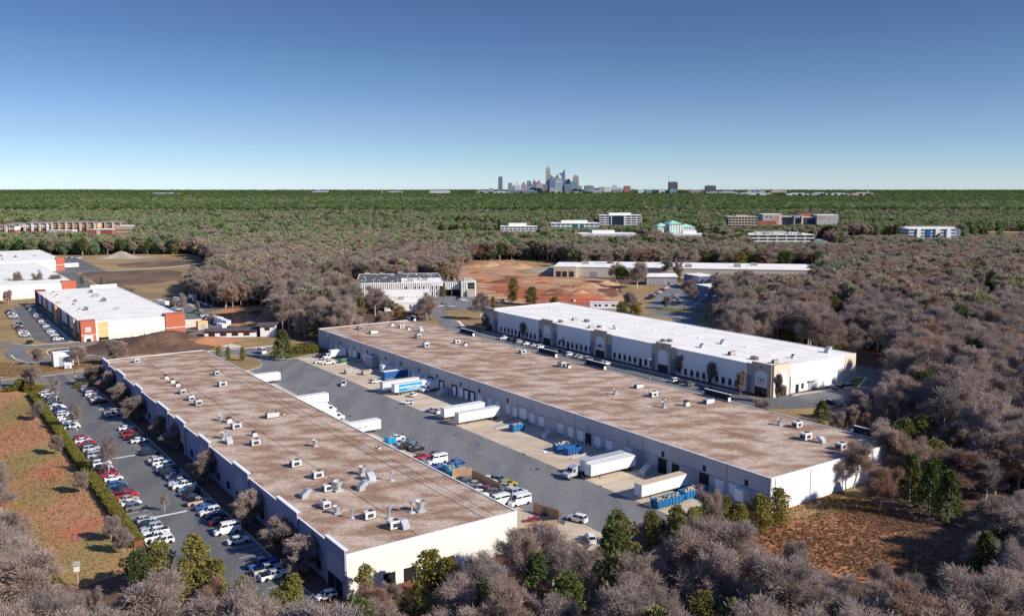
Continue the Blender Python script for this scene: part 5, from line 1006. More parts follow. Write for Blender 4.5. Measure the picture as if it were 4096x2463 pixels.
def car(k, col, x, y, rz, label, group, full=True, z=0.03):
    parts, shell = CARM[k]; s = random.uniform(.97, 1.04)
    if full:
        t = thing('parked_' + NAMEK[k], label, 'car' if k != 'van' else 'van', (x, y, z), rz, group); t.scale = (s, s, s)
        for nm, me, lo, paint in parts: put(me, nm, t, lo, mats={0: M['car_' + col]} if paint else None)
        return t
    o = put(shell, 'parked_' + NAMEK[k], None, (x, y, z), rz, s, {0: M['car_' + col]}); return tag(o, label, 'car' if k != 'van' else 'van', group)
ORD = ['', 'first', 'second', 'third', 'fourth', 'fifth', 'sixth', 'seventh', 'eighth', 'ninth', 'tenth', 'eleventh', 'twelfth', 'thirteenth', 'fourteenth', 'fifteenth', 'sixteenth', 'seventeenth', 'eighteenth', 'nineteenth', 'twentieth']
TENS = {20: 'twenty', 30: 'thirty', 40: 'forty', 50: 'fifty'}
def ordw(n):
    if n <= 20: return ORD[n]
    if n % 10 == 0: return TENS[n][:-1] + 'ieth'
    return TENS[n // 10 * 10] + '-' + ORD[n % 10]
COLC = {'W': 'white', 'S': 'silver', 'G': 'grey', 'K': 'black', 'R': 'red', 'D': 'maroon', 'B': 'blue', 'N': 'navy', 'T': 'tan', 'L': 'steel blue', 'Y': 'yellow', 'E': 'green'}
def row(seq, pos, rz, where, group, full=True):
    """seq: colour letters, optional kind after ':'; '-' leaves a bay empty; pos(i) -> world xy"""
    rr = random.Random(len(seq) * 7 + len(where)); n = 0
    for i, s in enumerate(seq.split()):
        if s == '-': continue
        c, _, k = s.partition(':'); k = {'': rr.choice(('sedan', 'sedan', 'suv', 'suv', 'hatchback')), 's': 'sedan', 'u': 'suv', 'v': 'van', 'p': 'pickup', 'h': 'hatchback'}[k]
        n += 1; x, y = pos(i); j = rr.uniform(-.25, .25)
        r = rz + rr.choice((0, 0, math.pi)) + R(rr.uniform(-1.5, 1.5))
        car(k, COLC[c], x + j*.5, y + j*.5, r, '%s %s, %s from the far end of %s' % (COLC[c], KINDW[k], ordw(n), where), group, full)
def blist(bs, step=2.62):                       # bay positions, never closer than a car's width
    out = []
    for b in bs: out.append(b if not out else min(b, out[-1] - step))
    return out
LB = blist([355, 351.6, 348.3, 345, 341.6, 338, 334.6, 331, 327.6, 324, 320.5, 317, 313.4, 310, 306.6, 302.8, 299, 291, 284, 280.2, 276.6, 273, 269.6, 266, 262.4, 257.4, 253.6, 249.8, 246, 242.4, 238.6, 232.4, 229.4, 226.4, 223.2, 220.4, 217.2, 213.4, 204, 201, 198, 195, 192, 189])
row('S W:u W S K G K W W:u N B W W:u W S W W - R W:s R K S W S:u G W S D R W B K D R:p T W:s G:u S K:s S:u W:p W:p W:u', lambda i: W(42.1 + random.uniform(-.2, .2), LB[i]), A, 'the car row along the hedge', 'cars in the row along the hedge')
RB_ = blist([353.2, 350, 346.4, 343, 339.4, 336, 332.6, 329.4, 314, 310.6, 307.2, 287.7, 283.2, 278.6, 275, 271, 259.8, 256.6, 249.2, 245.4, 242, 238.6, 235, 231.6, 228.6, 225.6, 222.6, 219.6, 216.4, 212.8, 208.6, 204.4, 200.4, 197, 193.6, 187, 180.4, 166, 162.6, 159.4])
row('S B:s R W S G W:s R:s D S:u S W:s D:s R:p K:p W:s K N:u S:s W:u W:u N:p K:u L:s D S:p W:p L:s K:u K T:p B:s W K:s D:s W:v W:s B:p S:p W:p G'[:-2], lambda i: W(55.4 + random.uniform(-.2, .2), RB_[i]), A, 'the car row along the front warehouse', 'cars in the row along the front warehouse')
x, y = G(2, 425, 1385); car('hatchback', 'white', x, y, A + R(180), 'white hatchback alone at the near corner of the front warehouse', 'yard cars')
x, y = G(2, 1232, 1262); car('suv', 'white', x, y, A + R(80), 'white SUV half hidden by trees before the front warehouse wall', 'yard cars')
x, y = G(2, 1260, 1215); car('pickup', 'maroon', x, y, A + R(70), 'maroon pickup truck behind the white SUV before the front wall', 'yard cars')
# cars by the back of the front warehouse, in the truck yard
for n_, px, py, k, c, r, lb in ((2, 815, 505, 'pickup', 'white', 10, 'white pickup truck beside the blue skip at the top of the parked group'), (2, 900, 522, 'sedan', 'grey', 5, 'dark grey sedan at the outer end of the parked group'), (2, 880, 548, 'suv', 'black', 0, 'black SUV below the dark grey sedan'), (2, 935, 560, 'sedan', 'black', 0, 'black sedan right of the black SUV'),
        (2, 955, 612, 'pickup', 'red', 0, 'red pickup truck left of the white passenger van'), (2, 1045, 590, 'sedan', 'maroon', 0, 'maroon sedan behind the white passenger van'), (2, 1045, 632, 'van', 'white', 180, 'white passenger van among cars behind the front warehouse'), (2, 1062, 660, 'sedan', 'blue', 0, 'bright blue sedan before the white passenger van'), (2, 1158, 636, 'sedan', 'blue', 0, 'bright blue sedan standing out in the yard'),
        (2, 1200, 690, 'suv', 'silver', 0, 'silver SUV below the bright blue sedans'), (2, 1340, 735, 'sedan', 'white', -60, 'white sedan by the brown fence outside the compound'), (2, 1392, 738, 'suv', 'steel blue', -60, 'steel blue SUV outside the fenced compound'), (2, 1210, 752, 'sedan', 'grey', -50, 'dark grey sedan inside the fenced compound'), (2, 1262, 762, 'sedan', 'silver', -50, 'silver sedan inside the fenced compound'),
        (2, 1325, 795, 'pickup', 'red', -50, 'red pickup truck inside the fenced compound'), (2, 1292, 812, 'hatchback', 'white', -50, 'white hatchback behind the red pickup truck'), (3, 45, 760, 'suv', 'yellow', -10, 'yellow SUV beside the fenced compound'), (3, 20, 800, 'sedan', 'grey', 0, 'grey sedan beside the yellow SUV'), (3, 100, 806, 'suv', 'silver', 0, 'silver black SUV behind the near passenger van'),
        (3, 110, 862, 'van', 'white', 180, 'white passenger van nearest the yard end'), (3, -10, 866, 'van', 'white', 180, 'white passenger van half hidden by the roof edge'), (3, 432, 955, 'suv', 'white', 110, 'white SUV driving into the yard from the front trees'), (3, 505, 1065, 'suv', 'white', 60, 'white SUV among the trees at the yard end'), (3, 285, 925, 'suv', 'maroon', -50, 'maroon SUV behind the near brown fence'), (3, 210, 965, 'sedan', 'red', -50, 'red sedan between the near fences'), (3, 260, 968, 'sedan', 'black', -50, 'black sedan between the near fences'), (3, 235, 1030, 'suv', 'grey', -50, 'grey SUV before the nearest brown fence'),
        (2, 525, 195, 'pickup', 'white', 60, 'white pickup truck out in the middle of the yard'), (2, 400, 72, 'pickup', 'white', -10, 'white pickup truck left of two on the far apron'), (2, 438, 78, 'pickup', 'white', -10, 'white pickup truck right of two on the far apron'), (2, 398, 40, 'suv', 'black', 0, 'black SUV at the far corner of the centre warehouse'), (2, 1025, 350, 'pickup', 'white', 100, 'white pickup truck before the two white trailers'), (2, 705, 182, 'hatchback', 'white', 0, 'white hatchback behind the lettered trailer'),
        (2, 880, 300, 'hatchback', 'white', 150, 'white hatchback on the apron below the lettered trailer'), (2, 915, 258, 'hatchback', 'white', 30, 'small white hatchback right of the lettered trailer')):
    x, y = G(n_, px, py); car(k, c, x, y, A + R(r), lb, 'cars in the truck yard', z=.05)
for i, (px, py, k, c, r) in enumerate(((862, 528, 'sedan', 'silver', 0), (918, 545, 'sedan', 'grey', 5), (975, 632, 'sedan', 'grey', 0), (1120, 668, 'sedan', 'navy', 0), (1180, 742, 'sedan', 'black', -50), (1240, 792, 'suv', 'grey', -50), (1372, 812, 'suv', 'grey', -50), (1402, 852, 'sedan', 'black', -40), (1425, 775, 'sedan', 'silver', -60))):
    x, y = G(2, px, py); car(k, c, x, y, A + R(r), '%s %s in the parked group behind the front warehouse, %s from the top' % (c, KINDW[k], ORD[i+1]), 'cars in the truck yard', z=.05)
x, y = G(6, 92, 1350); car('van', 'white', x, y, A + R(95), 'white van turning at the yard entrance', 'cars in the truck yard', z=.06)
# right warehouse car park
for px, py, c, k in ((65, 1232, 'white', 'pickup'), (135, 1250, 'black', 'suv'), (200, 1262, 'silver', 'suv'), (262, 1275, 'white', 'sedan'), (315, 1290, 'silver', 'sedan'), (355, 1305, 'white', 'suv'), (490, 1335, 'black', 'sedan'), (600, 1362, 'white', 'suv'), (650, 1378, 'silver', 'sedan'), (682, 1385, 'silver', 'sedan'), (740, 1396, 'silver', 'suv'), (768, 1400, 'grey', 'suv'), (848, 1430, 'silver', 'sedan'), (890, 1436, 'white', 'sedan')):
    a_, b_ = GA(7, px, py); x, y = W(244.2, b_)
    car(k, c, x, y, A, '%s %s before the arched portals, about %s from the left end' % (c, KINDW[k], ordw([65,135,200,262,315,355,490,600,650,682,740,768,848,890].index(px) + 1)), 'cars before the arched warehouse', z=.02)
for i, (px, py, c, k) in enumerate(((1018, 172, 'white', 'suv'), (1052, 178, 'black', 'sedan'), (1112, 190, 'grey', 'suv'), (1205, 212, 'black', 'suv'))):
    a_, b_ = GA(3, px, py); x, y = W(243.8, b_); car(k, c, x, y, A, '%s %s near the corner with the round lettered arch, %s from left' % (c, KINDW[k], ORD[i+1]), 'cars before the arched warehouse', z=.02)
for i, (px, py, c, k) in enumerate(((455, 215, 'grey', 'sedan'), (490, 208, 'black', 'suv'), (515, 198, 'navy', 'sedan'), (540, 194, 'blue', 'sedan'), (655, 258, 'maroon', 'sedan'), (440, 298, 'black', 'sedan'))):
    x, y = G(4, px, py); car(k, c, x, y, A + R(90), '%s %s at the lit end wall of the arched warehouse, %s from left' % (c, KINDW[k], ORD[i+1]), 'cars at the end wall', z=.02)
# west car parks
def along(n_, p, q, num):
    P = Vector(G(n_, *p)); Q = Vector(G(n_, *q)); return (lambda i: tuple(P + (Q - P) * (i / max(1, num - 1))))
s_ = 'S K G W S K N W S:u D R W S K W:u S G W S W K W:u'
row(s_, along(5, (238, 978), (470, 1245), 22), A, 'the car row beside the red-bayed wall', 'cars beside the red-bayed wall', True)
row('L K W D W S', along(5, (70, 1018), (112, 1066), 6), A, 'the upper bay on the tan grass', 'cars in the upper bay', True)
row('S K W K D R W:u W:u S:u', along(5, (132, 1118), (205, 1215), 9), A, 'the lower bay on the tan grass', 'cars in the lower bay', True)
x, y = G(5, 240, 1270); car('suv', 'black', x, y, A + R(60), 'black SUV on the small island by the loop road', 'yard cars')
row('W K S G K W S K B G - W S', along(5, (1240, 960), (1420, 1000), 13), A + R(60), 'the crowded row behind the west warehouse', 'cars behind the west warehouse', False)
row('K N B K S K G W', along(5, (1340, 985), (1440, 1000), 8), A + R(50), 'the dark cluster behind the west warehouse', 'cars behind the west warehouse', False)
row('W S W K S W R K', along(5, (1560, 935), (1700, 985), 8), A + R(90), 'the row below the green truck', 'cars below the green truck', False)
row('K S N K S W K S D K G S', along(5, (1580, 1020), (1740, 1110), 12), A, 'the row beside the dark pond', 'cars beside the pond', False)
# striped building car park, clay site, right car parks
row('K W W S', along(6, (1680, 915), (1735, 940), 4), R(10), 'the group right of the striped building', 'cars by the striped building', False)
for i, (n_, px, py, c, k) in enumerate(((6, 1518, 978, 'white', 'sedan'), (6, 1615, 980, 'silver', 'suv'), (6, 1560, 955, 'grey', 'hatchback'), (6, 2005, 940, 'white', 'suv'), (7, 25, 938, 'white', 'pickup'), (7, 590, 932, 'white', 'pickup'))):
    x, y = G(n_, px, py); car(k, c, x, y, R(20 * i), '%s %s %s' % (c, KINDW[k], ['by the lawn before the striped building', 'right of the white sedan before the striped building', 'alone in the striped building car park', 'half behind the big tree at the car park end', 'at the edge of the clay behind the big shrubs', 'alone out on the red clay'][i]), 'scattered far cars', False)
row('R W S D R W S K S K K N', along(7, (1345, 822), (1190, 918), 12), R(8), 'the row on the tan grass slope', 'cars on the grass slope', False)
row('R W S S K K W K K N', along(7, (1415, 885), (1400, 965), 10), R(8), 'the row under the round bare tree', 'cars under the round bare tree', False)
row('W S W W', along(7, (1640, 925), (1560, 985), 4), R(8), 'the row before the blue shed', 'cars before the blue shed', False)
rr_ = random.Random(21)
row('W K S W K S W', along(5, (545, 584), (640, 592), 7), R(20), 'the farthest west warehouse row', 'cars behind the farthest warehouse', False)
row('W S K W S W W S', along(8, (545, 445), (700, 442), 8), R(5), 'the lot right of the ribbed office', 'cars in the far office park', False)
# ---------------------------------------------------------------- trailers, trucks, skips
def trailer(x, y, rz, label, L=15.5, w=2.6, h=4.0, roofm='unit_white', side='trailer_white', text=None, group='semi trailers at the docks', nose=False):
    t = thing('semi_trailer', label, 'trailer', (x, y, .04), rz, group)      # +X is the front end
    MB().box(-L/2, L/2, -w/2, w/2, 1.15, h).build('box', M[side], t); MB().box(-L/2 + .05, L/2 - .05, -w/2 + .05, w/2 - .05, h, h + .04).build('roof', M[roofm], t)
    for s in (-1, 1):
        MB().box(-L/2, L/2, s*w/2 - .03, s*w/2 + .03, h - .02, h + .06).build('top_rail', M['galv'], t); MB().box(-L/2, L/2, s*(w/2 + .01) - .02, s*(w/2 + .01) + .02, 1.08, 1.26).build('side_rail', M['galv'], t)
        MB().box(-.1, .1, -.1, .1, 0, 1.15).build('landing_leg', M['dark_metal'], t, loc=(L*.28, s*.8, 0))
        MB().box(-.02, .02, -w/4 + .04, w/4 - .04, 1.3, h - .15).build('rear_door', M[side], t, loc=(-L/2 - .02, s*w/4, 0))
        for k in range(2): put(wheelm(.5, .5), 'wheel', t, (-L/2 + 1.6 + 1.25*k, s*(w/2 - .28), .5))
    MB().box(-L/2 + .8, -L/2 + 4.2, -1.0, 1.0, .75, 1.13).build('bogie', M['dark_metal'], t); MB().box(-L/2, -L/2 + .1, -w/2 + .1, w/2 - .1, .5, .62).build('bumper', M['dark_metal'], t)
    if text == 'na':
        MB().box(-L*.40, L*.20, -w/2 - .03, -w/2 - .015, 1.3, 3.85).build('blue_panel', M['blue_mover'], t)
        put_text(text_mesh('northAmerican', 1.45, 'coping', shear=.25, bold=.02), t, (-L*.11, -w/2 - .05, 2.75), 0)
        for q0, q1 in ((-.30, -.26), (-.24, -.14), (-.12, .0)): MB().box(L*(q0+.12), L*(q1+.12), -w/2 - .05, -w/2 - .031, 1.75, 1.98).build('lettering_strip', M['coping'], t)
    if text == 'fa':
        put_text(text_mesh('Forward', .95, 'black', bold=.02), t, (-.6, -w/2 - .03, 2.4), 0); put_text(text_mesh('Air', .95, 'wall_deepred', shear=.2, bold=.02), t, (2.6, -w/2 - .03, 2.55), 0)
    return t
def boxtruck(x, y, rz, label, stripe=None, L=7.0, col='car_white', full=True):
    t = thing('box_truck', label, 'truck', (x, y, .04), rz, 'box trucks'); MB().box(-L/2 - 1, L/2 - 1.2, -1.25, 1.25, 1.0, 3.7).build('cargo_box', M['trailer_white'], t)
    b = MB(); b.prism_y([(L/2 - 1.1, .5), (L/2 + 1.9, .5), (L/2 + 1.95, 1.3), (L/2 + 1.0, 1.55), (L/2 + .55, 2.45), (L/2 - 1.1, 2.5)], -1.05, 1.05); b.build('cab', M[col], t, fix=True)
    quad = quadm([(L/2 + 1.0, -1.0, 1.56), (L/2 + 1.0, 1.0, 1.56), (L/2 + .56, 1.0, 2.42), (L/2 + .56, -1.0, 2.42)], 'glass', 'windscreen'); put(quad, 'windscreen', t)
    for s in (-1, 1):
        MB().box(L/2 - .8, L/2 + .5, s*1.07 - .012, s*1.07 + .012, 1.5, 2.25).build('side_window', M['glass'], t); MB().box(-.05, .05, -.15, .15, -.1, .1).build('headlight', M['lamp_clear'], t, loc=(L/2 + 1.95, s*.8, .95))
        for xx in (-L/2 + 1.2, L/2 + .8): put(wheelm(.42, .3), 'wheel', t, (xx, s*.95, .42))
        if stripe: MB().box(-L/2 - .9, L/2 - 1.3, s*1.262 - .01, s*1.262 + .01, 1.05, 1.6).build('stripe', M[stripe], t)
    MB().box(-L/2 - 1, L/2 + 1.2, -.5, .5, .55, .98).build('chassis', M['dark_metal'], t); return t
def tractor(x, y, rz, label, col='car_white'):
    t = thing('tractor_unit', label, 'truck', (x, y, .04), rz, 'tractor units'); b = MB()
    b.prism_y([(-.2, 1.0), (3.0, .7), (3.1, 1.6), (1.75, 1.9), (1.3, 2.9), (-.2, 3.5)], -1.15, 1.15); b.build('cab', M[col], t, fix=True)
    put(quadm([(1.75, -1.0, 1.95), (1.75, 1.0, 1.95), (1.32, 1.0, 2.85), (1.32, -1.0, 2.85)], 'glass', 'windscreen'), 'windscreen', t); MB().box(-3.6, 2.6, -.5, .5, .6, 1.0).build('chassis', M['dark_metal'], t)
    for s in (-1, 1):
        MB().box(.5, 1.3, s*1.16 - .012, s*1.16 + .012, 1.9, 2.7).build('side_window', M['glass'], t); MB().box(-.05, .05, -.18, .18, -.12, .12).build('headlight', M['lamp_clear'], t, loc=(3.08, s*.85, 1.15))
        for xx in (-2.9, -1.6, 2.2): put(wheelm(.5, .45), 'wheel', t, (xx, s*.95, .5))
    return t
def skip(x, y, rz, L, w, h, mat, label, fill=True, group='open skips'):
    t = thing('skip', label, 'skip', (x, y, .05), rz, group); b = MB()
    o_ = [(-L/2, -w/2), (L/2, -w/2), (L/2, w/2), (-L/2, w/2)]; i_ = [(-L/2+.12, -w/2+.12), (L/2-.12, -w/2+.12), (L/2-.12, w/2-.12), (-L/2+.12, w/2-.12)]
    b.add([(p[0]*.93, p[1]*.93, .15) for p in o_] + [(*p, h) for p in o_] + [(*p, h) for p in i_] + [(p[0]*.93, p[1]*.93, .3) for p in i_], [(3,2,1,0)] + [(k, (k+1)%4, 4+(k+1)%4, 4+k) for k in range(4)] + [(4+k, 4+(k+1)%4, 8+(k+1)%4, 8+k) for k in range(4)] + [(8+k, 8+(k+1)%4, 12+(k+1)%4, 12+k) for k in range(4)] + [(12,13,14,15)])
    b.build('hopper', M[mat], t)
    for k in range(int(L/1.1)):
        for s in (-1, 1): MB().box(-.06, .06, -.06, .06, .2, h - .05).build('rib', M[mat], t, loc=(-L/2 + .6 + k*1.1, s*(w/2 + .03), 0))
    for xx in (-L*.35, L*.35): MB().box(-.1, .1, -w*.35, w*.35, 0, .15).build('skid', M['dark_metal'], t, loc=(xx, 0, 0))
    if fill:
        rr = random.Random(int(L*10)); b = MB()
        for k in range(40):
            cx_, cy_ = rr.uniform(-L/2 + .5, L/2 - .5), rr.uniform(-w/2 + .4, w/2 - .4); s = rr.uniform(.25, .6); b.frus(cx_, cy_, h*.5, h*rr.uniform(.8, 1.15), s*2, s*1.4, s, s*.6, 0, rr.uniform(-.3, .3), rr.uniform(-.3, .3))
        tag(b.build('debris', M['rubble'], t), kind='stuff')
    return t
# placed by the wheels / foot at the outer end
def dockt(n_, px, py, label, **k):              # (px,py): ground point under the outer (yard) end; trailer runs to the dock wall side
    a_, b_ = GA(n_, px, py); L = k.get('L', 15.5); x, y = W(a_ + L/2, b_); return trailer(x, y, A + math.pi if not k.pop('flip', False) else A, label, **k)
dockt(2, 735, 240, 'long white trailer just behind the blue lettered one', L=16)
t_ = dockt(2, 800, 252, 'white trailer with blue panel and northAmerican lettering', L=16, flip=True, text='na')
dockt(2, 1075, 392, 'white trailer, left of two side by side at the docks', L=15.5)
dockt(2, 1155, 420, 'white trailer, right of two side by side at the docks', L=15.5)
dockt(3, 465, 700, 'grey roofed trailer half behind another near the concrete ramp', L=15.5, roofm='roof_grey')
dockt(3, 490, 722, 'white trailer beside the grey roofed one near the concrete ramp', L=15.5)
dockt(3, 770, 838, 'white trailer with yellowed roof nearest the blue skips', L=15.5, roofm='wall_tan')
dockt(2, 745, 178, 'deep blue moving trailer behind the lettered one', L=10, side='blue_deep', roofm='roof_white')
dockt(2, 735, 140, 'pale short trailer left of the deep blue one', L=10)
dockt(3, 1330, 870, 'white trailer end at the corner behind the evergreens', L=9)
for n_, px, py, lb, kw in ((2, 165, 178, 'white trailer backed to the front warehouse at the top of the yard', {}), (2, 432, 300, 'tall white trailer backed to the front warehouse, second down', {}), (2, 722, 452, 'white trailer with Forward Air lettering at the front warehouse', {'text': 'fa'})):
    a_, b_ = GA(n_, px, py); x, y = W(a_ - 7.75, b_); trailer(x, y, A, lb, **kw)
for n_, px, py, lb, kw in ((2, 455, 345, 'white box truck with lime green stripe behind the roof edge', {'stripe': 'lime'}), (2, 500, 388, 'white box truck below the lime striped one', {})):
    a_, b_ = GA(n_, px, py); x, y = W(a_ - 4, b_); boxtruck(x, y, A, lb, **kw)
x, y = G(3, 415, 712); tractor(x, y, A + math.pi, 'grey tractor unit at the front of the grey roofed trailer', 'car_silver')
skip(*G(3, 95, 450), A, 4.5, 2.2, 2.2, 'blue_skip', 'blue open skip before the white dock doors'); skip(*G(3, 345, 558), A, 5, 2.3, 2.0, 'blue_deep', 'rusty blue skip left of two in the dock shade'); skip(*G(3, 405, 578), A, 5, 2.3, 2.0, 'blue_deep', 'rusty blue skip right of two in the dock shade', False)
skip(*G(3, 935, 862), A, 9, 2.5, 2.0, 'blue_skip', 'long bright blue skip full of debris beside the last trailer'); skip(*G(3, 1080, 815), A, 8, 2.5, 2.1, 'blue_skip', 'blue debris skip behind the long bright one')
skip(*G(2, 522, 72), A, 3.5, 2, 1.6, 'green_skip', 'small green skip on the far apron'); skip(*G(2, 560, 130), A, 4.5, 2.2, 1.7, 'unit_tan', 'tan skip left of two on the far apron', False); skip(*G(2, 655, 135), A, 4.5, 2.2, 1.7, 'unit_tan', 'tan skip right of two on the far apron')
skip(*G(2, 1122, 690), A + R(80), 3.2, 2.2, 2.0, 'blue_mover', 'bright blue skip with cardboard behind the roof edge'); skip(*G(2, 785, 520), A + R(10), 3.0, 2.0, 1.9, 'blue_mover', 'blue skip beside the white pickup truck')
x, y = G(2, 475, 45); boxtruck(x, y, A + math.pi, 'white box truck parked at the far dock corner')
x, y = G(2, 1010, 228); boxtruck(x, y, A + R(190), 'silver box truck at the dark sealed docks', L=5)
for n_, px, py, lb in ((3, 268, 488, 'grey ribbed compactor against the dock wall'), (3, 820, 690, 'grey steel stair and compactor between the trailers'), (2, 1075, 252, 'dark compactor before the sealed docks')):
    x, y = G(n_, px, py); t = thing('compactor', lb, 'compactor', (x, y, .05), A, 'dock compactors'); b = MB(); b.prism_y([(-1.8, 0), (1.8, 0), (1.8, 2.2), (.4, 2.4), (-1.8, .9)], -1.0, 1.0); b.build('housing', M['galv'], t, fix=True)
    for k in range(4): MB().box(-.05, .05, -1.06, 1.06, .1, .9 + .35*k).build('rib', M['louver'], t, loc=(-1.5 + .8*k, 0, 0))
# box trucks and containers behind the west warehouse
for n_, px, py, lb, kw in ((5, 1285, 968, 'white box truck, left of two behind the west warehouse', {}), (5, 1320, 975, 'white box truck, right of two behind the west warehouse', {}), (5, 1420, 945, 'white box truck behind the crowded cars', {}), (5, 1540, 922, 'box truck with green end at the top of the west lot', {'stripe': 'lime'}), (5, 1745, 1108, 'grey box truck, top of three beside the pond', {}), (5, 1770, 1122, 'grey box truck, middle of three beside the pond', {}), (5, 1805, 1135, 'grey box truck, lowest of three beside the pond', {}), (5, 1770, 1165, 'white box truck apart below the other three', {})):
    x, y = G(n_, px, py); boxtruck(x, y, A + R(100), lb, **kw)
x, y = G(7, 845, 998); t = thing('office_trailer', 'long white site office trailer behind the right warehouse roof', 'trailer', (x, y, 0), R(-2)); MB().box(-9.5, 9.5, -1.8, 1.8, .7, 4.6).build('box', M['trailer_white'], t); MB().box(-9.7, 9.7, -2, 2, 4.6, 4.75).build('roof', M['roof_white'], t); MB().box(-9, 9, -1.6, 1.6, 0, .68).build('skirting', M['louver'], t)
for xx in (-6, -3.5, 0.5, 4.5): MB().box(-.8, .8, -1.85, -1.79, 2.2, 3.4).build('window', M['glass'], t, loc=(xx, 0, 0))
MB().box(-.5, .5, -1.86, -1.79, .8, 2.9).build('door', M['louver'], t, loc=(7.2, 0, 0))
# ---------------------------------------------------------------- brown timber fences of the compounds
def fence(p, q, h, label, mat='wood_fence'):
    P = Vector(p); Q = Vector(q); d = Q - P; L = d.length; t = thing('timber_fence', label, 'fence', (P.x, P.y, .04), math.atan2(d.y, d.x), 'brown compound fences'); n = max(2, int(L/.9))
    pl = MB().box(0.01, L/n - .01, -.03, .03, .05, h).mesh('plank', M[mat]); ps = MB().box(-.07, .07, .04, .16, 0, h + .05).mesh('post', M[mat])
    for k in range(n): put(pl, 'plank', t, (k*L/n, 0, 0))
    for k in range(0, n + 1, 3): put(ps, 'post', t, (min(k*L/n, L - .08) + .07 * (k == 0), 0, 0))
    MB().box(0, L, .035, .09, h*.75, h*.8).build('rail', M[mat], t)
fence(G(2, 1130, 708), G(2, 1240, 700), 2.2, 'short tan fence at the back of the fenced compound'); fence(G(2, 1240, 720), G(2, 1400, 800), 2.6, 'long brown fence along the yard side of the compound')
fence(G(3, 185, 905), G(3, 330, 950), 2.4, 'brown fence beyond the near white wall corner'); fence(G(3, 140, 1015), G(3, 320, 1000), 2.2, 'pale timber fence at the yard end, upper of two'); fence(G(3, 150, 1070), G(3, 330, 1058), 2.0, 'pale timber fence at the yard end, lower of two')
# lamp posts and signs
def lamp(n_, px, py, h, lb):
    x, y = G(n_, px, py); t = thing('lamp_post', lb, 'lamp', (x, y, 0), A, 'car park lamp posts'); MB().tube((0, 0, 0), (0, 0, .7), .28, .28, 8).build('base', M['concrete_walk'], t); MB().tube((0, 0, .7), (0, 0, h), .10, .07, 6).build('pole', M['dark_metal'], t)
    for s in (-1, 1): MB().box(s*.1, s*.9, -.15, .15, h - .1, h + .05).build('lamp_head', M['galv'], t)
lamp(3, 836, 160, 8, 'lamp post on the planted strip before the third arch'); lamp(7, 1202, 872, 9, 'lamp post on the tan grass slope'); lamp(7, 1650, 985, 8, 'lamp post by the blue shed lane'); lamp(1, 420, 150, 6, 'lamp post on the kerb behind the car park'); lamp(1, 8, 225, 5, 'lamp post at the left edge by the hedge end')
x, y = G(1, 435, 1315); t = thing('wall_sign', 'pale sign board on a post in the front lawn', 'sign', (x, y, 0), R(20)); MB().tube((0, 0, 0), (0, 0, 4.2), .12, .12, 6).build('post', M['unit_tan'], t); MB().box(-.5, .5, -.2, -.09, 2.9, 4.1).build('board', M['unit_white'], t); MB().frus(0, 0, 4.2, 4.9, 1.4, 1.0, .9, .6).build('cap', M['unit_tan'], t)
x, y = G(5, 668, 760); tag(MB().frus(0, 0, 0, 2.4, 3.2, 2.4, 3.4, 2.6).build('green_bin', M['teal_gate'], loc=(x, y, 0.02), rz=A), 'small bright green refuse bin at the field edge', 'bin')
# ================================================================ TREES
def treemat(name, cols, sub=0.34):
    m, nt, p = newmat(name); N = nt.nodes; L = nt.links
    oi = N.new('ShaderNodeObjectInfo'); r = N.new('ShaderNodeValToRGB'); L.new(oi.outputs['Random'], r.inputs[0])
    while len(r.color_ramp.elements) < len(cols): r.color_ramp.elements.new(.5)
    for i, (e, c) in enumerate(zip(r.color_ramp.elements, cols)): e.position = i / (len(cols) - 1); e.color = (*c, 1)
    at = N.new('ShaderNodeAttribute'); at.attribute_name = 'shade'; mr = N.new('ShaderNodeMapRange'); mr.inputs[3].default_value = .62; mr.inputs[4].default_value = 1.38; L.new(at.outputs['Fac'], mr.inputs[0])
    hs = N.new('ShaderNodeHueSaturation'); L.new(r.outputs[0], hs.inputs['Color']); L.new(mr.outputs[0], hs.inputs['Value'])
    df = N.new('ShaderNodeBsdfDiffuse'); tl = N.new('ShaderNodeBsdfTranslucent'); ms = N.new('ShaderNodeMixShader'); ms.inputs[0].default_value = sub
    L.new(hs.outputs[0], df.inputs[0]); L.new(hs.outputs[0], tl.inputs[0]); L.new(df.outputs[0], ms.inputs[1]); L.new(tl.outputs[0], ms.inputs[2]); L.new(ms.outputs[0], N['Material Output'].inputs['Surface']); N.remove(p)
    M[name] = m
treemat('twigs', [(0.314, 0.249, 0.224), (0.48, 0.371, 0.315), (0.361, 0.3, 0.278), (0.432, 0.32, 0.253), (0.269, 0.221, 0.202), (0.516, 0.409, 0.344), (0.348, 0.272, 0.234), (0.407, 0.332, 0.289)])
treemat('twigs_far', [(0.431, 0.333, 0.275), (0.358, 0.341, 0.227), (0.485, 0.384, 0.309), (0.323, 0.333, 0.195), (0.485, 0.341, 0.268), (0.395, 0.366, 0.268)])
treemat('twigs_rust', [(0.391, 0.241, 0.172), (0.345, 0.241, 0.19)])
treemat('needles', [(0.141, 0.159, 0.053), (0.104, 0.141, 0.05), (0.188, 0.188, 0.066), (0.084, 0.121, 0.053)])
treemat('olive', [(0.28, 0.248, 0.068), (0.233, 0.216, 0.077), (0.326, 0.27, 0.077)])
treemat('ochre', [(0.39, 0.247, 0.078), (0.338, 0.221, 0.078)])
treemat('hedge_leaf', [(0.21, 0.21, 0.042), (0.185, 0.193, 0.042)])
treemat('leaf_mid', [(0.236, 0.307, 0.118), (0.18, 0.278, 0.125), (0.307, 0.348, 0.138), (0.334, 0.32, 0.196), (0.167, 0.236, 0.125), (0.362, 0.307, 0.223)])
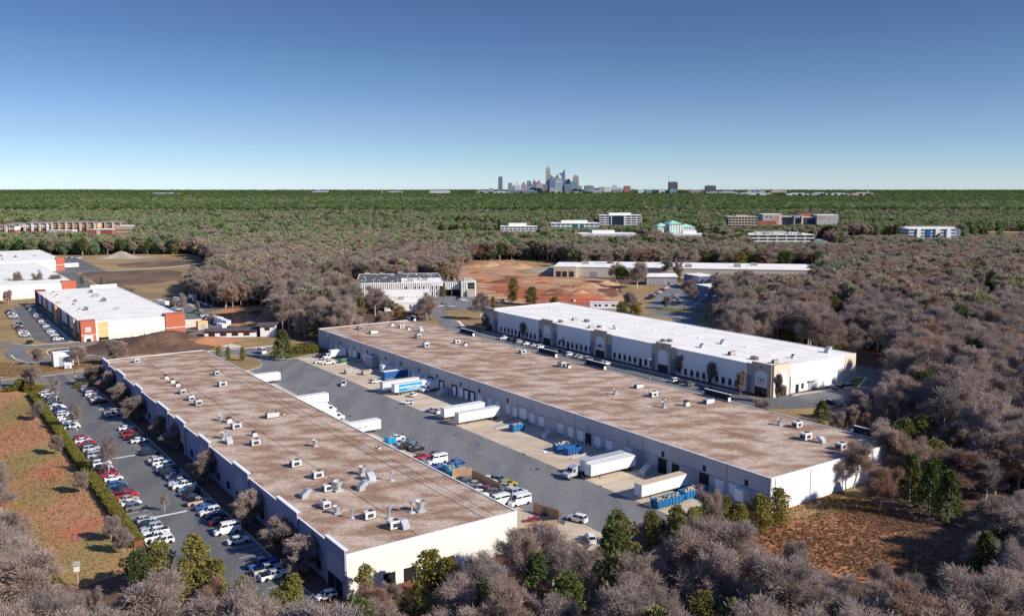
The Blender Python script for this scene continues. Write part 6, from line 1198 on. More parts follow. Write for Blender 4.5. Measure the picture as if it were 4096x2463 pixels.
treemat('leaf_far', [(0.133, 0.212, 0.067), (0.094, 0.165, 0.065), (0.18, 0.243, 0.074), (0.078, 0.133, 0.056), (0.22, 0.243, 0.087), (0.157, 0.196, 0.101)])
treemat('bark', [(0.34, 0.30, 0.275), (0.48, 0.44, 0.41), (0.28, 0.24, 0.215)], 0.0)
treemat('bark_pale', [(0.68, 0.64, 0.60), (0.56, 0.52, 0.48)], 0.0)
class TM:                                    # mesh with a per-face 'shade' value (leaf to leaf variation)
    def __init__(s): s.b = MB(); s.sh = []
    def mesh(s, name, mats):
        me = s.b.mesh(name, mats); n = len(me.polygons); sh = (s.sh + [.5] * n)[:n]
        at = me.attributes.new('shade', 'FLOAT', 'FACE'); at.data.foreach_set('value', sh); return me
    def card(s, p, d, n, L, w, shade, m=0):   # a leaf-shaped spray: kite of two triangles
        d = d.normalized(); side = d.cross(n)
        if side.length < 1e-4: side = d.orthogonal()
        side.normalize(); up = side.cross(d) * (w * .35)
        s.b.add([p, p + d*L*.45 + side*w*.5 + up, p + d*L, p + d*L*.5 - side*w*.5 + up], [(0, 1, 2), (0, 2, 3)], m); s.sh += [shade, shade]
def rdir(rr): 
    z = rr.uniform(-1, 1); t = rr.uniform(0, 6.2832); q = math.sqrt(1 - z*z); return Vector((q*math.cos(t), q*math.sin(t), z))
def limbs(rr, tm, h, spread, nmain, trunk_r, clear_h, m=0, sub=3, lean=0.0):
    """trunk and branching limbs; returns the tips (point, direction)"""
    tips = []; nseg = 5; p = Vector((0, 0, 0)); pts = [p.copy()]; q = Vector((rr.uniform(-.05, .05) + lean, rr.uniform(-.05, .05), 1)).normalized()
    for k in range(nseg):
        q = (q + Vector((rr.uniform(-.12, .12), rr.uniform(-.12, .12), .1))).normalized(); p = p + q * (h * .78 / nseg); pts.append(p.copy())
    for k in range(nseg):
        tm.b.tube(pts[k], pts[k+1], trunk_r*(1 - k/nseg*.85), trunk_r*(1 - (k+1)/nseg*.85), 6, m, False)
    def grow(p0, d, L, r, lev):
        k = 2; a = p0
        for j in range(k):
            d = (d + Vector((rr.uniform(-.22, .22), rr.uniform(-.22, .22), rr.uniform(.0, .22)))).normalized(); b = a + d*L/k
            tm.b.tube(a, b, r*(1 - .4*j), r*(1 - .4*(j+1)), 4, m, False); tips.append((b, d)); 
            if lev < sub:
                for _ in range(2 if lev else 3):
                    e = (d + rdir(rr)*.75).normalized()
                    if e.z < -.1: e.z *= -.4
                    grow(a + (b-a)*rr.uniform(.4, 1), e, L*rr.uniform(.5, .72), r*.5, lev + 1)
            a = b
    for i in range(nmain):
        t = clear_h + (1 - clear_h) * (i + rr.random()) / nmain * .95; f = t * nseg; k = min(nseg - 1, int(f)); p0 = pts[k] + (pts[k+1] - pts[k]) * (f - k)
        ang = i * 2.4 + rr.uniform(-.4, .4); up = .35 + t*.9; d = Vector((math.cos(ang), math.sin(ang), up)).normalized()
        grow(p0, d, spread * (1.05 - .45*t) * rr.uniform(.75, 1.1), trunk_r*.46*(1.1 - t*.6), 1)
    tips.append((pts[-1], q)); return tips
def bare_tree(seed, h=1.0, dens=1.0, spread=.30, nmain=9, clear_h=.30, cardL=.072, cardw=.0062):
    rr = random.Random(seed); tr = TM(); tips = limbs(rr, tr, h, h*spread, nmain, h*.0185, clear_h, lean=rr.uniform(-.06, .06)); tr.sh = []
    cr = TM(); n = int(36 * dens)
    for p, d in tips:
        sh0 = rr.random()
        for _ in range(n):
            o = rdir(rr) * h * .085 * rr.random(); e = (d*.7 + rdir(rr)*.95 + Vector((p.x, p.y, 0)).normalized()*.25 + Vector((0, 0, .4))).normalized()
            cr.card(p + o, e, rdir(rr), h*cardL*rr.uniform(.6, 1.3), h*cardw*rr.uniform(.6, 1.5), .6*sh0 + .4*rr.random())
    return tr, cr
def leafy_tree(seed, h=1.0, kind='pine', n=900, size=.05):
    rr = random.Random(seed); tr = TM(); cr = TM()
    if kind == 'cone':
        tr.b.tube((0, 0, 0), (0, 0, h*.85), h*.018, h*.004, 6, 0, False)
        for i in range(n):
            t = rr.random()**.8; z = h*(.08 + .92*t); R_ = h*.24*(1 - t)**.8 + h*.012; ang = rr.uniform(0, 6.28); q = R_*(.55 + .45*rr.random()) * (1 + .22*math.sin(ang*5 + t*25 + seed)); p = Vector((math.cos(ang)*q, math.sin(ang)*q, z))
            d = Vector((math.cos(ang), math.sin(ang), rr.uniform(-.5, .25))) + rdir(rr)*.4; cr.card(p, d, rdir(rr), h*size*rr.uniform(.7, 1.4), h*size*.7, rr.random())
        return tr, cr
    tr.b.tube((0, 0, 0), (rr.uniform(-.02, .02)*h, 0, h*.8), h*.016, h*.006, 6, 0, False); cl = []
    lo = .45 if kind == 'pine' else .12; nc = 20 if kind == 'pine' else 24
    for i in range(nc):
        t = lo + (1 - lo)*(i + rr.random())/nc; ang = i*2.4 + rr.random(); R_ = h*(.17 if kind == 'pine' else .22)*math.sin(math.pi*min(1, .12 + .88*(t - lo)/(1 - lo)))**.6*rr.uniform(.4, 1.1)
        c = Vector((math.cos(ang)*R_, math.sin(ang)*R_, h*t*.93)); cl.append((c, h*rr.uniform(.055, .10), rr.random())); tr.b.tube((0, 0, h*max(.1, t - .12)), c, h*.005, h*.002, 4, 0, False)
    for i in range(n):
        c, r_, s_ = rr.choice(cl); d = rdir(rr); p = c + d*r_*(.5 + .5*rr.random()); p.z = max(p.z, h*.03); cr.card(p, d + rdir(rr)*.7 + Vector((0, 0, .2)), rdir(rr), h*size*rr.uniform(.7, 1.3), h*size*.75, .65*s_ + .35*rr.random())
    return tr, cr
PROTO = {}
def proto(k, pair, bark, leaf): PROTO.setdefault(k, []).append((pair[0].mesh('trunk', [M[bark]]), pair[1].mesh('crown', [M[leaf]])))
for s in range(4): proto('bare', bare_tree(11 + s, dens=.8, spread=.27 + .03*(s % 3), clear_h=.28 + .06*(s % 2)), 'bark', 'twigs')
for s in range(3): proto('bare', bare_tree(31 + s, dens=.6, spread=.30, clear_h=.22, nmain=11), 'bark_pale', 'twigs')
for s in range(3): proto('pale', bare_tree(211 + s, dens=.38, spread=.29, clear_h=.24, nmain=11), 'bark_pale', 'twigs')
for s in range(2): proto('rust', bare_tree(41 + s, spread=.28), 'bark', 'twigs_rust')
for s in range(3): proto('small', bare_tree(51 + s, spread=.36, clear_h=.22, nmain=10, cardL=.095, cardw=.011), 'bark', 'twigs')
for s in range(3): proto('pine', leafy_tree(61 + s, kind='pine', n=1500, size=.05), 'bark', 'needles')
for s in range(3): proto('evergreen', leafy_tree(71 + s, kind='round', n=2000, size=.05), 'bark', 'olive')
for s in range(2): proto('cone', leafy_tree(81 + s, kind='cone', n=1800, size=.05), 'bark', 'needles')
proto('ochre', leafy_tree(91, kind='round', n=1800, size=.045), 'bark', 'ochre')
NAMES = {'bare': 'bare_tree', 'pale': 'pale_bare_tree', 'rust': 'rust_tree', 'small': 'bare_tree', 'pine': 'pine_tree', 'evergreen': 'evergreen_tree', 'cone': 'conifer', 'ochre': 'ochre_tree'}
def plant_tree(kind, x, y, h, label, group=None, wide=1.0, v=None, rz=None):
    tr, cr = PROTO[kind][v if v is not None else random.randrange(len(PROTO[kind]))]
    t = thing(NAMES[kind], label, 'tree', (x, y, -.1), random.uniform(0, 6.28) if rz is None else rz, group); t.scale = (h*wide, h*wide, h); put(tr, 'trunk', t); put(cr, 'crown', t); return t
KEEP = []
def T(kind, n_, px, py, h, label, group=None, wide=1.0):      # by the photo position of its top and a plausible height
    x, y = G(n_, px, py, h)
    if y < 620: q = pxy(n_, px, py); r_ = F*h*(.22 if y < 240 else .42)*wide/y; KEEP.append((q[0] - r_, q[0] + r_, q[1] - 10, q[1] + F*h*(.75 if y < 240 else 1.0)/y, y))
    return plant_tree(kind, x, y, h, label, group, wide)
WDX = {'pine': 'dark pine', 'evergreen': 'olive evergreen', 'ochre': 'golden tree'}
def TB(kind, n_, px, py, h, label, group=None, wide=1.0):     # by the photo position of its foot
    x, y = G(n_, px, py); return plant_tree(kind, x, y, h, label, group, wide)
# ---- hedge: three clipped runs of leaf over a dark core
def hedge(name, pts, w, h, label, nl):
    rr = random.Random(3); t = thing(name, label, 'hedge', (*W(*pts[0]), 0), 0); c = MB(); lf = TM(); ox, oy = W(*pts[0])
    for i in range(len(pts) - 1):
        P = Vector(W(*pts[i])); Q = Vector(W(*pts[i+1])); d = (Q - P); L = d.length; u = d/L; nr = Vector((-u.y, u.x))
        cor = [P + nr*w*.42, P - nr*w*.42, Q - nr*w*.42, Q + nr*w*.42]; c.prism([(p.x - ox, p.y - oy) for p in cor], 0, h*.9)
        for _ in range(int(L*nl)):
            s = rr.random()*L; f = rr.random(); wob = 1 + .12*math.sin(s*.9) + .08*math.sin(s*2.3)
            if f < .45: o, z, n_ = rr.uniform(-.5, .5)*w*wob, h*rr.uniform(.92, 1.06)*wob, Vector((0, 0, 1))
            else: sd = 1 if f < .72 else -1; o, z, n_ = sd*w*.5*wob*rr.uniform(.9, 1.05), rr.uniform(.02, 1)*h, Vector((nr.x*sd, nr.y*sd, .2))
            p = P + u*s + nr*o; lf.card(Vector((p.x - ox, p.y - oy, z)), n_ + rdir(rr)*.8, rdir(rr), .38*rr.uniform(.7, 1.3), .26, rr.random())
    c.build('core', M['clay_dark'], t, fix=True); put(lf.mesh('foliage', [M['hedge_leaf']]), 'foliage', t)
hedge('clipped_hedge', [(37.6, 190), (37.6, 356)], 2.2, 1.5, 'long clipped green hedge between the lawn and the car row', 80)
hedge('clipped_hedge', [(38.4, 359.5), (46, 359.5)], 2.0, 1.5, 'short clipped hedge across the end of the car row', 80)
def bush(n_, px, py, r, h, label, leaf='hedge_leaf', n=900, group=None):
    k = ('bush', leaf, n)
    if k not in PROTO:
        rr = random.Random(5); lf = TM()
        for _ in range(n):
            d = rdir(rr); d.z = abs(d.z)*1.0; p = Vector((d.x, d.y, d.z*.96 + .02)) * rr.uniform(.86, 1.04) * (1 + .07*math.sin(d.x*7) + .07*math.sin(d.y*6 + d.z*5)); lf.card(p, d + rdir(rr)*.8, rdir(rr), .20*rr.uniform(.7, 1.3), .14, rr.random())
        core = MB(); rings = [[(math.cos(i*.785)*q, math.sin(i*.785)*q, z) for i in range(8)] for q, z in ((.8, 0), (.84, .4), (.6, .72), (.2, .86))]; core.loft(rings)
        PROTO[k] = [(core.mesh('core', [M['clay_dark']]), lf.mesh('foliage', [M[leaf]]))]
    x, y = G(n_, px, py); t = thing('bush', label, 'bush', (x, y, 0), random.uniform(0, 6), group); t.scale = (r, r, h); put(PROTO[k][0][0], 'core', t); put(PROTO[k][0][1], 'foliage', t); return t
bush(1, 112, 218, 2.4, 3.4, 'round clipped bush, left of two at the hedge corner'); bush(1, 170, 226, 2.4, 3.2, 'round clipped bush, right of two at the hedge corner'); bush(1, 225, 226, 1.8, 2.0, 'boxy clipped bush where the hedge begins')
bush(1, 45, 225, 3.0, 1.3, 'low spreading bush at the left edge of the hedge'); bush(1, 460, 205, 3.0, 1.6, 'low bush at the top of the warehouse car row', 'olive')
bush(6, 400, 1345, 3.6, 3.2, 'wide rounded bush, left of two on the yard island', 'hedge_leaf'); bush(6, 490, 1340, 3.8, 3.4, 'wide rounded bush, right of two on the yard island', 'hedge_leaf')
T('cone', 6, 258, 1160, 13, 'big dense conifer on the yard entrance island', wide=1.5)
for i, (px, py) in enumerate(((1750, 1290), (1828, 1290), (1943, 1292))): T('evergreen', 5, px, py, 6.5, 'upright evergreen behind the front warehouse, %s of three' % ('left', 'middle', 'right')[i], 'evergreens behind the front warehouse', .8)
# ---- trees along the front warehouse wall
for i, (px, py, n_) in enumerate(((545, 95, 1), (600, 130, 1), (665, 200, 1), (760, 270, 1), (905, 360, 1), (975, 420, 1), (1150, 580, 1), (1390, 800, 1), (180, 960, 2), (310, 1045, 2))):
    T('small' if i != 4 else 'rust', n_, px, py, 7.0, 'brown twiggy tree against the front warehouse wall, %s from the far end' % ORD[i+1], 'trees along the front warehouse wall', 1.55)
# ---- trees in and beside the car park
for (n_, px, py, h, lb) in ((1, 195, 85, 10, 'tall bare tree at the top left of the car park by the road'), (1, 305, 160, 9, 'bare tree beside the round clipped bushes'), (1, 420, 290, 9.5, 'tall bare tree rising from the hedge side car row, upper of two'), (1, 595, 485, 11, 'tall bare tree rising from the hedge side car row, lower of two'), (1, 915, 790, 5, 'small bare tree in the middle of the car park aisle')):
    T('pale', n_, px, py, h*.95, lb, 'car park trees', .7)
for i, (px, py) in enumerate(((195, 305), (300, 485), (440, 690), (610, 940), (690, 1000))): T('small', 1, px, py, 5.0, 'small bare tree on the lawn side of the hedge, %s from the top' % ORD[i+1], 'small trees along the hedge')
# ---- trees before the arched warehouse
for i, (n_, px, py, h) in enumerate(((6, 1880, 1045, 8), (6, 2010, 1055, 7), (7, 190, 1110, 7.5), (7, 340, 1165, 6), (7, 520, 1190, 6.5), (3, 1008, 30, 8), (3, 1190, 80, 7.5), (3, 1350, 125, 8.5), (4, 170, 148, 9.5))):
    T('small', n_, px, py, h, 'slim bare tree before the arched portals, %s from the left' % ORD[i+1], 'trees before the arched warehouse', .72 if i < 7 else .58)
T('cone', 4, 405, 280, 7, 'dark olive conifer right of the centre warehouse roof', wide=1.7)
for i, (px, py, h, k) in enumerate(((585, 240, 9, 'small'), (545, 330, 7, 'small'), (640, 350, 6, 'rust'), (500, 350, 6, 'small'))): T(k, 4, px, py, h, 'bare tree beyond the centre warehouse roof corner, %s of four' % ORD[i+1], 'trees beyond the roof corner', 1.1)
# ---- evergreens and others before the front walls (tops seen against the walls)
for n_, px, py, h, k, lb, wd in ((2, 640, 1190, 8, 'evergreen', 'olive evergreen against the lit front wall near its left corner', 1.0), (2, 1000, 1105, 10, 'evergreen', 'big olive evergreen before the middle of the lit front wall', 1.3), (2, 1110, 1150, 9, 'evergreen', 'dark olive evergreen right of the big one before the front wall', 1.1),
        (2, 960, 1320, 8, 'evergreen', 'low olive evergreen below the lit front wall', 1.2), (2, 800, 1290, 7, 'bare', 'bare tree below the loading doors of the front wall', 1.1), (2, 840, 1370, 6, 'evergreen', 'olive shrub tree at the bottom edge before the front wall', 1.2),
        (1, 1080, 1020, 11, 'evergreen', 'tall olive evergreen at the near end of the car park', 1.2), (1, 880, 1050, 10, 'evergreen', 'dark olive evergreen left of the tall one at the lot end', 1.2), (1, 760, 1110, 9, 'pine', 'dark shadowed pine at the foot of the hedge', 1.3), (1, 1190, 1150, 9, 'evergreen', 'olive evergreen right of the tall one at the lot end', 1.2), (1, 1000, 1190, 9, 'evergreen', 'olive evergreen in the dark cluster below the hedge', 1.2),
        (1, 1185, 1265, 7, 'rust', 'copper leaved tree at the bottom edge', .8), (1, 1120, 1340, 6, 'rust', 'low copper leaved shrub tree at the bottom edge', 1.3), (1, 1350, 1260, 8, 'evergreen', 'olive evergreen below the parked pickups', 1.2), (2, 230, 1240, 8, 'evergreen', 'olive evergreen left of the lone white hatchback', 1.2), (2, 150, 1330, 7, 'evergreen', 'olive evergreen at the bottom below the parked pickups', 1.3), (2, 450, 1420, 6, 'evergreen', 'low olive evergreen below the lone white hatchback', 1.2),
        (1, 260, 1135, 9, 'evergreen', 'olive topped tree among the bare trees bottom left', 1.0), (3, 660, 890, 13, 'evergreen', 'tall dark olive evergreen at the end of the truck yard', 1.1), (3, 640, 960, 12, 'pine', 'dark pine below the tall evergreen at the yard end', 1.2), (3, 850, 885, 9, 'evergreen', 'olive evergreen peeking over the trees at the yard end', 1.0),
        (3, 990, 860, 9, 'evergreen', 'olive evergreen left of the long blue skip corner', 1.1), (3, 1010, 910, 9, 'evergreen', 'dark olive evergreen below the long blue skip', 1.2), (3, 1260, 812, 9, 'evergreen', 'rounded olive evergreen left of the centre warehouse corner', 1.3), (3, 1340, 850, 8, 'evergreen', 'olive evergreen touching the centre warehouse corner', 1.3), (4, 65, 795, 9, 'evergreen', 'dark olive evergreen before the grey dock wall end', 1.3), (4, 165, 762, 9, 'evergreen', 'olive evergreen at the front corner of the centre warehouse', 1.2),
        (3, 640, 1130, 12, 'pine', 'dark green pine deep among the front bare trees', 1.2), (4, 1410, 960, 10, 'cone', 'dark conifer at the right edge in shade', 1.1), (4, 1325, 1010, 11, 'cone', 'pointed dark conifer right of the dirt clearing', 1.1), (4, 905, 575, 12, 'cone', 'pointed green conifer beyond the lit end wall', 1.3), (4, 1018, 625, 12, 'cone', 'pointed conifer right of the first beyond the end wall', 1.1), (4, 1120, 670, 12, 'cone', 'third pointed conifer beyond the end wall', 1.2), (4, 1500, 1260, 8, 'evergreen', 'yellow green evergreen at the lower right edge', 1.2), (4, 1000, 1375, 5, 'evergreen', 'small olive evergreen by the bottom of the clearing', 1.0),
        (4, 590, 520, 12, 'bare', 'big bare tree rising before the lit end wall', 1.25), (4, 740, 640, 11, 'rust', 'rust brown tree right of the lit end wall', 1.3), (4, 850, 480, 11, 'small', 'wide bare crown at the far right roof corner', 1.3),
        (3, 1185, 795, 11, 'bare', 'pale trunked bare tree before the long blue skip', .9), (4, 245, 1060, 9, 'bare', 'bare tree at the left edge of the dirt clearing', .9), (4, 715, 1185, 8, 'bare', 'bare tree at the lower edge of the dirt clearing', 1.0), (4, 860, 1240, 8, 'bare', 'wide pale bare tree at the bottom of the clearing', 1.4)):
    T(k, n_, px, py, h, lb, None, wd)
for i, (px, py, h, k) in enumerate(((1180, 665, 14, 'pine'), (1240, 655, 15, 'evergreen'), (1310, 640, 15, 'pine'), (1360, 690, 14, 'evergreen'), (1420, 660, 15, 'pine'), (1470, 690, 14, 'evergreen'), (1520, 680, 14, 'pine'), (1580, 665, 15, 'ochre'), (1650, 710, 13, 'evergreen'), (1720, 700, 13, 'evergreen'), (1790, 680, 14, 'pine'), (1850, 690, 14, 'evergreen'), (1920, 720, 15, 'evergreen'), (230, 1125, 9, 'pine'), (300, 1130, 10, 'pine'), (410, 1140, 9, 'evergreen'), (520, 1160, 8, 'evergreen'), (690, 1185, 9, 'evergreen'), (740, 1190, 8, 'evergreen'), (95, 880, 12, 'evergreen'), (680, 880, 14, 'pine'), (830, 640, 14, 'evergreen'), (680, 655, 13, 'ochre'))):
    T(k, 8, px, py, h, '%s beyond the arched warehouse, %s from the left of the %s line' % (WDX[k], ordw(i + 1 if i < 13 else i - 12), 'far' if i < 13 else 'near'), 'evergreens in the right hand wood', 1.15)
for i, (px, py, h) in enumerate(((760, 180, 12), (830, 230, 11), (930, 190, 12), (1090, 10, 12), (1100, 400, 11), (1230, 400, 12), (1010, 240, 10), (890, 250, 9))):
    T('pale', 4, px, py, h, 'white limbed bare tree right of the arched warehouse end, %s from the left' % ORD[i+1], 'white limbed trees at right', 1.1)
for i, (px, py, h) in enumerate(((500, 1130, 9), (700, 1200, 8), (330, 1120, 9), (880, 1180, 8), (1060, 1300, 7), (120, 1150, 8))):
    T('pale', 3, px, py, h, 'white limbed bare tree in the front wood below the yard, %s of six' % ORD[i+1], 'white limbed trees in front', 1.15)
# ---- single trees of the middle distance
for n_, px, py, h, k, lb, wd in ((6, 255, 880, 19, 'bare', 'big bare tree left end of the grove behind the centre warehouse', 1.1), (6, 430, 1000, 14, 'bare', 'bare tree right behind the far corner of the centre warehouse', 1.0), (6, 385, 1040, 10, 'evergreen', 'slim green tree at the far corner of the centre warehouse', .6), (6, 1000, 815, 17, 'bare', 'broad mauve tree before the striped building', 1.3), (6, 880, 890, 13, 'evergreen', 'olive tree left of the broad mauve one', 1.0), (6, 1200, 960, 9, 'ochre', 'golden brown tree before the small white block', 1.6), (6, 1415, 870, 16, 'bare', 'bare tree with pale limbs before the annex', 1.1), (6, 735, 1070, 5, 'ochre', 'small golden conifer behind the centre warehouse', 1.0), (6, 1550, 805, 8, 'evergreen', 'dark green tree beside the entrance block', 1.0), (6, 1620, 600, 15, 'cone', 'tall dark conifer at the edge of the clay site', 1.2),
        (6, 1850, 870, 15, 'bare', 'round bare tree left of the arched warehouse', 1.2), (6, 1950, 890, 9, 'evergreen', 'slim dark tree beside the round bare one', .8), (7, 108, 735, 17, 'evergreen', 'tall upright dark shrub tree behind the arched warehouse', .9), (7, 255, 810, 12, 'evergreen', 'broad dark tree right of the tall upright one', 1.5), (7, 440, 892, 7, 'evergreen', 'low rounded evergreen by the roof of the arched warehouse', 2.0),
        (7, 885, 550, 17, 'bare', 'tall thin bare tree before the long beige building', .6), (7, 975, 650, 16, 'pine', 'dark green pine beside the tall brown tree', 1.7), (7, 940, 640, 14, 'bare', 'mauve bare tree left of the dark green pine', 1.5), (7, 1100, 620, 19, 'bare', 'tall brown tree above the dark green pine', 1.25), (7, 1060, 880, 11, 'small', 'bare tree top of the group by the office trailer', 1.0), (7, 980, 930, 9, 'evergreen', 'dark evergreen left of the group by the office trailer', 1.8), (7, 1090, 950, 9, 'evergreen', 'dark evergreen right of the group by the office trailer', 1.7), (7, 1340, 575, 18, 'bare', 'tall bare tree behind the grey metal shed', .9), (7, 1430, 610, 15, 'bare', 'bare tree right of the tall one behind the shed', .8), (7, 1250, 690, 9, 'evergreen', 'dark evergreen on the roof line of the grey shed', 1.4), (7, 1430, 670, 10, 'evergreen', 'evergreen right of the grey shed', 1.2),
        (7, 1525, 745, 17, 'bare', 'big round bare tree in the right car park', 1.2), (7, 1330, 900, 7, 'small', 'small bare tree on the car park island', 1.1), (7, 1720, 700, 13, 'bare', 'bare tree before the dark blue shed', 1.0), (7, 1480, 985, 2.5, 'small', 'small sapling on the grass island', .7), (7, 1655, 1035, 4, 'rust', 'rust coloured sapling by the road bend', .7),
        (5, 140, 700, 15, 'bare', 'tall bare tree, left of two before the second west warehouse', .8), (5, 300, 705, 14, 'bare', 'tall bare tree, right of two before the second west warehouse', .9), (5, 60, 850, 8, 'small', 'small bare tree at the left edge before the west warehouse', .9), (5, 460, 730, 11, 'small', 'bare tree beside the red tower of the second west warehouse', 1.2), (5, 370, 785, 6, 'small', 'low bare tree between the west warehouses', 1.2), (5, 565, 740, 8, 'small', 'slim bare tree right of the red tower', .8), (5, 650, 735, 8, 'small', 'slim bare tree beside the green bin', .8), (5, 810, 725, 12, 'bare', 'leafless dead tree standing at the dark field', .5),
        (5, 300, 1315, 7, 'small', 'leaning bare tree on the loop road side', .9), (5, 620, 1295, 8, 'small', 'bare tree behind the white kiosk', 1.1), (5, 930, 1255, 10, 'small', 'bare tree behind the far end of the front warehouse', 1.1), (5, 230, 1440, 9, 'bare', 'bare tree beside the car park entrance road', .9), (5, 1305, 1215, 3.5, 'ochre', 'yellow sapling on the dark mulch bank, left', .9), (5, 1395, 1220, 4, 'ochre', 'yellow sapling on the dark mulch bank, right', .9), (5, 1500, 1225, 2.5, 'ochre', 'small yellow sapling at the end of the mulch bank', .9), (5, 1160, 1185, 3, 'cone', 'small conifer on the mulch bank, left', .9), (5, 805, 1218, 2.8, 'cone', 'small conifer before the ochre bay', .9), (5, 715, 1225, 2.2, 'cone', 'small conifer before the red corner tower', .9),
        (5, 1460, 870, 12, 'bare', 'bare tree in the west rear car park', .7), (5, 1385, 915, 6, 'small', 'small bare tree among the crowded cars', 1.0), (5, 1580, 950, 6, 'small', 'small bare tree by the pale path in the rear car park', .6), (5, 1690, 1035, 5, 'small', 'small bare tree beside the pond', .7),
        (8, 1280, 400, 15, 'evergreen', 'dark rounded tree left of the blue striped hotel', 1.6), (8, 1500, 390, 13, 'bare', 'pale tree before the blue striped hotel', 1.2)):
    T(k, n_, px, py, h, lb, None, wd)
def nse(x, y, s, o=0.0): return .5 + .25*(math.sin(x/s + 1.3*math.sin(y/s*.7 + o) + o) + math.sin(y/s*1.13 + 1.7*math.sin(x/s*.6 + 2*o) + 1.9*o))
# ---- dead grass, leaves and weeds lying over the open ground
treemat('tuft', [(0.30, 0.19, 0.09), (0.22, 0.13, 0.075), (0.26, 0.20, 0.08)])
def ground_cover(name, poly, n, seed, label, hmax=.5):
    rr = random.Random(seed); tm = TM(); x0, x1 = min(p[0] for p in poly), max(p[0] for p in poly); y0, y1 = min(p[1] for p in poly), max(p[1] for p in poly); k = 0
    while k < n:
        x, y = rr.uniform(x0, x1), rr.uniform(y0, y1)
        if not inside((x, y), poly) or rr.random() > .25 + .9*nse(x, y, 7, seed): continue
        k += 1; s_ = rr.random()
        for _ in range(2): tm.card(Vector((x, y, -.04)), Vector((rr.uniform(-1, 1), rr.uniform(-1, 1), rr.uniform(.25, 1.1))), rdir(rr), hmax*rr.uniform(.4, 1.2), hmax*.55, .7*s_ + .3*rr.random())
    o = put(tm.mesh(name, [M['tuft']]), name); tag(o, label, 'ground cover', kind='stuff')
ground_cover('leaf_litter', gpoly(4, [(-200, 1075), (0, 1050), (160, 900), (500, 790), (850, 905), (1200, 1085), (1380, 1250), (1200, 1450), (950, 1440), (640, 1290), (0, 1105)]), 7000, 3, 'dead leaves and weeds scattered over the dirt clearing', .55)
ground_cover('grass_tufts', gpoly(1, [(-100, 240), (140, 245), (440, 690), (740, 1110), (680, 1230), (430, 1320), (250, 1240), (0, 900)]), 9000, 5, 'dry grass tufts scattered over the front lawn', .32)
ground_cover('grass_tufts', [W(a, b) for a, b in ((28, 396), (60, 398), (90, 410), (70, 418), (44, 420), (28, 440))], 3000, 7, 'dry weeds on the bank beside the loop road', .5)
# ================================================================ WOODS
def is_clear(x, y, m=0.0):
    for x0, x1, y0, y1, poly in CLEAR:
        if x0 <= x <= x1 and y0 <= y <= y1 and inside((x, y), poly): return True
    return False
# parts of the photo that stay in view: a wood tree standing nearer than that distance is kept low enough, or left out
def npoly(n, pts): return [pxy(n, x, y) for x, y in pts]
D_ = 4096 / 2468.0
PROF = [(0, 1060), (20, 1060), (25, 1240), (100, 1260), (110, 1400), (210, 1412), (300, 1410), (310, 1330), (330, 1310), (420, 1300), (500, 1285), (540, 1340), (580, 1400), (640, 1410), (690, 1375), (720, 1440), (840, 1440), (850, 1400), (1000, 1396), (1010, 1350), (1060, 1350), (1110, 1370), (1150, 1352), (1160, 1305), (1260, 1268), (1290, 1300),
        (1350, 1252), (1400, 1290), (1430, 1262), (1440, 1240), (1600, 1248), (1650, 1225), (1720, 1205), (1760, 1225), (1800, 1290), (1870, 1312), (1950, 1345), (2000, 1372), (2150, 1365), (2240, 1400), (2310, 1440), (2340, 1200), (2468, 1180)]
VIS = [([(-400, 0), (-400, 1060*D_)] + [(x*D_, y*D_) for x, y in PROF] + [(4500, 1180*D_), (4500, 0)], 205.0),
       (npoly(6, [(750, 705), (1345, 700), (1790, 738), (1850, 860), (1900, 1080), (1500, 1100), (1480, 890), (1330, 890), (1330, 1040), (1230, 1030), (1110, 900), (870, 890), (830, 800)]), 640.0),
       (npoly(7, [(-330, 610), (0, 605), (620, 602), (770, 606), (2050, 652), (1900, 712), (1700, 730), (1640, 770), (1640, 1000), (1780, 1150), (1560, 1190), (1000, 1090), (0, 980), (-330, 820)]), 790.0),
       (npoly(5, [(-100, 520), (320, 520), (640, 560), (1660, 556), (1680, 640), (1490, 700), (1460, 860), (1510, 915), (1760, 1000), (2054, 965), (2150, 970), (2150, 1160), (2054, 1300), (1700, 1400), (-100, 1500)]), 1080.0),
       (npoly(8, [(0, 652), (500, 664), (500, 706), (60, 716), (0, 716)]), 690.0),
       (npoly(4, [(120, 330), (100, 0), (600, 0), (640, 70), (760, 120), (700, 270), (640, 320), (470, 340), (250, 390)]), 372.0), (npoly(4, [(140, 600), (500, 560), (560, 780), (820, 900), (1080, 1080), (1060, 1300), (640, 1290), (0, 1100)]), 225.0),
       (npoly(8, [(500, 1290), (700, 1290), (1000, 1330), (1130, 1480), (840, 1480), (840, 1360)]), 420.0), (npoly(6, [(560, 1090), (1260, 1060), (2054, 1270), (2054, 1484), (0, 1484), (0, 1290), (130, 1290), (250, 1180), (330, 1200), (420, 1290), (560, 1290)]), 420.0)]
for n_, x0, x1, y0, y1, D in ((7, 0, 300, 300, 372, 1380), (7, 400, 800, 282, 345, 1430), (7, 795, 1140, 222, 322, 1500), (7, 610, 1092, 362, 412, 1210), (7, 1262, 1578, 296, 382, 1330), (7, 1365, 1660, 362, 412, 1180), (7, 1825, 2060, 242, 335, 1480), (8, 0, 712, 226, 318, 1530), (8, 0, 522, 368, 462, 1118), (8, 1264, 1708, 336, 426, 1190), (5, -100, 1062, 280, 378, 1480), (5, 700, 1062, 320, 398, 1362), (8, 520, 780, 424, 470, 1100), (8, 780, 2198, 340, 405, 1300), (6, 1480, 2000, 332, 366, 1350),
                              (6, 1440, 2054, 40, 66, 8300), (7, 0, 2054, 0, 66, 8300), (8, 0, 980, 40, 84, 6300)):
    VIS.append((npoly(n_, [(x0, y0), (x1, y0), (x1, y1), (x0, y1)]), D))
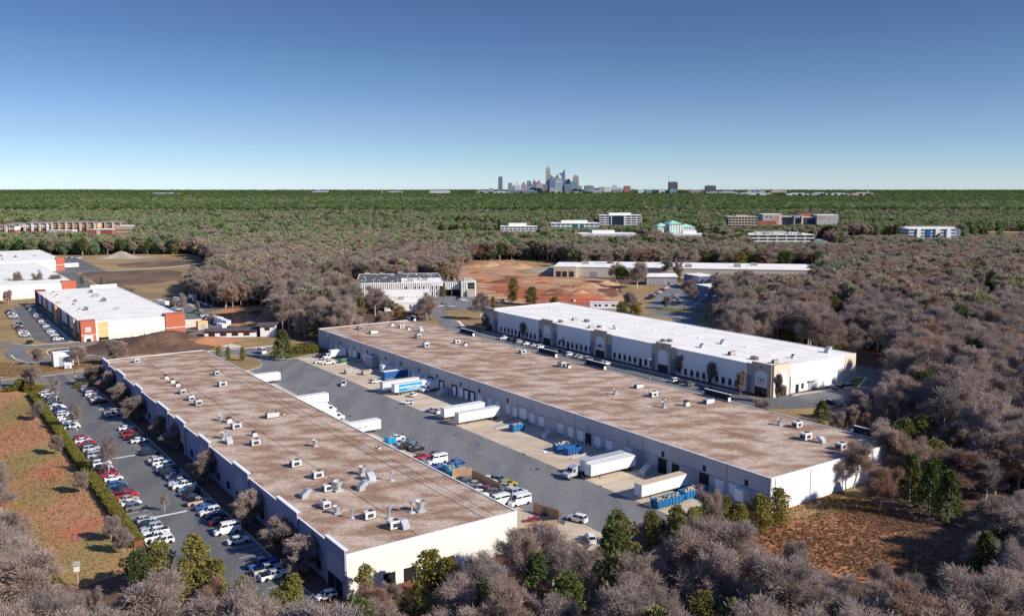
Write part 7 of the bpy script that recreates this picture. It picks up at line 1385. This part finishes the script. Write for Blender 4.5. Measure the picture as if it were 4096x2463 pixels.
VIS = [(min(p[0] for p in q), max(p[0] for p in q), min(p[1] for p in q), max(p[1] for p in q), q, D) for q, D in VIS]
def fit(x, y, h, wide=1.0):
    d = y
    for k in (1.0, .85, .7, .56, .44, .34) + ((.26,) if d > 900 else ()):
        ok = True; top = topix(x, y, h*k)
        if top is None: return h
        r = F * h*k*.30*wide / y
        pts = [top] + [(top[0] + s*r, top[1] + f*h*k*F/y) for s, f in ((-.8, .25), (.8, .25), (-1, .5), (1, .5))]
        for x0, x1, y0, y1, q, D in VIS:
            if d > D: continue
            if top[0] + r < x0 or top[0] - r > x1 or pts[-1][1] < y0 or top[1] > y1: continue
            if any(inside(p, q) for p in pts): ok = False; break
        if ok: return h*k
    return None
rw = random.Random(77)
cand = []                                     # (size in photo px, kind, x, y, h)
def scatter(d0, d1, sp, far_kind):
    y = d0
    while y < d1:
        st = sp(y); xw = y * .60 + 30; x = -xw + rw.uniform(0, st)
        while x < xw:
            px, py = x + rw.uniform(-.42, .42)*st, y + rw.uniform(-.42, .42)*st
            x += st
            if is_clear(px, py): continue
            far_kind(px, py)
        y += st * .92
woods = []                                    # (kind index, x, y, h, wide)
def near_kind(x, y):
    a, b = toab((x, y)); d = math.hypot(x, y); r = rw.random(); n1 = nse(x, y, 38, 1.0); n2 = nse(x, y, 90, 4.0)
    if b < 150 and 100 < a < 166 and b > 139: return
    h = rw.uniform(8.5, 14.5) if d < 260 and a < 215 else rw.uniform(9.5, 20)
    if d > 700: h = rw.uniform(13, 19)
    pe = .075 + (.40 if n1 > .76 else 0) + .10 * max(0, min(1, (d - 500) / 600))
    if d < 215 and a < 200: pe = (.16 if a < 125 else .07) + (.12 if n1 > .8 else 0)
    right_strip = (d > 640 and d < 900 and x > 60)
    if right_strip: pe = .35
    if r < pe: k = 'pine' if rw.random() < .6 else 'evergreen'; h *= .9
    elif r < pe + .035 + (.10 if n2 > .84 else 0): k = 'rust'
    else: k = 'bare' if rw.random() > .28 else 'pale'
    if k == 'bare' and d > 500 and r > .55: k = 'barefar'
    p = topix(x, y, h*.6)
    if p is None: return
    inframe = -150 < p[0] < 4250 and p[1] < 2650
    if not inframe: 
        if d > 300: return
    h = fit(x, y, h)
    if h is None or h < 3.5: return
    if y < 620:
        q = topix(x, y, h*.7)
        for x0, x1, y0, y1, yy in KEEP:
            if y < yy + 1.5 and x0 < q[0] < x1 and y0 < q[1] < y1: return
    if rw.random() < .06: return
    cand.append((h / d, k, x, y, h))
scatter(118, 430, lambda y: 6.0, near_kind); scatter(430, 900, lambda y: 6.8, near_kind)
def mid_kind(x, y):
    d = math.hypot(x, y); t = (d - 900) / 1300; r = rw.random()
    pt = nse(x, y, 120, 2.0); pg = nse(x, y, 210, 5.0)
    if pg > .78: r *= .5
    if pt > .74: r = .3 + .3*r
    if r < .22 - .1*t: k = 'pine'
    elif r < .22 + max(0, .30 - .5*t): k = 'barefar'
    elif r < .70: k = 'mid'
    else: k = 'mid' if rw.random() > t else 'leaf'
    h = fit(x, y, rw.uniform(13, 19), 1.1)
    if h: woods.append((k, x, y, h, rw.uniform(1.0, 1.25)))
scatter(900, 2200, lambda y: 8.2 + (y - 900) / 1300 * 5.5, mid_kind)
def far_kind(x, y):
    h = rw.uniform(13, 21) + 5*nse(x, y, 300); g_ = nse(x, y, 420, 3.0)
    woods.append(('leaf' if rw.random() > (.15 if y < 3300 else .07) + (.45 if g_ > .72 else 0) else 'mid', x, y, h, rw.uniform(1.5, 2.1)))
scatter(2200, 5000, lambda y: 15 + (y - 2200)/2800*11, far_kind)
def far2(x, y):
    h = rw.uniform(12, 19) + (16*max(0, nse(x, y, 700, 2.0) - .55) if y > 8600 else 0); h = fit(x, y, h, 2.5) or h*.22
    if h: woods.append(('clump', x, y, h, rw.uniform(2.2, 3.2)))
scatter(5000, 12500, lambda y: 34 + (y - 5000)/9000*60, far2)
cand.sort(reverse=True); cnt = {'bare': 0, 'pale': 0, 'pine': 0, 'evergreen': 0, 'rust': 0}
def zone(x, y):
    a, b = toab((x, y)); p = topix(x, y, 8); px = p[0]; d = math.hypot(x, y)
    if d < 215 or (b < 150 and a < 220):
        row_ = 'at the bottom edge' if p[1] > 2250 else 'a little way in'
        for lim, w_ in ((500, 'below the lawn'), (1000, 'below the hedge end'), (1450, 'below the near warehouse corner'), (1900, 'below the lit front wall'), (2250, 'right of the front wall corner'), (2700, 'below the truck yard'), (3150, 'below the blue skips'), (3600, 'below the dirt clearing'), (5000, 'right of the dirt clearing')):
            if px < lim: return w_ + ', ' + row_
    if a > 212 and b < 200: return 'beyond the far corner of the centre roof' if px < 3600 else ('right of the clearing, ' if px < 3850 else 'at the right edge beside the clearing, ') + ('nearest rows' if d < 270 else 'second rows' if d < 310 else 'rear rows')
    if a > 300: return 'in the wood ' + ('just behind the arched warehouse, ' if px < 3250 else 'right of the arched warehouse end, ' if px < 3650 else 'towards the right edge, ') + ('front rows' if d < 420 else 'middle rows' if d < 500 else 'farther rows' if d < 580 else 'back rows')
    if b > 380 and a > 140 and b < 620: return 'in the grove left of the striped building' if px < 1500 else 'in the grove round the striped building'
    return 'behind the clay site' if px > 1850 else 'in the woods behind the field'
WD = {'bare': 'bare grey-brown tree', 'pale': 'pale limbed bare tree', 'pine': 'dark pine', 'evergreen': 'olive evergreen', 'rust': 'rust brown tree'}
for s, k, x, y, h in cand:
    kk = k if k in cnt else None; p = topix(x, y, h*.6); vis = p and -60 < p[0] < 4160 and p[1] < 2560
    if kk and vis and cnt[kk] < (300 if kk == 'bare' else 130):
        cnt[kk] += 1; z_ = zone(x, y); plant_tree(kk, x, y, h, WD[kk] + ' ' + z_, WD[kk] + 's ' + z_, random.uniform(.85, 1.45))
    else: woods.append((k, x, y, h, rw.uniform(.85, 1.5)))
# the rest of the woods: one mass, instanced on points
wcol = bpy.data.collections.new('woodland_sources'); KIDX = {}; idx = 0
def src(k, mes):
    global idx
    for me in mes: o = bpy.data.objects.new('src_%02d' % idx, me); wcol.objects.link(o); KIDX.setdefault(k, []).append(idx); idx += 1
def merge(tr, cr, bark, leaf):
    t = TM(); 
    for v_, f_, m_, src_ in ((tr.b.v, tr.b.f, 0, tr), (cr.b.v, cr.b.f, 1, cr)): t.b.add(v_, f_, m_)
    t.sh = [.5]*len(tr.b.f) + cr.sh; return t.mesh('wood_tree', [M[bark], M[leaf]])
src('bare', [merge(*bare_tree(111 + s, dens=.8, spread=.28 + .02*s), 'bark_pale' if s == 2 else 'bark', 'twigs') for s in range(4)])
src('pale', [merge(*bare_tree(215 + s, dens=.36, spread=.29, clear_h=.24, nmain=11), 'bark_pale', 'twigs') for s in range(2)])
src('barefar', [merge(*bare_tree(121 + s, dens=.42, spread=.30, cardL=.11, cardw=.024), 'bark', 'twigs_far') for s in range(3)])
src('rust', [merge(*bare_tree(131 + s, dens=.8, spread=.30), 'bark', 'twigs_rust') for s in range(2)])
src('pine', [merge(*leafy_tree(141 + s, kind='pine', n=900, size=.07), 'bark', 'needles') for s in range(2)])
src('evergreen', [merge(*leafy_tree(151 + s, kind='round', n=1000, size=.07), 'bark', 'olive') for s in range(2)])
src('mid', [merge(*leafy_tree(161 + s, kind='round', n=420, size=.10), 'bark', 'leaf_mid') for s in range(4)])
src('leaf', [merge(*leafy_tree(171 + s, kind='round', n=300, size=.12), 'bark', 'leaf_far') for s in range(4)])
src('clump', [merge(*leafy_tree(181 + s, kind='round', n=150, size=.2), 'bark', 'leaf_far') for s in range(3)])
me = bpy.data.meshes.new('woodland'); me.from_pydata([(x, y, -.1) for k, x, y, h, w in woods], [], [])
for nm, ty, vals in (('kind', 'INT', [rw.choice(KIDX[k]) for k, *_ in woods]), ('rot', 'FLOAT', [rw.uniform(0, 6.283) for _ in woods])):
    at = me.attributes.new(nm, ty, 'POINT'); at.data.foreach_set('value', vals)
at = me.attributes.new('size', 'FLOAT_VECTOR', 'POINT'); at.data.foreach_set('vector', [c for k, x, y, h, w in woods for c in (h*w, h*w, h)])
wood = put(me, 'woodland'); tag(wood, 'bare and evergreen woods spreading to the horizon', 'wood', kind='stuff')
ng = bpy.data.node_groups.new('woodland', 'GeometryNodeTree'); ng.interface.new_socket('Geometry', in_out='INPUT', socket_type='NodeSocketGeometry'); ng.interface.new_socket('Geometry', in_out='OUTPUT', socket_type='NodeSocketGeometry')
gi = ng.nodes.new('NodeGroupInput'); go = ng.nodes.new('NodeGroupOutput'); ip = ng.nodes.new('GeometryNodeInstanceOnPoints'); ci = ng.nodes.new('GeometryNodeCollectionInfo')
ci.inputs['Collection'].default_value = wcol; ci.inputs['Separate Children'].default_value = True; ci.inputs['Reset Children'].default_value = True
def nattr(n, ty): a = ng.nodes.new('GeometryNodeInputNamedAttribute'); a.data_type = ty; a.inputs['Name'].default_value = n; return [o for o in a.outputs if o.enabled and o.name == 'Attribute'][0]
cx_ = ng.nodes.new('ShaderNodeCombineXYZ'); ng.links.new(nattr('rot', 'FLOAT'), cx_.inputs['Z'])
ng.links.new(gi.outputs[0], ip.inputs['Points']); ng.links.new(ci.outputs[0], ip.inputs['Instance']); ip.inputs['Pick Instance'].default_value = True
ng.links.new(nattr('kind', 'INT'), ip.inputs['Instance Index']); ng.links.new(cx_.outputs[0], ip.inputs['Rotation']); ng.links.new(nattr('size', 'FLOAT_VECTOR'), ip.inputs['Scale']); ng.links.new(ip.outputs[0], go.inputs[0])
md = wood.modifiers.new('woodland', 'NODES'); md.node_group = ng
print('woods', len(woods), 'individual', cnt)
